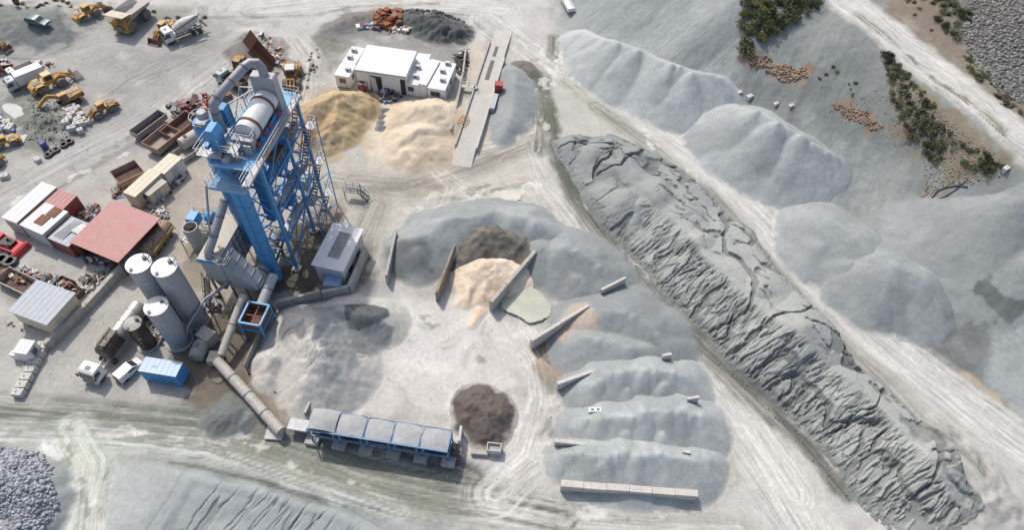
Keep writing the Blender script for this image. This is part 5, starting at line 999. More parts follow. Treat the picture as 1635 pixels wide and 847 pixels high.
# ---------------------------------------------------------------- concrete walls
def wall(px, h, label, th=0.35, m_=CONC, name='concrete_wall', group=None, z0=0.0, blocks=0, cat='concrete wall', h1=None):
    """upright wall along top points seen in the photo"""
    hs = [h] * len(px) if h1 is None else list(np.linspace(h, h1, len(px)))
    pts = [P(q[0], q[1], hh) for q, hh in zip(px, hs)]; o = pts[0]; t = thing(name, label, cat, (o.x, o.y, 0), group=group)
    for i in range(len(pts) - 1):
        a, b = pts[i], pts[i + 1]; L = math.hypot(b.x - a.x, b.y - a.y); f = Fr((a.x, a.y, 0), math.atan2(b.y - a.y, b.x - a.x)); n = blocks if blocks else max(1, int(L / 3.2))
        for k in range(n):
            e0, e1 = L * k / n + 0.015, L * (k + 1) / n - 0.015; j = random.uniform(-0.03, 0.03); ha = hs[i] + (hs[i + 1] - hs[i]) * k / n + random.uniform(-.04, .04); hb_ = hs[i] + (hs[i + 1] - hs[i]) * (k + 1) / n
            m = WB(); y0 = -th / 2 + j; m.prof([(e0, -0.3), (e1, -0.3), (e1, hb_ if h1 else ha), (e0, ha)], y0, y0 + th, 'y', f)
            m.build('wall_panel', m_, t, bevel=0.03)
    return t
BAYW = 'concrete dividing walls of the loading bays'
wall([(632, 368), (616, 440)], 2.0, 'pale concrete wall at the left end of the loading bays', group=BAYW)
wall([(737, 361), (697, 468)], 2.2, 'brown stained concrete wall left of the bright cream sand', m_=mat('stained_concrete', (0.30, 0.25, 0.19), 0.85, dirt=0.6, dirtc=(0.12, 0.10, 0.08)), group=BAYW)
wall([(855, 400), (784, 482)], 2.5, 'thick grey concrete wall between the cream sand and the pale green pond', 0.5, group=BAYW)
wall([(999, 443), (960, 463)], 2.2, 'pale wall end sticking out of the blue grey heap at the back', m_=CONCL, group=BAYW)
wall([(940, 487), (848, 543)], 2.2, 'long concrete wall between the pond and the rusty puddle', 0.45, m_=CONCL, group=BAYW)
wall([(957, 588), (890, 612)], 1.9, 'concrete wall below the tan heap and the rusty puddle', 0.45, m_=CONCL, group=BAYW)
wall([(1073, 565), (1058, 568)], 2.6, 'upper white wall end at the back of the pale ridges', m_=CONCL, group=BAYW)
wall([(1117, 634), (1097, 637)], 2.6, 'white wall end at the back between the middle ridges', m_=CONCL, group=BAYW)
wall([(1103, 723), (1090, 721)], 2.3, 'lowest white wall end at the back near the front ridge', m_=CONCL, group=BAYW)
wall([(886, 704), (945, 710)], 1.9, 'tapering concrete wall left of the two lowest gravel ridges', 0.45, m_=CONCL, h1=1.5, group=BAYW)
wall([(896, 772), (1115, 789)], 1.7, 'front row of six pale concrete blocks holding the lowest ridge', 0.75, m_=CONCL, name='block_wall', blocks=6)
bk = thing('concrete_block', 'small white concrete block lying between the pale ridges', 'concrete block', P(950, 656)); b_ = P(950, 655, 2.0); f = Fr((b_.x, b_.y, 0), 0.12)
m = WB(); m.box(-0.75, 0.75, -0.3, 0.3, 0.6, 2.1, f); m.build('block', WHITE, bk, bevel=0.05)
m = WB(); m.box(-0.5, -0.15, -0.1, 0.1, 2.1, 2.16, f); m.box(0.2, 0.5, -0.1, 0.1, 2.1, 2.16, f); m.build('lifting_eye', GREYD, bk)
wall([(438, 482), (511, 464)], 1.8, 'low concrete wall between the blue tower and the large heap', 0.4)
wall([(513, 466), (556, 457), (583, 395)], 2.0, 'angled concrete wall round the control cabin', 0.45)
wall([(433, 484), (389, 584)], 1.6, 'dark steel retaining wall along the left edge of the large heap', 0.15, mat('dusty_plate', (0.3, 0.28, 0.25), 0.8, dirt=0.5), 'retaining_wall', cat='retaining wall')
wall([(195, 421), (135, 485), (69, 549)], 1.3, 'long low concrete wall running down beside the grey roofed shed', 0.6)
for i, (x, y) in enumerate([(66, 551), (59.5, 563.5), (53, 576), (46.5, 588.5), (40, 601), (33.5, 613.5), (27, 626)]):
    p = P(x, y, 0.8); q_ = P(x - 6.5, y + 12.5, 0.8); rw_ = (q_ - p).length / 2; f = Fr((p.x, p.y, 0), math.atan2(q_.y - p.y, q_.x - p.x) + math.pi / 2 + random.uniform(-.06, .06))
    o = ['highest', 'second highest', 'third highest', 'middle', 'third lowest', 'second lowest', 'lowest'][i]
    t = thing('concrete_block', 'pale concrete block, %s of the row by the white hut' % o, 'concrete block', f.o, group='row of concrete blocks')
    m = WB(); m.box(-0.62, 0.62, -rw_ * 0.9, rw_ * 0.9, 0, 0.85, f); m.build('block', CONCL, t, bevel=0.04)
    m = WB(); m.bar((-0.1, -0.15, 0.9), (-0.1, 0.15, 0.9), 0.05, 0.05, f); m.build('lifting_eye', GREYD, t)
# ---------------------------------------------------------------- ramp (weighbridge)
rp = thing('weighbridge', 'long pale concrete weighbridge ramp beside the cabins', 'weighbridge', P(770, 160))
a, b = P(797, 70, 0.6), P(744, 236, 0.6); f = Fr((b.x, b.y, 0), math.atan2(a.y - b.y, a.x - b.x)); L = (a - b).length
DK = mat('pale_deck_concrete', (0.50, 0.48, 0.44), 0.85, dirt=0.5, dirtc=(0.34, 0.32, 0.29), scale=0.5)
m = WB(); m.prof([(-3.5, -0.2), (L + 5, -0.2), (L + 5, 0.02), (L, 0.6), (0, 0.6), (-3.5, 0.02)], -1.55, 1.55, 'y', f); m.build('deck', DK, rp)
m = WB(); m.box(0, L, 1.57, 1.8, 0, 1.0, f); m.build('kerb', CONC, rp); m = WB(); m.box(0, L * 0.85, -1.8, -1.57, 0, 1.0, f); m.build('kerb', CONCL, rp)
m = WB(); m.box(L * 0.62, L * 0.82, -0.2, 0.55, 0.604, 0.612, f); m.box(L * 0.86, L * 0.97, -0.1, 0.5, 0.604, 0.612, f); m.build('dark_stain', mat('oil_stain', (0.12, 0.115, 0.11), 0.8), rp)
wall([(744, 74), (739, 115), (730, 160), (720, 206)], 1.2, 'low broken concrete wall left of the weighbridge', 0.3, CONC)
m = WB(); fb = thing('footbridge', 'short white footbridge between the low wall and the weighbridge', 'footbridge', P(748, 136)); a_, b_ = P(736, 136, 1.0), P(762, 139, 1.0); f2 = Fr((a_.x, a_.y, 0), math.atan2(b_.y - a_.y, b_.x - a_.x)); L2 = (b_ - a_).length
m.box(0, L2, -0.4, 0.4, 0.92, 1.0, f2); m.build('deck', WHITED, fb); m = WB(); rail(m, [(0, -0.4, 1.0), (L2, -0.4, 1.0)], f2); rail(m, [(0, 0.4, 1.0), (L2, 0.4, 1.0)], f2); m.build('railing', WHITED, fb)
cabin([(790, 136), (803, 137), (803, 130), (791, 129)], 2.4, 'small dark red box cabin on the right side of the weighbridge', 'weighbridge cabin', 'weighbridge_cabin', wall=REDW, roof=RED, over=0.04)
cabin([(781, 172), (788, 173), (797, 150), (790, 149)], 1.2, 'low grey cabinet row below the dark red box', 'cabinet', 'cabinet', wall=GREYP, roof=ROOFG, over=0.03)
pf2 = thing('pipe_rack', 'orange painted pipe rack by the lower end of the weighbridge', 'pipe rack', P(736, 205)); m = WB(); g = Fr(P(736, 205), 1.2)
for k in range(4): m.bar((k * 0.6, -0.6, 0), (k * 0.6, -0.6, 1.1), 0.07, 0.07, g); m.bar((k * 0.6, 0.6, 0), (k * 0.6, 0.6, 1.1), 0.07, 0.07, g); m.bar((k * 0.6, -0.6, 1.1), (k * 0.6, 0.6, 1.1), 0.07, 0.07, g)
m.bar((0, -.6, 1.1), (1.8, -.6, 1.1), .07, .07, g); m.bar((0, .6, 1.1), (1.8, .6, 1.1), .07, .07, g); m.build('frame', mat('orange_paint', (0.45, 0.13, 0.03), 0.5), pf2)
# ---------------------------------------------------------------- cold feed hoppers
HOPG = mat('hopper_gravel', (0.40, 0.405, 0.40), 0.95, dirt=0.6, dirtc=(0.33, 0.34, 0.345), scale=2.2, bump=0.4, spec=0.1); DBLUE = mat('dusty_blue_paint', (0.09, 0.26, 0.46), 0.6, dirt=0.75, dirtc=(0.3, 0.32, 0.33))
hb_ = thing('cold_feed_hoppers', 'row of blue cold feed hoppers heaped with grey gravel', 'feed hopper', P(610, 720))
a, b = P(490, 688, 3.3), P(714, 724, 3.3); f = Fr((a.x, a.y, 0), math.atan2(b.y - a.y, b.x - a.x)); L = (b - a).length; n = 5; bw = L / n; D_ = 2.5
for k in range(n):
    x0 = k * bw
    m = WB(); m.shell(x0 + 0.35, x0 + bw - 0.35, 0.5, D_ - 0.4, 1.9, 3.6, 0.06, f, 0.3, 0.45); bn = m.build('bin', DBLUE, hb_)
    m = WB(); NX, NY = 14, 12; V_ = []; hp = (0.55, 0.42, 0.25, 0.32, 0.22)[k]
    for j in range(NY):
        for i in range(NX):
            u, v = i / (NX - 1), j / (NY - 1); r_ = math.hypot(u - 0.5, (v - 0.5)) * 1.6; zz_ = 3.5 + (0.25 if k == 0 else 0) + hp * max(-0.2, 1 - r_ ** 1.3) + 0.2 * float(fbm(np.array([x0 * 0.9 + u * 3.0]), np.array([v * 3.0 + k]), 9, 3)[0] - 0.5)
            V_.append(f(x0 + 0.03 + u * (bw - 0.06), 0.06 + v * (D_ + 0.1), zz_ - (0.25 if j == NY - 1 else 0)))
    m.add(V_, [(j * NX + i, j * NX + i + 1, (j + 1) * NX + i + 1, (j + 1) * NX + i) for j in range(NY - 1) for i in range(NX - 1)]); m.build('gravel', HOPG, bn, smooth=60)
    m = WB(); m.box(x0 + 0.8, x0 + bw - 0.8, 0.7, 1.7, 1.3, 1.9, f); m.build('feed_gate', BLUED, bn)
m = WB(); m.bar((-0.1, -0.02, 3.5), (L + 0.1, -0.02, 3.5), 0.12, 0.22, f); m.bar((-0.1, 0.2, 1.5), (L, 0.2, 1.5), 0.16, 0.26, f); m.bar((-0.1, D_ - 0.2, 1.5), (L, D_ - 0.2, 1.5), 0.16, 0.26, f)
for k in range(n + 1):
    for o in ((-0.35, 0.35) if 0 < k < n else (0.0,)):
        x = k * bw + o; m.bar((x, 0.02, 3.6), (x, 0.2, 1.5), 0.14, 0.14, f); m.bar((x, D_, 3.6), (x, D_ - 0.2, 1.5), 0.14, 0.14, f); m.bar((x, 0.1, 1.5), (x, D_ - 0.1, 1.5), 0.12, 0.12, f)
m.bar((L, 0.02, 3.6), (L, D_, 3.6), 0.14, 0.2, f); m.build('frame', DBLUE, hb_)
for k in range(n + 1):
    for y in (0.2, D_ - 0.2): m = WB(); m.bar((k * bw, y, 0.5), (k * bw, y, 1.5), 0.2, 0.2, f); m.build('leg', BLUED, hb_)
    m = WB(); m.box(k * bw - 0.75, k * bw + 0.75, -0.5, 0.75, -0.1, 0.6, f); m.build('footing', CONC, hb_, bevel=0.03)
m = WB(); m.box(-2.6, L + 1.2, 0.75, 1.6, 0.95, 1.12, f); m.bar((-2.6, 0.7, 1.05), (L + 1.2, 0.7, 1.05), 0.08, 0.22, f); m.bar((-2.6, 1.65, 1.05), (L + 1.2, 1.65, 1.05), 0.08, 0.22, f); m.build('belt', BLACK, hb_)
m = WB()
for x in (-2.7, L + 1.2): m.tube([(x, 0.75, 1.03), (x, 1.6, 1.03)], 0.22, 12, f)
m.build('belt_pulleys', GREYD, hb_) if False else m.build('drive_unit', GREYD, hb_)
m = WB(); m.box(-2.9, -0.6, 0.5, 1.85, 1.25, 1.55, f); m.build('belt_trough', mat('pale_lilac_sheet', (0.5, 0.5, 0.53), 0.5), hb_)
wall([(736, 680), (733, 705)], 1.9, 'tilted concrete slab at the right end of the hoppers', 0.3, CONCL)
wall([(716, 704), (735, 708)], 1.3, 'short concrete wall joining the hoppers to the tilted slab', 0.3, CONC)
wall([(752, 722), (779, 724)], 0.7, 'low steel edged slab in front of the dark brown heap', 0.5, CONC)
p = P(789, 714, 1.3); f = Fr((p.x, p.y, 0), -0.05); t = thing('concrete_box', 'open white concrete box at the end of the hopper row', 'concrete box', f.o); m = WB(); m.shell(-0.8, 0.8, -0.5, 0.5, 0, 1.3, 0.1, f); m.build('box', CONCL, t)
m = WB(); m.box(-0.7, 0.7, -0.4, 0.4, 0.6, 0.9, f); m.build('gravel', GRAVM, t)
wall([(507, 615), (499, 632), (486, 660)], 1.4, 'narrow weathered concrete wall behind the left end of the hoppers', 0.3, CONC)
# ---------------------------------------------------------------- conveyors
def tube_conv(pts, r, label, legs=(), m_=BEIGE, name='tube_conveyor'):
    W_ = [P(q[0], q[1], q[2]) for q in pts]; t = thing(name, label, 'conveyor', (W_[0].x, W_[0].y, 0)); m = WB(); m.tube(W_, r, 16); b = m.build('casing', m_, t)
    n = max(2, int((W_[-1] - W_[0]).length / 3)); m = None
    for k in range(1, n):
        c = W_[0].lerp(W_[-1], k / n) if len(W_) == 2 else W_[0].lerp(W_[1], k / n); d_ = (W_[1] - W_[0]).normalized() * 0.06; m = WB(); m.tube([c - d_, c + d_], r + 0.06, 16); m.build('joint_ring', GREYD, b)
    for fr_ in legs:
        c = W_[0].lerp(W_[-1], fr_); m = WB(); m.bar((c.x - 0.5, c.y, 0), (c.x, c.y, c.z - r * 0.6), 0.12, 0.12); m.bar((c.x + 0.5, c.y, 0), (c.x, c.y, c.z - r * 0.6), 0.12, 0.12); m.build('support', GREYD, t)
    return t
tc = tube_conv([(347, 577, 1.5), (449, 690, 1.3)], 0.62, 'long grey tube conveyor lying between the tower and the hoppers', (0.3, 0.7))
c = P(440, 692); m = WB(); m.box(c.x - 1.0, c.x + 1.0, c.y - 0.9, c.y + 0.7, -0.1, 0.35); m.build('footing', CONCL, tc)
c = P(347, 578); m = WB(); m.box(c.x - 0.8, c.x + 0.7, c.y - 0.7, c.y + 0.8, 0, 1.2); m.build('tail_box', BEIGE, tc)
tube_conv([(353, 568, 1.8), (389, 472, 3.8)], 0.5, 'grey tube conveyor rising past the blue bin to the bag house', (0.25, 0.6))
tube_conv([(417, 487, 3.2), (437, 440, 3.9)], 0.62, 'short fat pale tube between the blue bin and the elevator foot', (0.3,), GREYP)
# blue open bin
ob = thing('open_bin', 'blue framed open bin rusty inside beside the concrete wall', 'feed bin', T(-0.7, -10.2, 0))
m = WB(); m.shell(-1.95, 0.55, -11.5, -8.7, 2.6, 3.9, 0.06, T, 0.05, 0.05); m.build('bin', RUST, ob)
m = WB()
for a_, b_ in (((-2, -11.6), (0.6, -11.6)), ((0.6, -11.6), (0.6, -8.6)), ((0.6, -8.6), (-2, -8.6)), ((-2, -8.6), (-2, -11.6))):
    m.bar((*a_, 4.0), (*b_, 4.0), 0.22, 0.26, T); m.bar((*a_, 2.6), (*b_, 2.6), 0.16, 0.2, T)
m.build('frame', BLUE, ob)
for x in (-2, 0.6):
    for y in (-11.6, -8.6): m = WB(); m.bar((x, y, 0), (x, y, 4.0), 0.2, 0.2, T); m.build('leg', BLUE, ob)
m = WB(); m.box(-1.4, 0.0, -11.0, -9.2, 1.2, 2.6, T, -0.4, -0.3); m.lathe([(0.4, 0.4), (0.4, 1.2)], (-0.7, -10.6, 0), 'z', 12, T); m.build('outlet', GREYD, ob)
m = WB(); m.bar((-2, -10.2, 3.7), (0.6, -10.2, 3.7), 0.1, 0.1, T); m.bar((-0.7, -11.6, 3.7), (-0.7, -8.6, 3.7), 0.1, 0.1, T); m.build('grid_bars', RUSTR, ob)
# pipe gantry, pump box, small tank
pg = thing('pipe_gantry', 'bent grey pipe on a light frame between the silos and the bag house', 'pipe', P(298, 540)); m = WB()
pts = [P(297, 548, 0.3), P(299, 523, 3.0), P(327, 478, 4.0), P(364, 452, 4.2), P(372, 450, 3.0)]; m.tube(pts, 0.16, 10); m.build('pipe', GALV, pg)
m = WB(); o = Vector((0.5, 0.25, 0)); m.tube([p + o for p in pts[1:4]], 0.07, 8)
for k in range(9): c = pts[1].lerp(pts[2], k / 8); m.bar(c, c + o, 0.06, 0.06)
for fr_ in (0.15, 0.8): c = pts[1].lerp(pts[2], fr_); m.bar((c.x, c.y, 0), c, 0.12, 0.12); m.bar((c.x + 0.5, c.y + 0.25, 0), c + o, 0.12, 0.12)
m.build('frame', GREYD, pg)
cabin([(313, 536), (332, 546), (342, 530), (324, 519)], 1.9, 'pale grey square pump box at the foot of the silos', 'pump box', 'pump_box', wall=GREYP, roof=BEIGE, over=0.04)
ht = thing('horizontal_tank', 'short dull green lying tank in front of the pump box', 'tank', P(318, 565)); p = P(318, 560, 1.1); f = Fr((p.x, p.y, 0), -0.05)
m = WB(); m.lathe([(0.3, -1.25), (0.85, -1.1), (0.95, -0.9), (0.95, 0.9), (0.85, 1.1), (0.3, 1.25)], (0, 0, 1.1), 'y', 22, f); m.build('tank_body', mat('dull_green_tank', (0.30, 0.32, 0.28), 0.6, dirt=0.5), ht)
for y in (-0.6, 0.6): m = WB(); m.box(-0.7, 0.7, y - 0.12, y + 0.12, 0, 0.5, f); m.build('saddle', CONC, ht)
m = WB(); m.lathe([(0.2, 2.0), (0.2, 2.2)], (0, 0.2, 0), 'z', 10, f); m.build('manhole', GREYD, ht)
rt = thing('rusty_tank', 'long rusty lying tank beside the red roofed shed', 'tank', P(240, 380)); a, b = P(268, 357, 1.3), P(233, 404, 1.3); f = Fr((b.x, b.y, 0), math.atan2(a.y - b.y, a.x - b.x)); L = (a - b).length
m = WB(); m.lathe([(0.3, -0.15), (0.9, 0.1), (1.0, 0.3), (1.0, L - 0.3), (0.9, L - 0.1), (0.3, L + 0.1)], (0, 0, 1.3), 'x', 22, f); m.build('tank_body', mat('rust_streaked_tank', (0.30, 0.22, 0.17), 0.6, dirt=0.6, dirtc=(0.22, 0.12, 0.08), rust=0.3), rt)
m = WB(); rail(m, [(0.3, -1.15, 0.7), (L - 0.3, -1.15, 0.7)], f, 0.9, 0.06); m.build('railing', mat('yellow_rail', (0.5, 0.36, 0.06), 0.5), rt)
for x in (0.2, 0.5, 0.8): m = WB(); m.box(L * x - 0.15, L * x + 0.15, -0.8, 0.8, 0, 0.7, f); m.build('saddle', RUSTD, rt)
m = WB(); m.lathe([(0.3, 2.25), (0.3, 2.5)], (L * 0.1, 0, 0), 'z', 12, f); m.build('manhole', GREYD, rt)
# ---------------------------------------------------------------- vehicles (x forward, origin on the ground under the middle)
def put(t, rear, front, L, z=0.6, dz=0.0):
    """stand a vehicle of length L with its ends over two points of the photo"""
    a, b = P(rear[0], rear[1], z), P(front[0], front[1], z); c = (a + b) / 2
    t.location = (c.x, c.y, float(gz(c.x, c.y)) + dz); t.rotation_euler = (0, 0, math.atan2(b.y - a.y, b.x - a.x))
    s = (b - a).length / L; t.scale = (s, s, s); return t
def wheel(t, x, y, r, wd, name='wheel', rub=RUBBER, rim=GREYP):
    m = MB(); m.lathe([(r * 0.55, -wd / 2), (r * 0.92, -wd / 2), (r, -wd * 0.36), (r, wd * 0.36), (r * 0.92, wd / 2), (r * 0.55, wd / 2)], (x, y, r), 'y', 20); w_ = m.build(name, rub, t)
    m = MB(); q = wd / 2; m.lathe([(0.0, -q * 0.75), (r * 0.3, -q * 0.8), (r * 0.54, -q), (r * 0.56, -q * 0.3), (r * 0.56, q * 0.3), (r * 0.54, q), (r * 0.3, q * 0.8), (0.0, q * 0.75)], (x, y, r), 'y', 16); m.build('rim', rim, w_)
    return w_
def rect_part(t, name, m_, *boxes, bevel=0.0):
    m = MB()
    for b in boxes: m.box(*b)
    return m.build(name, m_, t, bevel=bevel)
def lamps(t, x, ys, z, w_=0.22, name='headlight'):
    for y in ys: rect_part(t, name, mat('lamp_glass', (0.6, 0.58, 0.5), 0.15), (x - 0.04, x + 0.05, y - w_ / 2, y + w_ / 2, z, z + 0.16))
def loader(label, tool='bucket', paint=YEL, cabroof=None, group='yellow wheel loaders'):
    t = thing('wheel_loader', label, 'wheel loader', group=group)
    m = MB(); m.prof([(-3.6, 0.9), (-0.7, 0.7), (-0.5, 1.5), (-0.6, 2.25), (-3.2, 2.05), (-3.65, 1.8)], -1.0, 1.0, 'y'); m.box(-3.8, -3.3, -1.25, 1.25, 0.7, 1.5); rb = m.build('engine_body', paint, t, bevel=0.05)
    rect_part(t, 'grille', GREYD, (-2.9, -1.5, -0.55, 0.55, 2.1, 2.25)); m = MB(); m.lathe([(0.09, 2.1), (0.09, 2.85)], (-1.4, 0.6, 0), n=8); m.build('exhaust', RUSTD, rb)
    m = MB(); m.box(-0.7, 0.85, -0.8, 0.8, 1.45, 2.1); m.build('cab_base', paint, t)
    m = MB(); m.box(-0.65, 0.8, -0.75, 0.75, 2.1, 3.15, tx=0.06, ty=0.08); cb = m.build('cab_glass', GLASS, t)
    m = MB(); m.box(-0.8, 0.95, -0.85, 0.85, 3.15, 3.32, tx=0.06, ty=0.06)
    m.build('cab_roof', cabroof or paint, t)
    m = MB()
    for x, y in ((-0.62, -0.72), (-0.62, 0.72), (0.78, -0.72), (0.78, 0.72)): m.bar((x, y, 2.1), (x, y, 3.16), 0.1, 0.1)
    for a_, b_ in (((-0.62, -0.72), (-0.62, 0.72)), ((-0.62, 0.72), (0.78, 0.72)), ((0.78, 0.72), (0.78, -0.72)), ((0.78, -0.72), (-0.62, -0.72))): m.bar((*a_, 2.12), (*b_, 2.12), 0.12, 0.12)
    m.build('cab_pillars', paint, cb)
    m = MB(); m.prof([(0.2, 0.7), (2.6, 0.7), (2.9, 1.3), (2.3, 2.3), (1.2, 1.9), (0.5, 1.5)], -0.55, 0.55, 'y'); m.build('front_frame', paint, t, bevel=0.04)
    m = MB()
    for y in (-0.6, 0.6): m.bar((1.9, y, 2.2), (3.2, y, 1.5), 0.2, 0.4); m.bar((3.2, y, 1.5), (4.1, y, 0.55), 0.2, 0.34)
    m.bar((3.1, -0.6, 1.5), (3.1, 0.6, 1.5), 0.25, 0.25); m.bar((2.0, 0, 2.3), (3.6, 0, 1.6), 0.18, 0.22); m.bar((3.6, 0, 1.7), (4.1, 0, 0.9), 0.12, 0.2); m.build('lift_arms', paint, t)
    if tool == 'bucket':
        m = MB(); pr = [(4.1, 0.12), (5.35, 0.1), (5.35, 0.2), (4.3, 0.3), (4.12, 0.85), (4.5, 1.45), (4.4, 1.52), (3.98, 0.95)]; m.prof(pr, -1.5, 1.5, 'y')
        for y in (-1.5, 1.44): m.prof([(4.1, 0.12), (5.3, 0.15), (4.5, 1.45), (4.0, 0.9)], y, y + 0.06, 'y')
        bk_ = m.build('bucket', RUSTR, t)
        m = MB()
        for k in range(7): m.prof([(5.3, 0.1), (5.6, 0.12), (5.3, 0.22)], -1.45 + k * 0.46, -1.3 + k * 0.46, 'y')
        m.build('teeth', GREYD, bk_)
    else:
        m = MB(); m.bar((4.1, -1.4, 0.6), (4.1, 1.4, 0.6), 0.25, 0.7)
        for k in range(8): m.bar((4.1, -1.35 + k * 0.385, 0.35), (5.7, -1.35 + k * 0.385, 0.45), 0.16, 0.2); m.bar((4.1, -1.35 + k * 0.385, 0.9), (4.5, -1.35 + k * 0.385, 1.5), 0.14, 0.14)
        m.build('rock_fork', mat('fork_steel', (0.3, 0.27, 0.25), 0.6, dirt=0.5), t)
    for x in (-1.95, 1.75):
        for y in (-1.15, 1.15): wheel(t, x, y, 0.92, 0.72, rub=RUBG, rim=paint)
    m = MB()
    for y in (-1.15, 1.15): m.prof([(-3.0, 1.75), (-2.5, 2.05), (-1.4, 2.05), (-0.9, 1.6), (-0.9, 1.68), (-1.35, 2.13), (-2.55, 2.13), (-3.05, 1.8)], y - 0.38, y + 0.38, 'y')
    m.build('fenders', paint, t)
    rect_part(t, 'ladder', GREYD, (0.2, 0.7, 0.85, 1.1, 0.6, 0.66), (0.2, 0.7, 0.85, 1.1, 1.0, 1.06), (0.2, 0.7, 0.85, 1.1, 1.4, 1.46))
    return t
def haul_truck(label, tilt=0.0, paint=YEL, bed=BEDG, bedin=None):
    t = thing('haul_truck', label, 'dump truck', group='yellow quarry dump trucks')
    m = MB(); m.box(-3.3, 3.4, -0.75, 0.75, 0.95, 1.45); m.bar((-2.0, -1.1, 0.95), (-2.0, 1.1, 0.95), 0.4, 0.4); m.build('chassis', GREYD, t)
    m = MB(); m.box(1.9, 3.6, -1.55, 1.55, 1.0, 1.9, tx=0.1); m.box(2.2, 3.9, -1.7, 1.7, 0.75, 1.05); m.box(2.1, 3.5, -0.3, 1.5, 1.9, 2.2); m.build('body', paint, t, bevel=0.05)
    m = MB(); m.box(1.95, 3.4, -0.35, 1.45, 1.9, 3.15, tx=0.08, ty=0.06) if False else m.box(1.95, 3.35, 0.1, 1.5, 1.9, 2.95, tx=0.08, ty=0.05); cg = m.build('cab_glass', GLASS, t)
    rect_part(t, 'cab_roof', paint, (1.85, 3.45, 0.0, 1.6, 2.95, 3.1)); m = MB()
    for x in (1.98, 3.32):
        for y in (0.13, 1.47): m.bar((x, y, 1.9), (x, y, 3.0), 0.12, 0.12)
    m.box(1.95, 3.37, 0.07, 1.53, 1.9, 2.3); m.build('cab_frame', paint, cg)
    rect_part(t, 'engine_hood', paint, (2.0, 3.75, -1.5, 0.0, 1.9, 2.35)); rect_part(t, 'radiator', GREYD, (3.9, 3.95, -0.8, 0.8, 0.9, 1.8)); lamps(t, 3.92, (-1.3, 1.3), 0.85)
    m = MB(); rail(m, [(2.0, -1.65, 1.95), (3.7, -1.65, 1.95), (3.7, 1.65, 1.95)], h=0.8, t=0.05); m.build('deck_railing', paint, t)
    # tipping bed: floor, two flared sides, front wall with canopy, open at the rear
    m = MB(); R_ = Matrix.Rotation(-tilt, 4, 'Y'); hx, hz = -2.9, 1.55
    def q(x, y, z): v = R_ @ Vector((x - hx, y, z - hz)); return (v.x + hx, v.y, v.z + hz)
    def slab(pts, th):
        up_ = Vector(th); v = [q(*p) for p in pts] + [q(*(Vector(p) + up_)) for p in pts]; n = len(pts); m.add(v, [tuple(range(n)), tuple(range(2 * n - 1, n - 1, -1))] + [(i, n + i, n + (i + 1) % n, (i + 1) % n) for i in range(n)])
    slab([(-3.9, -1.1, 1.75), (1.6, -1.1, 1.5), (1.6, 1.1, 1.5), (-3.9, 1.1, 1.75)], (0, 0, 0.1))
    for s in (-1, 1):
        slab([(-3.9, 1.1 * s, 1.75), (1.6, 1.1 * s, 1.5), (1.9, 1.85 * s, 3.0), (-3.3, 1.85 * s, 2.75)], (0, 0.1 * s, 0.02))
        for k in range(5): slab([(-3.0 + k, 1.25 * s, 1.75), (-2.85 + k, 1.25 * s, 1.75), (-2.75 + k, 1.95 * s, 2.8), (-2.9 + k, 1.95 * s, 2.8)], (0, 0.1 * s, 0))
    slab([(1.6, -1.1, 1.5), (1.9, -1.85, 3.0), (1.9, 1.85, 3.0), (1.6, 1.1, 1.5)], (0.1, 0, 0))
    m.build('tipping_bed', bed, t)
    m = MB(); slab([(1.9, -1.85, 3.05), (4.1, -1.85, 3.35), (4.1, 1.85, 3.35), (1.9, 1.85, 3.05)], (0, 0, 0.1)); m.build('bed_canopy', bedin or bed, t)
    if tilt: m = MB(); m.bar((0.3, -0.4, 1.2), q(0.2, -0.4, 1.5), 0.2, 0.2); m.bar((0.3, 0.4, 1.2), q(0.2, 0.4, 1.5), 0.2, 0.2); m.build('hoist_ram', GREYP, t)
    for y in (-1.4, 1.4): wheel(t, 2.3, y, 0.95, 0.7, rub=RUBG, rim=paint); wheel(t, -1.9, y * 0.95, 0.95, 1.0, rub=RUBG, rim=paint)
    return t
def truck_front(t, x, paint=WHITE, w_=2.45, L=2.0, h=2.9, roof=None):
    """cab-over truck cab whose rear wall stands at x"""
    m = MB(); m.prof([(x, 0.75), (x + L, 0.6), (x + L + 0.05, 1.5), (x + L - 0.25, h - 0.25), (x + L - 0.6, h), (x + 0.05, h), (x, h - 0.1)], -w_ / 2, w_ / 2, 'y'); c = m.build('cab', paint, t, bevel=0.06)
    m = MB(); m.prof([(x + L + 0.06, 1.55), (x + L - 0.2, h - 0.32), (x + L - 0.24, h - 0.32), (x + L + 0.0, 1.55)], -w_ / 2 + 0.15, w_ / 2 - 0.15, 'y'); m.build('windscreen', GLASS, c)
    for s in (-1, 1):
        m = MB(); y = s * w_ / 2; m.prof([(x + 0.75, 1.6), (x + L - 0.12, 1.6), (x + L - 0.32, h - 0.4), (x + 0.75, h - 0.4)], y - 0.015, y + 0.015, 'y'); m.build('side_window', GLASS, c)
        rect_part(c, 'mirror', BLACK, (x + L - 0.1, x + L + 0.1, y + s * 0.05 - 0.02, y + s * 0.25 + 0.02, 1.7, 2.3)) if s > 0 else rect_part(c, 'mirror', BLACK, (x + L - 0.1, x + L + 0.1, y - 0.27, y - 0.03, 1.7, 2.3))
    rect_part(c, 'grille', GREYD, (x + L + 0.02, x + L + 0.08, -0.8, 0.8, 0.75, 1.35)); rect_part(c, 'bumper', GREYP, (x + L - 0.2, x + L + 0.14, -w_ / 2, w_ / 2, 0.4, 0.72)); lamps(c, x + L + 0.1, (-0.95, 0.95), 0.75)
    rect_part(c, 'roof_hatch', GREYD, (x + 0.7, x + 1.3, -0.35, 0.35, h - 0.02, h + 0.05))
    return c
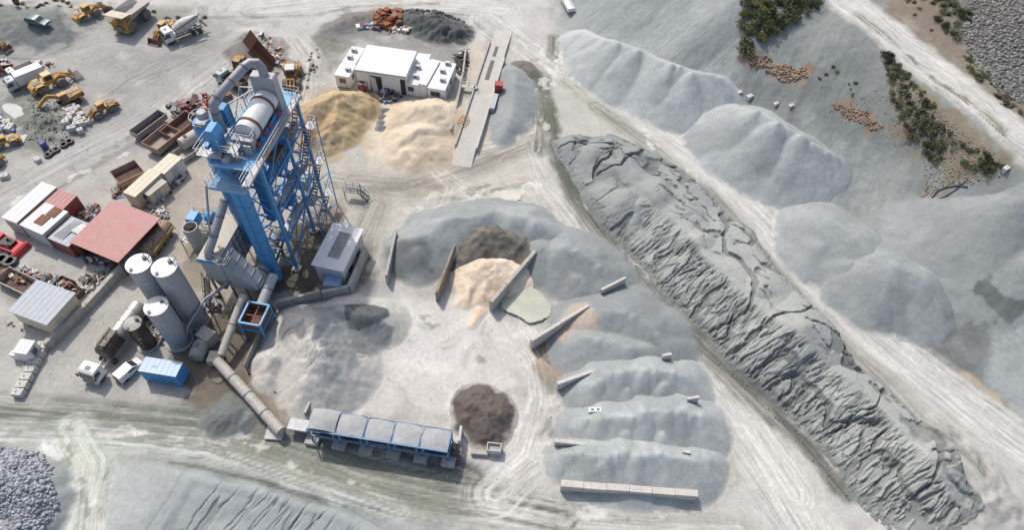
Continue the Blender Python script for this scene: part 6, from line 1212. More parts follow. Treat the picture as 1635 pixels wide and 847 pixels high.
def chassis(t, x0, x1, wheels, col=GREYD, r=0.5):
    m = MB(); m.box(x0, x1, -0.5, -0.3, 0.6, 0.9); m.box(x0, x1, 0.3, 0.5, 0.6, 0.9)
    n = int(x1 - x0)
    for k in range(n + 1): xx = x0 + (x1 - x0) * k / n; m.box(xx - 0.06, xx + 0.06, -0.3, 0.3, 0.65, 0.85)
    m.build('chassis', col, t)
    for x in wheels:
        for y in (-1.0, 1.0): wheel(t, x, y, r, 0.34, rim=GREYP)
def skip_bed(t, x0, x1, out=RUSTR, inn=None, name='tipping_bed', w_=2.4, z0=1.0, z1=2.3):
    m = MB(); m.shell(x0, x1, -w_ / 2, w_ / 2, z0, z1, 0.08, ID, 0.05, 0.08)
    n = max(2, int((x1 - x0) / 0.8))
    for k in range(n + 1):
        xx = x0 + 0.1 + (x1 - x0 - 0.2) * k / n
        for s in (-1, 1): m.bar((xx, s * (w_ / 2 + 0.03), z0), (xx, s * (w_ / 2 + 0.1), z1), 0.1, 0.1)
    for s in (-1, 1): m.bar((x0, s * (w_ / 2 + 0.1), z1), (x1, s * (w_ / 2 + 0.1), z1), 0.14, 0.12)
    b = m.build(name, out, t); m = MB(); m.box(x0 + 0.1, x1 - 0.1, -w_ / 2 + 0.1, w_ / 2 - 0.1, z0 + 0.1, z0 + 0.16); m.build('bed_floor', inn or out, b); return b
# 1 top of the yard
put(loader('wheel loader parked at the very top with its bucket to the right'), (116, 40), (167, 11), 9.3)
put(haul_truck('yellow quarry dump truck with a pale empty bed at the top of the yard', 0.05, bedin=mat('pale_canopy', (0.6, 0.53, 0.42), 0.7, dirt=0.5)), (232, 8), (189, 48), 8.1, 1.2)
put(loader('wheel loader with lowered bucket beside the white mixer truck', group='yellow wheel loaders'), (280, 33), (245, 66), 9.3)
mx = thing('mixer_truck', 'white concrete mixer truck beside the wheel loader', 'mixer truck')
truck_front(mx, 2.1); chassis(mx, -4.0, 2.2, (-3.0, -1.7, 3.1))
m = MB(); A_ = Vector((1.6, 0, 2.0)); B_ = Vector((-3.4, 0, 2.9)); m.tube([A_, A_.lerp(B_, 0.06), A_.lerp(B_, 0.35), A_.lerp(B_, 0.6), A_.lerp(B_, 0.95), B_], [0.7, 0.95, 1.25, 1.2, 0.7, 0.6], 22); dr2 = m.build('mixing_drum', WHITED, mx)
m = MB(); m.tube([A_.lerp(B_, 0.33), A_.lerp(B_, 0.36)], 1.28, 22); m.build('drum_band', GREYP, dr2)
m = MB(); m.prof([(-3.3, 3.4), (-4.1, 4.0), (-4.3, 3.8), (-3.5, 3.0)], -0.6, 0.6, 'y'); m.build('hopper', WHITED, mx)
m = MB(); m.bar((-3.9, 0.2, 2.2), (-4.6, 1.2, 1.0), 0.5, 0.12); m.bar((-3.6, -0.9, 1.2), (-3.6, -0.9, 3.4), 0.1, 0.1); m.bar((-3.6, 0.9, 1.2), (-3.6, 0.9, 3.4), 0.1, 0.1); m.bar((1.9, 1.2, 2.6), (-3.4, 1.3, 3.9), 0.14, 0.3); m.bar((1.9, 0.9, 2.6), (-3.2, 1.0, 3.9), 0.1, 0.2); m.build('chute', GREYD, mx)
rect_part(mx, 'water_tank', WHITE, (1.7, 2.05, -1.0, 1.0, 1.3, 2.0)); put(mx, (322, 38), (261, 62), 8.2, 1.0)
# 2 beside the tower
put(haul_truck('old dump truck with its rusty bed tipped up beside the weeds', 1.0, YELR, RUST), (432, 110), (377, 102), 7.2, 1.0)
put(loader('old wheel loader with a white cab roof right behind the tower', 'bucket', YELR, WHITED), (470, 100), (465, 154), 9.3)
tr = thing('tipper_truck', 'wrecked tipper truck with a pale green cab and dark red bed', 'tipper truck'); truck_front(tr, 1.6, mat('pale_green_cab', (0.45, 0.55, 0.52), 0.5, dirt=0.5)); chassis(tr, -3.2, 1.8, (-2.4, 2.6)); skip_bed(tr, -3.4, 1.3, RUSTD, RUSTD); put(tr, (390, 138), (350, 118), 7.2, 1.2)
put(loader('stripped rusty wheel loader half hidden behind the grey duct', 'bucket', YELR, RUST), (374, 148), (326, 162), 9.3)
# 3 left group
tr = thing('tipper_truck', 'white tipper truck with a dark red bed beside the box truck', 'tipper truck'); truck_front(tr, 1.6); chassis(tr, -3.4, 1.8, (-2.4, 2.6)); skip_bed(tr, -3.6, 1.3, WHITED, REDW); put(tr, (52, 100), (10, 118), 7.4, 1.2)
tr = thing('tipper_truck', 'small dark red tipper truck at the left edge of the photo', 'tipper truck'); truck_front(tr, 1.4, REDW); chassis(tr, -2.6, 1.6, (-1.8, 2.3)); skip_bed(tr, -2.8, 1.1, REDW, RUSTD); put(tr, (20, 103), (-8, 108), 6.2, 1.2)
tr = thing('box_truck', 'white box truck with a closed pale box next to the fork loader', 'box truck'); truck_front(tr, 2.2, mat('white_blue_cab', (0.55, 0.6, 0.66), 0.5)); chassis(tr, -3.8, 2.4, (-2.6, 3.1)); m = MB(); m.box(-4.0, 2.0, -1.25, 1.25, 1.0, 3.4); b = m.build('box_body', WHITE, tr, bevel=0.04)
m = MB(); m.box(-4.04, -3.98, -1.15, -0.03, 1.1, 3.3); m.box(-4.04, -3.98, 0.03, 1.15, 1.1, 3.3); m.build('rear_door', WHITED, b); put(tr, (70, 112), (11, 136), 8.2, 1.2)
put(loader('wheel loader with a toothed rock fork beside the white box truck', 'forks', YEL, mat('pale_yellow_roof', (0.62, 0.47, 0.2), 0.5)), (42, 152), (120, 118), 9.6)
put(loader('wheel loader with its bucket facing the concrete blocks', 'bucket', YELR, YEL), (192, 161), (136, 192), 9.3)
put(loader('wheel loader at the left edge below the pale puddles', 'bucket', YEL), (4, 245), (-34, 290), 9.3)
put(loader('wheel loader at the left edge with large dusty wheels', 'bucket', YEL), (38, 218), (-22, 238), 9.3)
put(loader('orange yellow wheel loader just showing at the left edge above the trucks', 'bucket', YEL), (-20, 66), (12, 78), 9.3)
ex = thing('excavator', 'yellow excavator with its boom folded down to the left', 'excavator')
for s in (-1, 1):
    m = MB(); m.prof([(-1.9, 0.45), (-1.6, 0.1), (1.6, 0.1), (1.9, 0.45), (1.6, 0.8), (-1.6, 0.8)], s * 1.05 - 0.28, s * 1.05 + 0.28, 'y')
    for k in range(12): m.box(-1.75 + k * 0.3, -1.6 + k * 0.3, s * 1.05 - 0.3, s * 1.05 + 0.3, 0.78, 0.86)
    m.build('track', RUSTD, ex)
m = MB(); m.box(-0.8, 0.8, -0.7, 0.7, 0.4, 1.0); m.build('undercarriage', GREYD, ex)
m = MB(); m.prof([(-2.7, 1.1), (1.2, 1.1), (1.2, 1.7), (0.3, 1.9), (-2.6, 2.1), (-2.8, 1.8)], -1.25, 1.25, 'y'); hs = m.build('house', YELR, ex, bevel=0.05)
m = MB()
for k in range(5): m.box(-2.4 + k * 0.4, -2.2 + k * 0.4, -0.9, 0.3, 2.06, 2.16)
m.build('grilles', BEIGE, hs)
m = MB(); m.box(-0.2, 1.3, 0.3, 1.25, 1.5, 2.9, tx=0.06, ty=0.05); m.build('cab', GLASS, ex); rect_part(ex, 'cab_roof', YEL, (-0.25, 1.3, 0.3, 1.27, 2.85, 2.97))
m = MB(); m.bar((0.9, -0.3, 1.7), (2.8, -0.3, 2.9), 0.4, 0.6); m.bar((2.8, -0.3, 2.9), (5.0, -0.3, 1.5), 0.35, 0.5); m.build('boom', YEL, ex)
m = MB(); m.bar((5.1, -0.3, 1.7), (3.4, -0.3, 0.4), 0.3, 0.4); m.build('stick', YEL, ex); m = MB(); m.prof([(3.5, 0.5), (3.2, 0.1), (2.6, 0.1), (2.4, 0.5), (2.6, 0.7)], -0.8, 0.2, 'y'); m.build('bucket', RUST, ex)
put(ex, (142, 142), (72, 172), 8.0, 1.0)
# 4 trailers and bodies by the tower
def trailer(label, pr, pf, L, out, inn, wheels=True, z1=2.3, group='empty tipper bodies and trailers', w_=2.4):
    t = thing('tipper_trailer', label, 'trailer', group=group); h = L / 2; b = skip_bed(t, -h, h, out, inn, 'trailer_bed', w_, 1.0 if wheels else 0.15, z1)
    if wheels: chassis(t, -h + 0.2, h - 0.2, (-h + 0.8, -h + 1.9), RUSTD)
    else:
        m = MB()
        for y in (-0.9, 0.9): m.box(-h + 0.1, h - 0.1, y - 0.1, y + 0.1, 0.0, 0.15)
        m.build('skids', RUSTD, t)
    return put(t, pr, pf, L, 1.4)
trailer('long grey tipper trailer with a narrow rusty inside, farthest from the cream containers', (214, 215), (260, 181), 7.6, mat('grey_trailer', (0.3, 0.29, 0.29), 0.6, dirt=0.5), RUSTD, w_=2.2)
trailer('rusty tipper body with a pale dusty front beside the cream container', (241, 238), (278, 208), 5.4, mat('dusty_brown_bed', (0.3, 0.19, 0.13), 0.75, dirt=0.6, dirtc=(0.42, 0.36, 0.31)), mat('beige_floor', (0.36, 0.31, 0.27), 0.9), w_=3.4)
trailer('dark red tipper body behind the lying tank', (268, 219), (308, 186), 6.4, RUSTR, RUSTD, w_=3.2)
trailer('open rusty tipper body standing behind the long cream container', (185, 287), (224, 268), 4.6, mat('dusty_pink_bed', (0.36, 0.22, 0.17), 0.75, dirt=0.6, dirtc=(0.45, 0.36, 0.31)), RUSTD, w_=3.8)
trailer('open beige steel tub under the lying beige tank', (281, 246), (318, 222), 5.4, BEIGE, BEIGE, False, 1.3, w_=3.0)
t = thing('lying_tank', 'beige lying tank resting in the open steel tub', 'tank'); m = MB(); m.lathe([(0.4, -2.6), (1.05, -2.4), (1.1, -2.2), (1.1, 2.2), (1.05, 2.4), (0.4, 2.6)], (0, 0, 1.4), 'x', 22); m.build('tank_body', BEIGE, t)
m = MB(); m.lathe([(0.3, 2.45), (0.3, 2.65)], (-1.2, 0, 0), 'z', 12); m.build('manhole', RUST, t); put(t, (286, 229), (326, 204), 5.2, 2.0, 0.4)
# 5 tanker, van, car, red machine
tk = thing('tanker_truck', 'bitumen tanker truck with a white cab and bright steel tank', 'tanker truck'); truck_front(tk, 4.2); chassis(tk, -6.0, 4.2, (-5.2, -4.0, -2.8, 2.4, 5.3), WHITED)
m = MB(); m.lathe([(0.5, -6.3), (1.1, -6.15), (1.3, -5.9), (1.3, -0.5)], (0, 0, 2.1), 'x', 28); tb = m.build('tank', CHROME, tk)
m = MB(); m.lathe([(1.31, -0.5), (1.31, 2.3), (1.1, 2.55), (0.5, 2.7)], (0, 0, 2.1), 'x', 28); m.build('stained_tank_front', BITUM, tb)
m = MB()
for x in (-4.5, -2.5, -0.5, 1.2): m.tube([(x, 0, 2.1), (x + 0.08, 0, 2.1)], 1.33, 28)
m.build('tank_bands', GREYD, tb)
m = MB(); m.box(-0.8, 2.0, -0.5, 0.5, 3.42, 3.48); rail(m, [(-0.8, -0.55, 3.3), (2.0, -0.55, 3.3), (2.0, 0.55, 3.3), (-0.8, 0.55, 3.3)], h=0.5, t=0.07); m.lathe([(0.35, 3.2), (0.35, 3.55), (0, 3.6)], (0.6, 0, 0), n=12); m.build('catwalk', BITUM, tk); put(tk, (228, 490), (140, 608), 12.6, 1.2)
vn_ = thing('van', 'white panel van parked between the tanker truck and the blue container', 'van')
m = MB(); m.prof([(-2.3, 0.4), (2.2, 0.4), (2.3, 0.9), (1.35, 1.2), (0.55, 1.9), (-2.2, 1.95), (-2.35, 1.2)], -0.92, 0.92, 'y'); b = m.build('body', WHITE, vn_, bevel=0.07)
m = MB(); m.prof([(1.38, 1.22), (0.6, 1.88), (0.52, 1.84), (1.28, 1.18)], -0.78, 0.78, 'y'); m.build('windscreen', GLASS, b)
for s in (-1, 1): m = MB(); m.prof([(1.15, 1.25), (0.5, 1.78), (-0.5, 1.78), (-0.5, 1.25)], s * 0.93 - 0.012, s * 0.93 + 0.012, 'y'); m.build('side_window', GLASS, b)
m = MB(); m.prof([(-2.37, 1.25), (-2.27, 1.8), (-2.22, 1.8), (-2.32, 1.25)], -0.65, 0.65, 'y'); m.build('rear_window', GLASS, b); rect_part(b, 'rear_bumper', GREYD, (-2.42, -2.25, -0.9, 0.9, 0.35, 0.6)); lamps(vn_, 2.25, (-0.7, 0.7), 0.8, 0.3)
for y in (-0.78, 0.78): rect_part(b, 'tail_light', RED, (-2.4, -2.3, y - 0.08, y + 0.08, 0.9, 1.4))
for x in (-1.4, 1.45):
    for y in (-0.85, 0.85): wheel(vn_, x, y, 0.33, 0.22)
put(vn_, (186, 607), (223, 573), 4.7, 0.8)
cr = thing('car', 'dark teal estate car parked on the grey mound at the top left', 'car')
m = MB(); m.prof([(-2.2, 0.35), (2.15, 0.35), (2.2, 0.75), (1.1, 0.98), (0.35, 1.42), (-1.7, 1.45), (-2.2, 1.0)], -0.86, 0.86, 'y'); b = m.build('body', TEAL, cr, bevel=0.08)
m = MB(); m.prof([(1.12, 0.98), (0.4, 1.42), (0.3, 1.38), (1.0, 0.94)], -0.72, 0.72, 'y'); m.build('windscreen', GLASS, b); m = MB(); m.prof([(-2.18, 1.02), (-1.74, 1.42), (-1.68, 1.36), (-2.1, 0.98)], -0.7, 0.7, 'y'); m.build('rear_window', GLASS, b)
for s in (-1, 1): m = MB(); m.prof([(0.85, 1.0), (0.3, 1.34), (-1.6, 1.36), (-1.85, 1.0)], s * 0.865 - 0.012, s * 0.865 + 0.012, 'y'); m.build('side_window', GLASS, b)
lamps(cr, 2.15, (-0.62, 0.62), 0.62, 0.3)
for x in (-1.35, 1.4):
    for y in (-0.8, 0.8): wheel(cr, x, y, 0.32, 0.2)
put(cr, (41, 24), (72, 31), 4.2, 3.2)
rm = thing('red_machine', 'bright red road machine with black engine at the left edge', 'road machine')
m = MB(); m.box(-2.6, 2.6, -1.2, 1.2, 0.5, 1.2); m.prof([(-2.6, 1.2), (-0.8, 1.2), (-1.0, 1.9), (-2.4, 1.9)], -1.1, 1.1, 'y'); m.build('body', REDB, rm, bevel=0.06)
m = MB(); m.box(2.2, 3.1, -1.5, 1.5, 0.2, 1.0, tx=0.2); m.bar((2.6, -1.4, 1.0), (2.6, 1.4, 1.0), 0.2, 0.3); m.build('screed', REDB, rm)
m = MB(); m.box(-0.6, 1.6, -0.8, 0.8, 1.2, 1.7); m.lathe([(0.2, 1.7), (0.2, 2.2)], (0.4, 0.3, 0), n=10); m.bar((-0.4, -0.8, 1.5), (1.6, -0.5, 1.9), 0.16, 0.16); m.bar((0.2, 0.8, 1.5), (1.2, 0.2, 2.0), 0.14, 0.14); m.build('engine', BLACK, rm)
for x in (-1.6, 1.6):
    for y in (-1.1, 1.1): wheel(rm, x, y, 0.5, 0.35)
put(rm, (-12, 380), (34, 398), 6.0, 0.8)
fl = thing('forklift', 'small red forklift standing against the white shed front', 'forklift'); m = MB(); m.box(-1.0, 0.8, -0.6, 0.6, 0.35, 1.1); m.build('body', REDB, fl, bevel=0.06); m = MB()
for x in (-0.6, 0.6):
    for y in (-0.5, 0.5): m.bar((x, y, 1.1), (x, y, 2.1), 0.09, 0.09)
m.box(-0.7, 0.7, -0.6, 0.6, 2.1, 2.2); m.build('overhead_guard', BLACK, fl); m = MB(); m.bar((0.95, -0.35, 0.1), (0.95, -0.35, 2.2), 0.12, 0.12); m.bar((0.95, 0.35, 0.1), (0.95, 0.35, 2.2), 0.12, 0.12); m.bar((0.95, -0.3, 0.12), (2.0, -0.3, 0.12), 0.12, 0.06); m.bar((0.95, 0.3, 0.12), (2.0, 0.3, 0.12), 0.12, 0.06); m.build('mast', GREYD, fl)
for x in (-0.7, 0.6):
    for y in (-0.55, 0.55): wheel(fl, x, y, 0.3, 0.22)
put(fl, (572, 133), (588, 143), 3.0, 0.6)
# ---------------------------------------------------------------- tyres, blocks, bins and junk
def tyre(px, py, r, label, lean=0.0, group='loose tyres'):
    p = gp(px, py); t = thing('tyre', label, 'tyre', (p.x, p.y, p.z), random.uniform(0, 6), group=group); m = MB(); wd = r * 0.62
    m.lathe([(r * 0.55, 0.0), (r * 0.93, 0.0), (r, wd * 0.15), (r, wd * 0.85), (r * 0.93, wd), (r * 0.55, wd), (r * 0.52, wd * 0.5), (r * 0.55, 0.0)], (0, 0, 0.02), 'z', 20); m.build('tread', RUBBER, t)
    m = MB(); m.lathe([(r * 0.56, wd + 0.021), (r * 0.82, wd + 0.045), (r * 0.9, wd + 0.021)], (0, 0, 0), 'z', 20); m.build('sidewall', RUBG, t)
for x, y, l in [(103, 233, 'dark tyre, left one of the pair on the track edge'), (112, 228, 'dark tyre, right one of the pair on the track edge'), (78, 249, 'tyre lying lowest in the small pile by the blue drum'), (84, 244, 'tyre in the middle of the small pile by the blue drum'), (90, 241, 'tyre lying highest in the small pile by the blue drum'),
                (299, 168, 'large tyre lying alone behind the tipper bodies'), (6, 417, 'big dusty tyre at the left end of the scrap skip'), (18, 420, 'big dusty tyre touching the scrap skip')]:
    tyre(x, y, 0.95 if y > 400 or x > 250 else 0.62, l)
t = thing('drum', 'dark blue plastic drum on the little tyre pile', 'drum', gp(73, 237)); m = MB(); m.lathe([(0.45, 0), (0.5, 0.1), (0.5, 1.2), (0.4, 1.3), (0, 1.32)], n=16); m.build('drum_body', mat('blue_plastic', (0.03, 0.06, 0.3), 0.4), t); m = MB(); m.lathe([(0.12, 1.3), (0.12, 1.38)], (0.2, 0, 0), n=8); m.build('cap', BLACK, t)
BL = [(117, 186), (124, 183), (131, 190), (121, 193), (128, 198), (136, 197), (117, 200), (126, 206), (134, 204), (112, 206), (119, 211), (131, 213), (140, 200), (110, 179), (118, 176), (126, 177)]
for i, (x, y) in enumerate(BL):
    p = gp(x, y); t = thing('concrete_block', 'pale concrete block in the jumbled pile beside the wheel loaders', 'concrete block', (p.x, p.y, p.z), math.radians(random.uniform(20, 60)), group='jumbled concrete blocks')
    m = MB(); a_, b_, c_ = random.uniform(.42, .7), random.uniform(.4, .5), random.uniform(.6, .95); m.box(-a_, a_, -b_, b_, -0.1, c_); m.build('block', CONCL, t, bevel=0.05)
    m = MB(); m.bar((-0.12, 0, c_ + 0.05), (0.12, 0, c_ + 0.05), 0.05, 0.05); m.build('lifting_eye', GREYD, t)
for i, (x, y, s, l) in enumerate([(12, 199, 0.7, 'pale concrete box by the left edge loaders, upper'), (19, 207, 0.75, 'pale concrete box by the left edge loaders, lower'), (61, 257, 0.55, 'single white block on the edge of the track'), (9, 284, 0.6, 'pale block at the left edge beside the track')]):
    p = gp(x, y); t = thing('concrete_block', l, 'concrete block', (p.x, p.y, p.z), 0.5 + i); m = MB(); m.box(-s, s, -s * 0.7, s * 0.7, -0.1, s * 1.1); m.build('block', CONCL, t, bevel=0.05); m = MB(); m.bar((-0.12, 0, s * 1.1 + .05), (0.12, 0, s * 1.1 + .05), 0.05, 0.05); m.build('lifting_eye', GREYD, t)
t = trailer('open pale steel skip full of scrap at the left', (2, 436), (52, 460), 6.0, mat('dusty_pale_skip', (0.42, 0.37, 0.34), 0.7, dirt=0.5, rust=0.15), RUSTD, False, 1.5, 'scrap skips')
trailer('dark red open scrap bin next to the grey roofed shed, upper', (86, 446), (108, 455), 3.0, RUSTD, RUSTR, False, 1.2, 'scrap skips'); trailer('dark red open scrap bin next to the grey roofed shed, lower', (98, 458), (120, 468), 3.0, RUSTD, RUSTR, False, 1.2, 'scrap skips')
def junk(name, label, cat, pts, n, mats, hmax=0.8, smin=0.2, smax=1.0, seed=1, spread=1.0):
    """tangle of scrap pieces lying within a polygon of photo points"""
    R_ = random.Random(seed); W_ = [gp(*p) for p in pts]; xs = [p.x for p in W_]; ys = [p.y for p in W_]; pl = [(p.x, p.y) for p in W_]; t = MB(); k = 0; tries = 0
    while k < n and tries < n * 30:
        tries += 1; x, y = R_.uniform(min(xs), max(xs)), R_.uniform(min(ys), max(ys)); d = float(polysd(np.array([x]), np.array([y]), pl)[0])
        if d > 0: continue
        z = float(gz(x, y)) + R_.uniform(0, hmax) * min(1, -d / 1.5 + 0.2); a = R_.uniform(0, 6.28); s = R_.uniform(smin, smax); q = R_.random(); fr = Fr((x, y, z), a); t.mat(R_.randrange(len(mats)))
        if q < 0.35: t.box(-s / 2, s / 2, -s * R_.uniform(.2, .5), s * R_.uniform(.2, .5), 0, s * R_.uniform(.15, .6), fr, s * 0.05, 0)
        elif q < 0.6: t.bar((-s, 0, R_.uniform(0, .3)), (s, R_.uniform(-.2, .2), R_.uniform(0, .6)), R_.uniform(.06, .18), None, fr)
        elif q < 0.8:
            v = [fr(-s * .6, -s * .4, R_.uniform(0, .3)), fr(s * .6, -s * .4, R_.uniform(0, .3)), fr(s * .6, s * .4, R_.uniform(.1, .6)), fr(-s * .6, s * .4, R_.uniform(.1, .6))]; t.add(v + [p + Vector((0, 0, .06)) for p in v], [(3, 2, 1, 0), (4, 5, 6, 7), (0, 1, 5, 4), (1, 2, 6, 5), (2, 3, 7, 6), (3, 0, 4, 7)])
        else: t.lathe([(s * .25, -s * .4), (s * .3, 0), (s * .25, s * .4)], (0, 0, s * .25), R_.choice('xyz'), 9, fr)
        k += 1
    o = t.build(name, mats); return setp(o, label, cat, kind='stuff')
BRR = mat('orange_rust', (0.30, 0.10, 0.035), 0.85, dirt=0.4, dirtc=(0.16, 0.06, 0.03))
PINK = mat('faded_pink_plastic', (0.6, 0.22, 0.22), 0.6)
BLUP = mat('faded_blue_plastic', (0.1, 0.2, 0.38), 0.5)
MIXJ = [RUST, RUSTR, GREYP, GREYD, WHITED, BEIGE, RUSTD, BLUP]
junk('scrap_metal', 'orange rusty scrap metal heaped beside the dark rubble at the top', 'scrap', [(592, 24), (640, 22), (648, 42), (600, 46)], 190, [BRR, BRR, RUST, RUSTR, RUSTD], 1.4, 0.4, 1.5, 2)
junk('scrap_metal', 'small orange rusty scrap pile at the foot of the rubble', 'scrap', [(660, 36), (682, 38), (678, 50), (658, 47)], 70, [BRR, RUST, YELR], 0.8, 0.3, 1.1, 3)
junk('scrap_sheets', 'mixed coloured scrap sheets lying in front of the rusty scrap', 'scrap', [(575, 34), (600, 38), (655, 46), (650, 54), (600, 48), (572, 46)], 70, [PINK, WHITED, BLUP, BEIGE, RUST, WHITE], 0.3, 0.3, 1.3, 4)
junk('scrap_pile', 'dark mixed scrap pile in front of the white shed', 'scrap', [(600, 140), (640, 142), (636, 160), (610, 165)], 110, [GREYD, RUSTD, BLUP, WHITED, RUSTR, BLACK], 0.8, 0.25, 0.9, 5)
junk('tyre_scrap', 'black scrap and rubble beside the rightmost white cabin', 'scrap', [(727, 88), (745, 76), (748, 100), (738, 122), (725, 112)], 120, [BLACK, GREYD, RUBBER, GREYP], 0.7, 0.2, 0.8, 6)
junk('scrap_pile', 'mixed junk lying between the workshops at the left', 'scrap', [(128, 335), (160, 330), (150, 350), (135, 350)], 60, MIXJ, 0.6, 0.25, 0.9, 7)
junk('scrap_pile', 'rusty junk along the far edge of the scrap skip', 'scrap', [(30, 425), (80, 440), (135, 465), (125, 474), (80, 460), (40, 436)], 120, MIXJ, 0.7, 0.25, 1.0, 8)
junk('scrap_load', 'scrap metal heaped inside the pale skip', 'scrap', [(6, 434), (46, 450), (40, 456), (6, 440)], 50, [RUST, YELR, WHITED, BEIGE, RUSTR], 1.6, 0.3, 0.9, 9)
junk('scrap_pile', 'machine parts lying below the red roofed shed', 'scrap', [(128, 402), (168, 416), (190, 420), (180, 430), (140, 420)], 70, [RUSTD, GREYD, RUSTR, WHITED, BLUP], 0.7, 0.25, 0.9, 10)
junk('scrap_pile', 'pale wire and scrap strewn beside the long concrete wall', 'scrap', [(120, 455), (165, 425), (180, 432), (140, 470)], 60, [GREYP, BEIGE, RUSTD], 0.3, 0.15, 0.8, 11)
junk('scrap_pile', 'machine parts in the shade of the cream annex', 'scrap', [(245, 315), (285, 275), (296, 282), (262, 322)], 60, [RUSTD, GREYD, RUSTR, WHITED, RED], 0.6, 0.25, 0.9, 12)
junk('scrap_pile', 'grey stone rubble and parts between the cream cabin and the rusty tank', 'scrap', [(236, 330), (262, 330), (270, 350), (250, 348)], 60, [GREYP, BEIGE, CONC, GREYD], 0.6, 0.25, 0.8, 13)
junk('scrap_pile', 'pumps and pipes at the foot of the silos', 'scrap', [(325, 475), (345, 470), (352, 498), (330, 500)], 60, [GREYD, GREYP, RUSTD, BEIGE], 0.9, 0.25, 0.9, 14)
junk('scrap_pile', 'pipes and valves between the bitumen tank and the shorter silo', 'scrap', [(245, 495), (262, 510), (258, 548), (240, 555)], 60, [GREYD, BLACK, RUSTD, CONCL], 0.6, 0.25, 0.8, 15)
junk('scrap_pile', 'coloured litter among the weeds by the tipped dump truck', 'scrap', [(420, 60), (445, 75), (456, 108), (430, 112), (415, 80)], 45, [PINK, RED, WHITED, GREYP, RUSTD], 0.3, 0.2, 0.9, 16)
junk('scrap_pile', 'red and dark machine wrecks behind the blue filler silo', 'scrap', [(268, 172), (330, 150), (340, 172), (318, 190), (280, 190)], 80, [RUSTR, RED, RUSTD, GREYD, BLACK], 0.9, 0.3, 1.1, 17)
junk('scrap_pile', 'grey and rusty parts behind the trucks at the left edge', 'scrap', [(-20, 96), (15, 94), (25, 110), (70, 100), (95, 105), (60, 112), (-20, 124)], 60, [GREYP, RUSTD, REDW, WHITED], 0.7, 0.3, 1.0, 18)
junk('scrap_pile', 'blue and green junk behind the open shed roof', 'scrap', [(182, 300), (196, 300), (192, 316), (178, 316)], 30, [BLUP, mat('teal_junk', (0.05, 0.3, 0.28), 0.5), RUST, YELR], 0.7, 0.3, 0.8, 19)
junk('scrap_pile', 'white and grey parts at the left edge loaders', 'scrap', [(-10, 190), (10, 188), (30, 215), (-10, 212)], 30, [GREYP, WHITED, RUSTD, BLUP], 0.7, 0.3, 0.8, 20)
# ---------------------------------------------------------------- plants
def leaf_mat(name, a, b):
    m, n, p = _nodes(name); N = n.nodes; co = N.new('ShaderNodeTexCoord'); nz = N.new('ShaderNodeTexNoise'); nz.inputs['Scale'].default_value = 2.5; nz.inputs['Detail'].default_value = 4
    n.links.new(co.outputs['Object'], nz.inputs['Vector']); r = N.new('ShaderNodeValToRGB'); r.color_ramp.elements[0].position = 0.35; r.color_ramp.elements[1].position = 0.65
    r.color_ramp.elements[0].color = (*a, 1); r.color_ramp.elements[1].color = (*b, 1); n.links.new(nz.outputs[0], r.inputs[0]); n.links.new(r.outputs[0], p.inputs['Base Color']); p.inputs['Roughness'].default_value = 0.8; p.inputs['Specular IOR Level'].default_value = 0.2; return m
LEAF = [leaf_mat('dark_leaves', (0.055, 0.075, 0.034), (0.13, 0.16, 0.07)), leaf_mat('olive_leaves', (0.085, 0.10, 0.052), (0.18, 0.19, 0.10)), leaf_mat('yellow_green_leaves', (0.09, 0.11, 0.03), (0.24, 0.21, 0.06)), leaf_mat('dry_leaves', (0.13, 0.115, 0.08), (0.24, 0.21, 0.14))]
TWIG = mat('twigs', (0.09, 0.07, 0.05), 0.9)
def shrub_mesh(seed, mi, n=330, flat=0.75):
    R_ = random.Random(seed); m = MB(); cl = []
    for _ in range(R_.randint(5, 9)): a = R_.uniform(0, 6.28); r = R_.uniform(0, 0.7); cl.append((r * math.cos(a), r * math.sin(a), R_.uniform(0.25, 0.8) * flat, R_.uniform(0.28, 0.5)))
    for c in cl[:6]: m.mat(1).bar((0, 0, -0.1), c[:3], 0.05)
    m.mat(0)
    for _ in range(n):
        c = R_.choice(cl); d = Vector((R_.gauss(0, 1), R_.gauss(0, 1), R_.gauss(0, 1))).normalized() * c[3] * R_.uniform(0.55, 1.1); p = Vector(c[:3]) + Vector((d.x, d.y, d.z * flat))
        if p.z < 0.02: p.z = R_.uniform(0.02, 0.2)
        u = Vector((R_.gauss(0, 1), R_.gauss(0, 1), R_.gauss(0, 1))).normalized(); v = u.orthogonal().normalized(); s = R_.uniform(0.06, 0.13); m.add([p - u * s, p - v * s * 0.6, p + u * s, p + v * s * 0.6], [(0, 1, 2, 3)])
    o = m.build('shrub', [LEAF[mi], TWIG], smooth=0); me = o.data; bpy.data.objects.remove(o); return me
SHM = {(i, j): shrub_mesh(10 * i + j, i) for i in range(4) for j in range(3)}
def shrubs(px, n, kinds, label, group, smin=0.7, smax=1.5, seed=1, name='shrub'):
    R_ = random.Random(seed); xs = [p[0] for p in px]; ys = [p[1] for p in px]; k = 0; t = 0; put_ = []
    while k < n and t < 3000:
        t += 1; x, y = R_.uniform(min(xs), max(xs)), R_.uniform(min(ys), max(ys))
        if float(polysd(np.array([x]), np.array([y]), px)[0]) > 0: continue
        if any(math.hypot(x - a, y - b) < 4 for a, b in put_): continue
        put_.append((x, y)); p = gp(x, y); o = bpy.data.objects.new(name, SHM[(R_.choice(kinds), R_.randrange(3))]); COL.objects.link(o); s = R_.uniform(smin, smax)
        o.location = (p.x, p.y, p.z - 0.08); o.rotation_euler = (0, 0, R_.uniform(0, 6.28)); o.scale = (s * R_.uniform(.85, 1.2), s, s * R_.uniform(.7, 1.0)); setp(o, label, 'shrub', group); k += 1
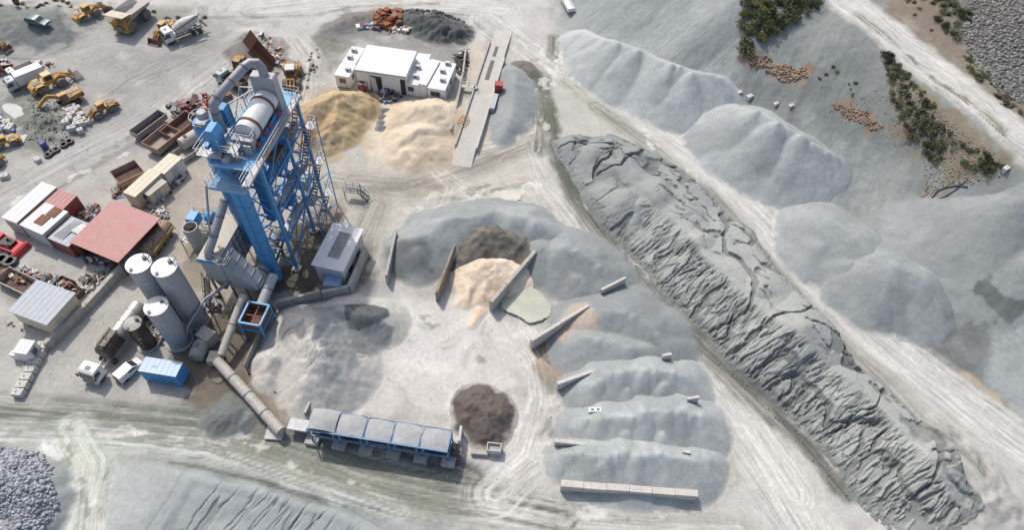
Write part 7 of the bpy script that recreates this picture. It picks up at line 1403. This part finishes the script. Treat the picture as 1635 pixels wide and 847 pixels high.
shrubs([(1184, -8), (1308, -8), (1306, 18), (1262, 38), (1225, 62), (1200, 84), (1184, 80)], 85, (0, 0, 1, 1, 2), 'dark green shrub in the dense clump above the orange rocks', 'dense shrub clump above the orange rocks', 0.8, 1.7, 1)
shrubs([(1408, 80), (1432, 90), (1456, 126), (1494, 172), (1492, 220), (1452, 222), (1428, 170), (1412, 128)], 52, (0, 0, 1, 1, 3), 'dark green shrub on the bank left of the upper road', 'shrubs down the bank beside the upper road', 0.6, 1.3, 2)
shrubs([(1462, 190), (1505, 190), (1530, 235), (1500, 262), (1480, 255)], 28, (0, 1, 1, 3), 'olive shrub in the clump half way down the rocky bank', 'olive shrubs half way down the rocky bank', 0.6, 1.2, 3)
shrubs([(1530, 225), (1570, 240), (1602, 268), (1570, 280), (1540, 266)], 22, (0, 1), 'low shrub at the lower end of the rocky bank, near the grey ridge', 'low shrubs at the end of the rocky bank', 0.5, 1.1, 4)
shrubs([(1478, -5), (1545, -5), (1550, 30), (1535, 75), (1510, 60), (1490, 20)], 24, (0, 1, 1), 'olive shrub between the upper road and the boulder field', 'shrubs beside the boulder field', 0.6, 1.4, 5)
shrubs([(1535, 80), (1570, 110), (1635, 165), (1635, 190), (1590, 160), (1540, 105)], 20, (1, 0, 3), 'low dusty shrub on the right verge of the upper road', 'shrubs on the right verge of the upper road', 0.5, 1.0, 6)
shrubs([(1440, -5), (1478, -5), (1500, 60), (1470, 40)], 8, (1, 3), 'small shrub on the tan soil right of the upper road', 'small shrubs on tan soil', 0.4, 0.7, 7)
shrubs([(1300, 110), (1335, 105), (1380, 130), (1376, 155), (1400, 190), (1320, 150)], 9, (1, 2), 'tiny shrub alone on the grey scree slope', 'tiny shrubs on the scree slope', 0.25, 0.6, 8)
shrubs([(1380, 360), (1400, 365), (1460, 400), (1450, 415), (1390, 385)], 6, (2, 1), 'tiny yellow green plant in the gully above the grey heaps', 'tiny plants in the gully', 0.25, 0.5, 9)
shrubs([(-5, 8), (120, 2), (200, 12), (330, 28), (330, 38), (200, 24), (110, 22), (-5, 30)], 30, (1, 3, 3, 2), 'low dry shrub along the top edge of the yard', 'dry shrubs along the top of the yard', 0.4, 0.9, 10)
shrubs([(408, 70), (440, 66), (456, 95), (455, 118), (425, 116)], 14, (1, 3, 1), 'dusty weed bush beside the tipped dump truck', 'weed bushes beside the tipped dump truck', 0.35, 0.7, 11, 'weed_bush')
shrubs([(486, 110), (505, 70), (520, 58), (516, 80), (500, 130), (490, 150)], 14, (2, 1, 3), 'low weed on the dark strip left of the cabins', 'weeds left of the cabins', 0.3, 0.6, 12, 'weed_bush')
shrubs([(712, 130), (724, 118), (728, 128), (716, 146)], 5, (2, 1), 'green weed beside the rightmost white cabin', 'weeds beside the rightmost cabin', 0.3, 0.55, 13, 'weed_bush')
shrubs([(785, 190), (795, 180), (800, 160), (790, 200)], 5, (1, 2), 'weed growing beside the weighbridge', 'weeds beside the weighbridge', 0.3, 0.5, 14, 'weed_bush')
shrubs([(70, 155), (100, 160), (95, 215), (60, 215)], 8, (3, 1), 'small grey green weed on the rubble mound at the left', 'weeds on the left rubble mound', 0.25, 0.5, 15, 'weed_bush')
shrubs([(0, 515), (40, 505), (60, 530), (30, 540)], 7, (1, 3), 'tiny weed on bare ground above the white hut', 'weeds above the white hut', 0.2, 0.4, 16, 'weed_bush')
t_ = thing('cypress_tree', 'small dark cypress at the top left corner', 'tree', gp(37, 22)); m = MB(); R_ = random.Random(3)
for _ in range(420): z_ = R_.uniform(0.3, 3.6); r_ = 0.5 * (1 - abs(z_ / 3.7 - 0.3)) * R_.uniform(.5, 1.1); a_ = R_.uniform(0, 6.28); p = Vector((r_ * math.cos(a_), r_ * math.sin(a_), z_)); u = Vector((R_.gauss(0, .5), R_.gauss(0, .5), 1)).normalized(); v = u.orthogonal().normalized(); s = R_.uniform(.1, .2); m.add([p - u * s, p - v * s * .5, p + u * s, p + v * s * .5], [(0, 1, 2, 3)])
m.build('crown', LEAF[0], t_, smooth=0); m = MB(); m.tube([(0, 0, -0.1), (0, 0, 2.5)], [0.1, 0.03], 6); m.build('trunk', TWIG, t_)
# ---------------------------------------------------------------- stones
_ico = bmesh.new(); bmesh.ops.create_icosphere(_ico, subdivisions=1, radius=1.0); _iv = np.array([v.co[:] for v in _ico.verts]); _if = np.array([[v.index for v in f.verts] for f in _ico.faces]); _ico.free()
def stones(name, px, n, smin, smax, m_, seed=1, heapf=None, power=2.0, parent=None, label=None, cat=None, hang=0.3):
    """many broken stones lying on the ground inside a polygon of photo points"""
    R_ = np.random.default_rng(seed); W_ = [G2(*p) for p in px] if heapf is None or isinstance(px[0], tuple) else px; a = np.array(W_); pts = []
    X_ = R_.uniform(a[:, 0].min(), a[:, 0].max(), n * 6); Y_ = R_.uniform(a[:, 1].min(), a[:, 1].max(), n * 6); ok = polysd(X_, Y_, W_) + 1.6 * (fbm(X_ * 0.4, Y_ * 0.4, seed, 4) - 0.5) < 0; X_, Y_ = X_[ok][:n], Y_[ok][:n]
    Z_ = np.array([float(gz(x, y)) for x, y in zip(X_, Y_)]) if heapf is None else heapf(X_, Y_)
    S = smin + (smax - smin) * R_.random(len(X_)) ** power; V_ = _iv[None] * R_.uniform(0.62, 1.12, (len(X_), len(_iv), 1)) * R_.uniform(0.6, 1.2, (len(X_), 1, 3)) * S[:, None, None]
    th = R_.uniform(0, 6.28, len(X_)); c, s = np.cos(th)[:, None], np.sin(th)[:, None]; V_ = np.stack([V_[..., 0] * c - V_[..., 1] * s, V_[..., 0] * s + V_[..., 1] * c, V_[..., 2] * 0.8], -1) + np.stack([X_, Y_, Z_ + S * hang], -1)[:, None]
    Fq = (_if[None] + (np.arange(len(X_)) * len(_iv))[:, None, None]).reshape(-1, 3); V_ = V_.reshape(-1, 3)
    if parent is not None: V_ = V_ - np.array(wloc(parent))
    me = bpy.data.meshes.new(name); me.vertices.add(len(V_)); me.vertices.foreach_set('co', V_.astype(np.float32).ravel()); me.loops.add(Fq.size); me.loops.foreach_set('vertex_index', Fq.astype(np.int32).ravel()); me.polygons.add(len(Fq)); me.polygons.foreach_set('loop_start', np.arange(0, Fq.size, 3, dtype=np.int32)); me.polygons.foreach_set('loop_total', np.full(len(Fq), 3, np.int32)); me.update(calc_edges=True)
    me.materials.append(m_); o = bpy.data.objects.new(name, me); COL.objects.link(o)
    if parent is not None: o.parent = parent
    return setp(o, label, cat, kind='stuff')
def stone_mat(name, a, b):
    m, n, p = _nodes(name); N = n.nodes; g = N.new('ShaderNodeNewGeometry'); r = N.new('ShaderNodeValToRGB'); r.color_ramp.elements[0].color = (*a, 1); r.color_ramp.elements[1].color = (*b, 1); n.links.new(g.outputs['Random Per Island'], r.inputs[0]); n.links.new(r.outputs[0], p.inputs['Base Color']); p.inputs['Roughness'].default_value = 0.9; p.inputs['Specular IOR Level'].default_value = 0.2; return m
SG = stone_mat('grey_broken_stone', (0.15, 0.155, 0.16), (0.42, 0.43, 0.44)); SO = stone_mat('orange_broken_stone', (0.22, 0.15, 0.10), (0.38, 0.30, 0.22)); ST = stone_mat('tan_broken_stone', (0.16, 0.145, 0.12), (0.36, 0.33, 0.29)); SD = stone_mat('dark_broken_stone', (0.06, 0.06, 0.062), (0.2, 0.2, 0.205)); SBF = stone_mat('boulder_stone', (0.15, 0.145, 0.135), (0.29, 0.285, 0.27)); SRB = stone_mat('rubble_stone', (0.13, 0.135, 0.13), (0.27, 0.275, 0.27)); SP = stone_mat('pale_pebbles', (0.3, 0.3, 0.29), (0.55, 0.54, 0.52))
stones('boulder_field', [(1548, -10), (1660, -10), (1660, 175), (1600, 150), (1545, 85), (1535, 40)], 6500, 0.05, 0.42, SBF, 1, power=3.2, hang=0.15, label='field of grey broken boulders in the top right corner', cat='boulders')
stones('rock_outcrop', [(1190, 84), (1215, 86), (1250, 100), (1284, 108), (1290, 122), (1262, 128), (1230, 116), (1194, 97)], 800, 0.04, 0.36, SO, 2, label='orange broken rocks under the dense shrub clump', cat='rocks')
stones('rock_outcrop', [(1328, 164), (1350, 170), (1385, 185), (1408, 204), (1395, 210), (1350, 188)], 480, 0.04, 0.28, SO, 3, label='orange broken rocks across the middle of the scree slope', cat='rocks')
stones('rock_debris', [(1424, 100), (1500, 180), (1610, 275), (1560, 292), (1500, 300), (1470, 330), (1480, 250), (1440, 190)], 1700, 0.04, 0.2, ST, 4, label='tan stones strewn down the bank left of the upper road', cat='stones')
stones('rock_debris', [(1480, 300), (1500, 300), (1475, 370), (1450, 415), (1440, 412), (1465, 360)], 300, 0.04, 0.18, ST, 5, label='tan and orange stones in the gully beside the hoses', cat='stones')
stones('rock_debris', [(1300, 170), (1400, 140), (1440, 190), (1460, 260), (1430, 240), (1400, 215)], 320, 0.04, 0.14, SBF, 6, label='small grey stones scattered down the scree slope', cat='stones')
stones('rubble', [(640, 18), (690, 14), (745, 34), (742, 52), (690, 54), (660, 34)], 700, 0.1, 0.5, SD, 7, label='dark stones covering the rubble heap at the top', cat='stones')
stones('rock_debris', [(40, 158), (100, 160), (128, 215), (96, 232), (40, 225), (60, 190)], 420, 0.05, 0.24, SRB, 8, label='grey broken rubble on the left mound below the excavator', cat='stones')
stones('pebbles', [(-20, 0), (900, 0), (880, 180), (560, 330), (150, 330), (-20, 300)], 900, 0.04, 0.14, SP, 9, label='loose pebbles strewn over the upper yard', cat='pebbles')
stones('pebbles', [(130, 440), (480, 560), (880, 500), (880, 760), (640, 800), (200, 690), (20, 640)], 700, 0.03, 0.11, SP, 10, label='loose pebbles strewn over the lower yard', cat='pebbles')
stones('crumbled_toe', [(885, 232), (925, 300), (1008, 416), (1100, 520), (1200, 620), (1290, 705), (1370, 800), (1350, 800), (1280, 715), (1190, 628), (1092, 530), (1000, 425), (915, 305), (880, 240)], 1800, 0.04, 0.17, SBF, 11, label='crumbs fallen along the left foot of the long cracked heap', cat='stones')
# coarse rock heap in the corner
rh = heap('rock_heap', 'heap of coarse blue grey rock in the bottom left corner', 'rock heap', [[(-60, 800, 2.0), (-10, 770, 2.6), (30, 775, 2.6), (45, 800, 2.2)], [(40, 830, 1.8), (-20, 880, 2.0)], [(20, 745, 1.6)]], alb(160, 166, 170), 0.7, 0.3, 0.25, None, 0.6, None, 0.3, rough=0.5)
def _rz(x, y):
    me = rh.data; n = len(me.vertices); co = np.empty(n * 3, np.float32); me.vertices.foreach_get('co', co); co = co.reshape(-1, 3); out = np.empty(len(x))
    for i in range(len(x)): k = np.argmin((co[:, 0] - x[i]) ** 2 + (co[:, 1] - y[i]) ** 2); out[i] = co[k, 2]
    return out
_gx, _gy = P2(20, 790); SB = stone_mat('blue_grey_rock', (0.22, 0.23, 0.25), (0.42, 0.44, 0.47))
stones('stones', [(-90, 730), (-20, 712), (30, 716), (70, 735), (92, 775), (92, 830), (70, 860), (60, 900), (-90, 900)], 6000, 0.08, 0.36, SB, 12, _rz, 2.2, parent=rh, hang=0.25)
# ---------------------------------------------------------------- water
def water(px, z, name, col, rough, kind='structure', under=None):
    m = bpy.data.materials.get('water_' + name)
    m, n, p = _nodes('water_' + name); p.inputs['Base Color'].default_value = (*col, 1); p.inputs['Roughness'].default_value = rough; N = n.nodes; nz = N.new('ShaderNodeTexNoise'); nz.inputs['Scale'].default_value = 0.5; co = N.new('ShaderNodeTexCoord'); n.links.new(co.outputs['Object'], nz.inputs['Vector'])
    r = N.new('ShaderNodeValToRGB'); r.color_ramp.elements[0].position = 0.35; r.color_ramp.elements[1].position = 0.7; r.color_ramp.elements[0].color = (*[c * 0.86 for c in col], 1); r.color_ramp.elements[1].color = (*[min(1, c * 1.06) for c in col], 1); n.links.new(nz.outputs[0], r.inputs[0]); n.links.new(r.outputs[0], p.inputs['Base Color'])
    for _ in range(2): px = [q for i in range(len(px)) for q in ((px[i][0] * .75 + px[(i + 1) % len(px)][0] * .25, px[i][1] * .75 + px[(i + 1) % len(px)][1] * .25), (px[i][0] * .25 + px[(i + 1) % len(px)][0] * .75, px[i][1] * .25 + px[(i + 1) % len(px)][1] * .75))]
    W_ = [P(x, y, z) for x, y in px]; c = sum(W_, Vector()) / len(W_); M = []; R_ = random.Random(len(px))
    for i in range(len(W_)):
        a, b = W_[i], W_[(i + 1) % len(W_)]
        for k in range(5): q = a.lerp(b, k / 5); M.append(q + (c - q).normalized() * R_.uniform(-0.12, 0.16))
    mb = MB(); mb.add(M + [c], [(i, (i + 1) % len(M), len(M)) for i in range(len(M))]); return setp(mb.build(name, m, smooth=0), kind=kind)
water([(797, 490), (806, 470), (816, 456), (832, 450), (858, 462), (872, 478), (882, 492), (878, 506), (862, 512), (846, 518), (826, 504), (812, 500)], 0.4, 'pond', (0.42, 0.44, 0.35), 0.4)
water([(858, 556), (872, 545), (886, 540), (898, 552), (896, 568), (884, 584), (870, 578)], 0.12, 'rusty_puddle', (0.20, 0.145, 0.10), 0.35)
water([(788, 305), (812, 302), (836, 310), (828, 322), (800, 322), (782, 316)], 0.1, 'pale_puddle', (0.52, 0.50, 0.43), 0.4)
water([(336, 596), (352, 590), (362, 600), (352, 614), (340, 612)], 0.1, 'dark_puddle', (0.13, 0.12, 0.105), 0.6)
water([(2, 166), (20, 164), (38, 172), (60, 196), (58, 206), (44, 214), (36, 232), (28, 228), (36, 206), (22, 188), (6, 178)], 0.1, 'milky_puddle', (0.42, 0.42, 0.40), 0.5)
# ---------------------------------------------------------------- last small things
def hose(pts, r, label):
    W_ = [gp(*q, 0.1) for q in pts]; S_ = []
    for i in range(len(W_) - 1):
        for k in range(6): S_.append(W_[i].lerp(W_[i + 1], k / 6))
    S_.append(W_[-1]); S_ = [Vector((p.x, p.y, float(gz(p.x, p.y)) + r + 0.05)) for p in S_]; m = MB(); m.tube(S_, r, 8); return setp(m.build('hose', BLACK), label, 'hose', 'black hoses on the slope')
hose([(1488, 316), (1496, 306), (1512, 299), (1530, 297), (1545, 299)], 0.09, 'upper black hose curving over the grey slope'); hose([(1488, 322), (1510, 314), (1530, 300), (1544, 287)], 0.06, 'thin black hose crossing the upper one on the grey slope'); hose([(1470, 326), (1495, 321), (1520, 322), (1545, 329), (1570, 333)], 0.09, 'lower black hose lying across the grey slope')
hose([(398, 598), (420, 612), (450, 636), (482, 664)], 0.13, 'dark hose along the foot of the large heap'); 
for x, y, s, l in [(1181, 146, .5, 'left white block at the end of the long pale heap'), (1198, 152, .55, 'right white block at the end of the long pale heap'), (1240, 164, .45, 'white slab end on the crest of the round cone heap'), (1262, 172, .45, 'lower white slab end on the crest of the round cone heap'), (1604, 272, .5, 'white block alone on the edge of the upper bank'), (1482, 340, .5, 'white steel plate beside the hoses')]:
    p = gp(x, y); t = thing('concrete_block', l, 'concrete block', (p.x, p.y, p.z), 0.6); m = MB(); m.box(-s, s, -s * .6, s * .6, -0.3, s * 1.0); m.build('block', WHITED, t, bevel=0.04); m = MB(); m.bar((-0.1, 0, s + .05), (0.1, 0, s + .05), .05, .05); m.build('lifting_eye', GREYD, t)
t = thing('steel_chute', 'white steel chute lying at the top between road and slope', 'chute', gp(908, 14)); f = Fr(gp(912, 22), math.radians(108)); m = WB(); m.shell(0, 4.6, -0.7, 0.7, 0.5, 1.2, 0.08, f); m.build('trough', WHITE, t)
m = WB()
for x_ in (0.5, 2.3, 4.1): m.bar((x_, -0.6, 0), (x_, -0.6, 0.6), 0.12, 0.12, f); m.bar((x_, 0.6, 0), (x_, 0.6, 0.6), 0.12, 0.12, f)
m.build('stand', GREYD, t)
junk('timber_boards', 'tan boards dumped at the foot of the round cone heap', 'boards', [(1232, 292), (1256, 300), (1262, 316), (1240, 312)], 40, [BEIGE, mat('tan_board', (0.4, 0.34, 0.24), 0.8)], 0.3, 0.3, 1.0, 21)
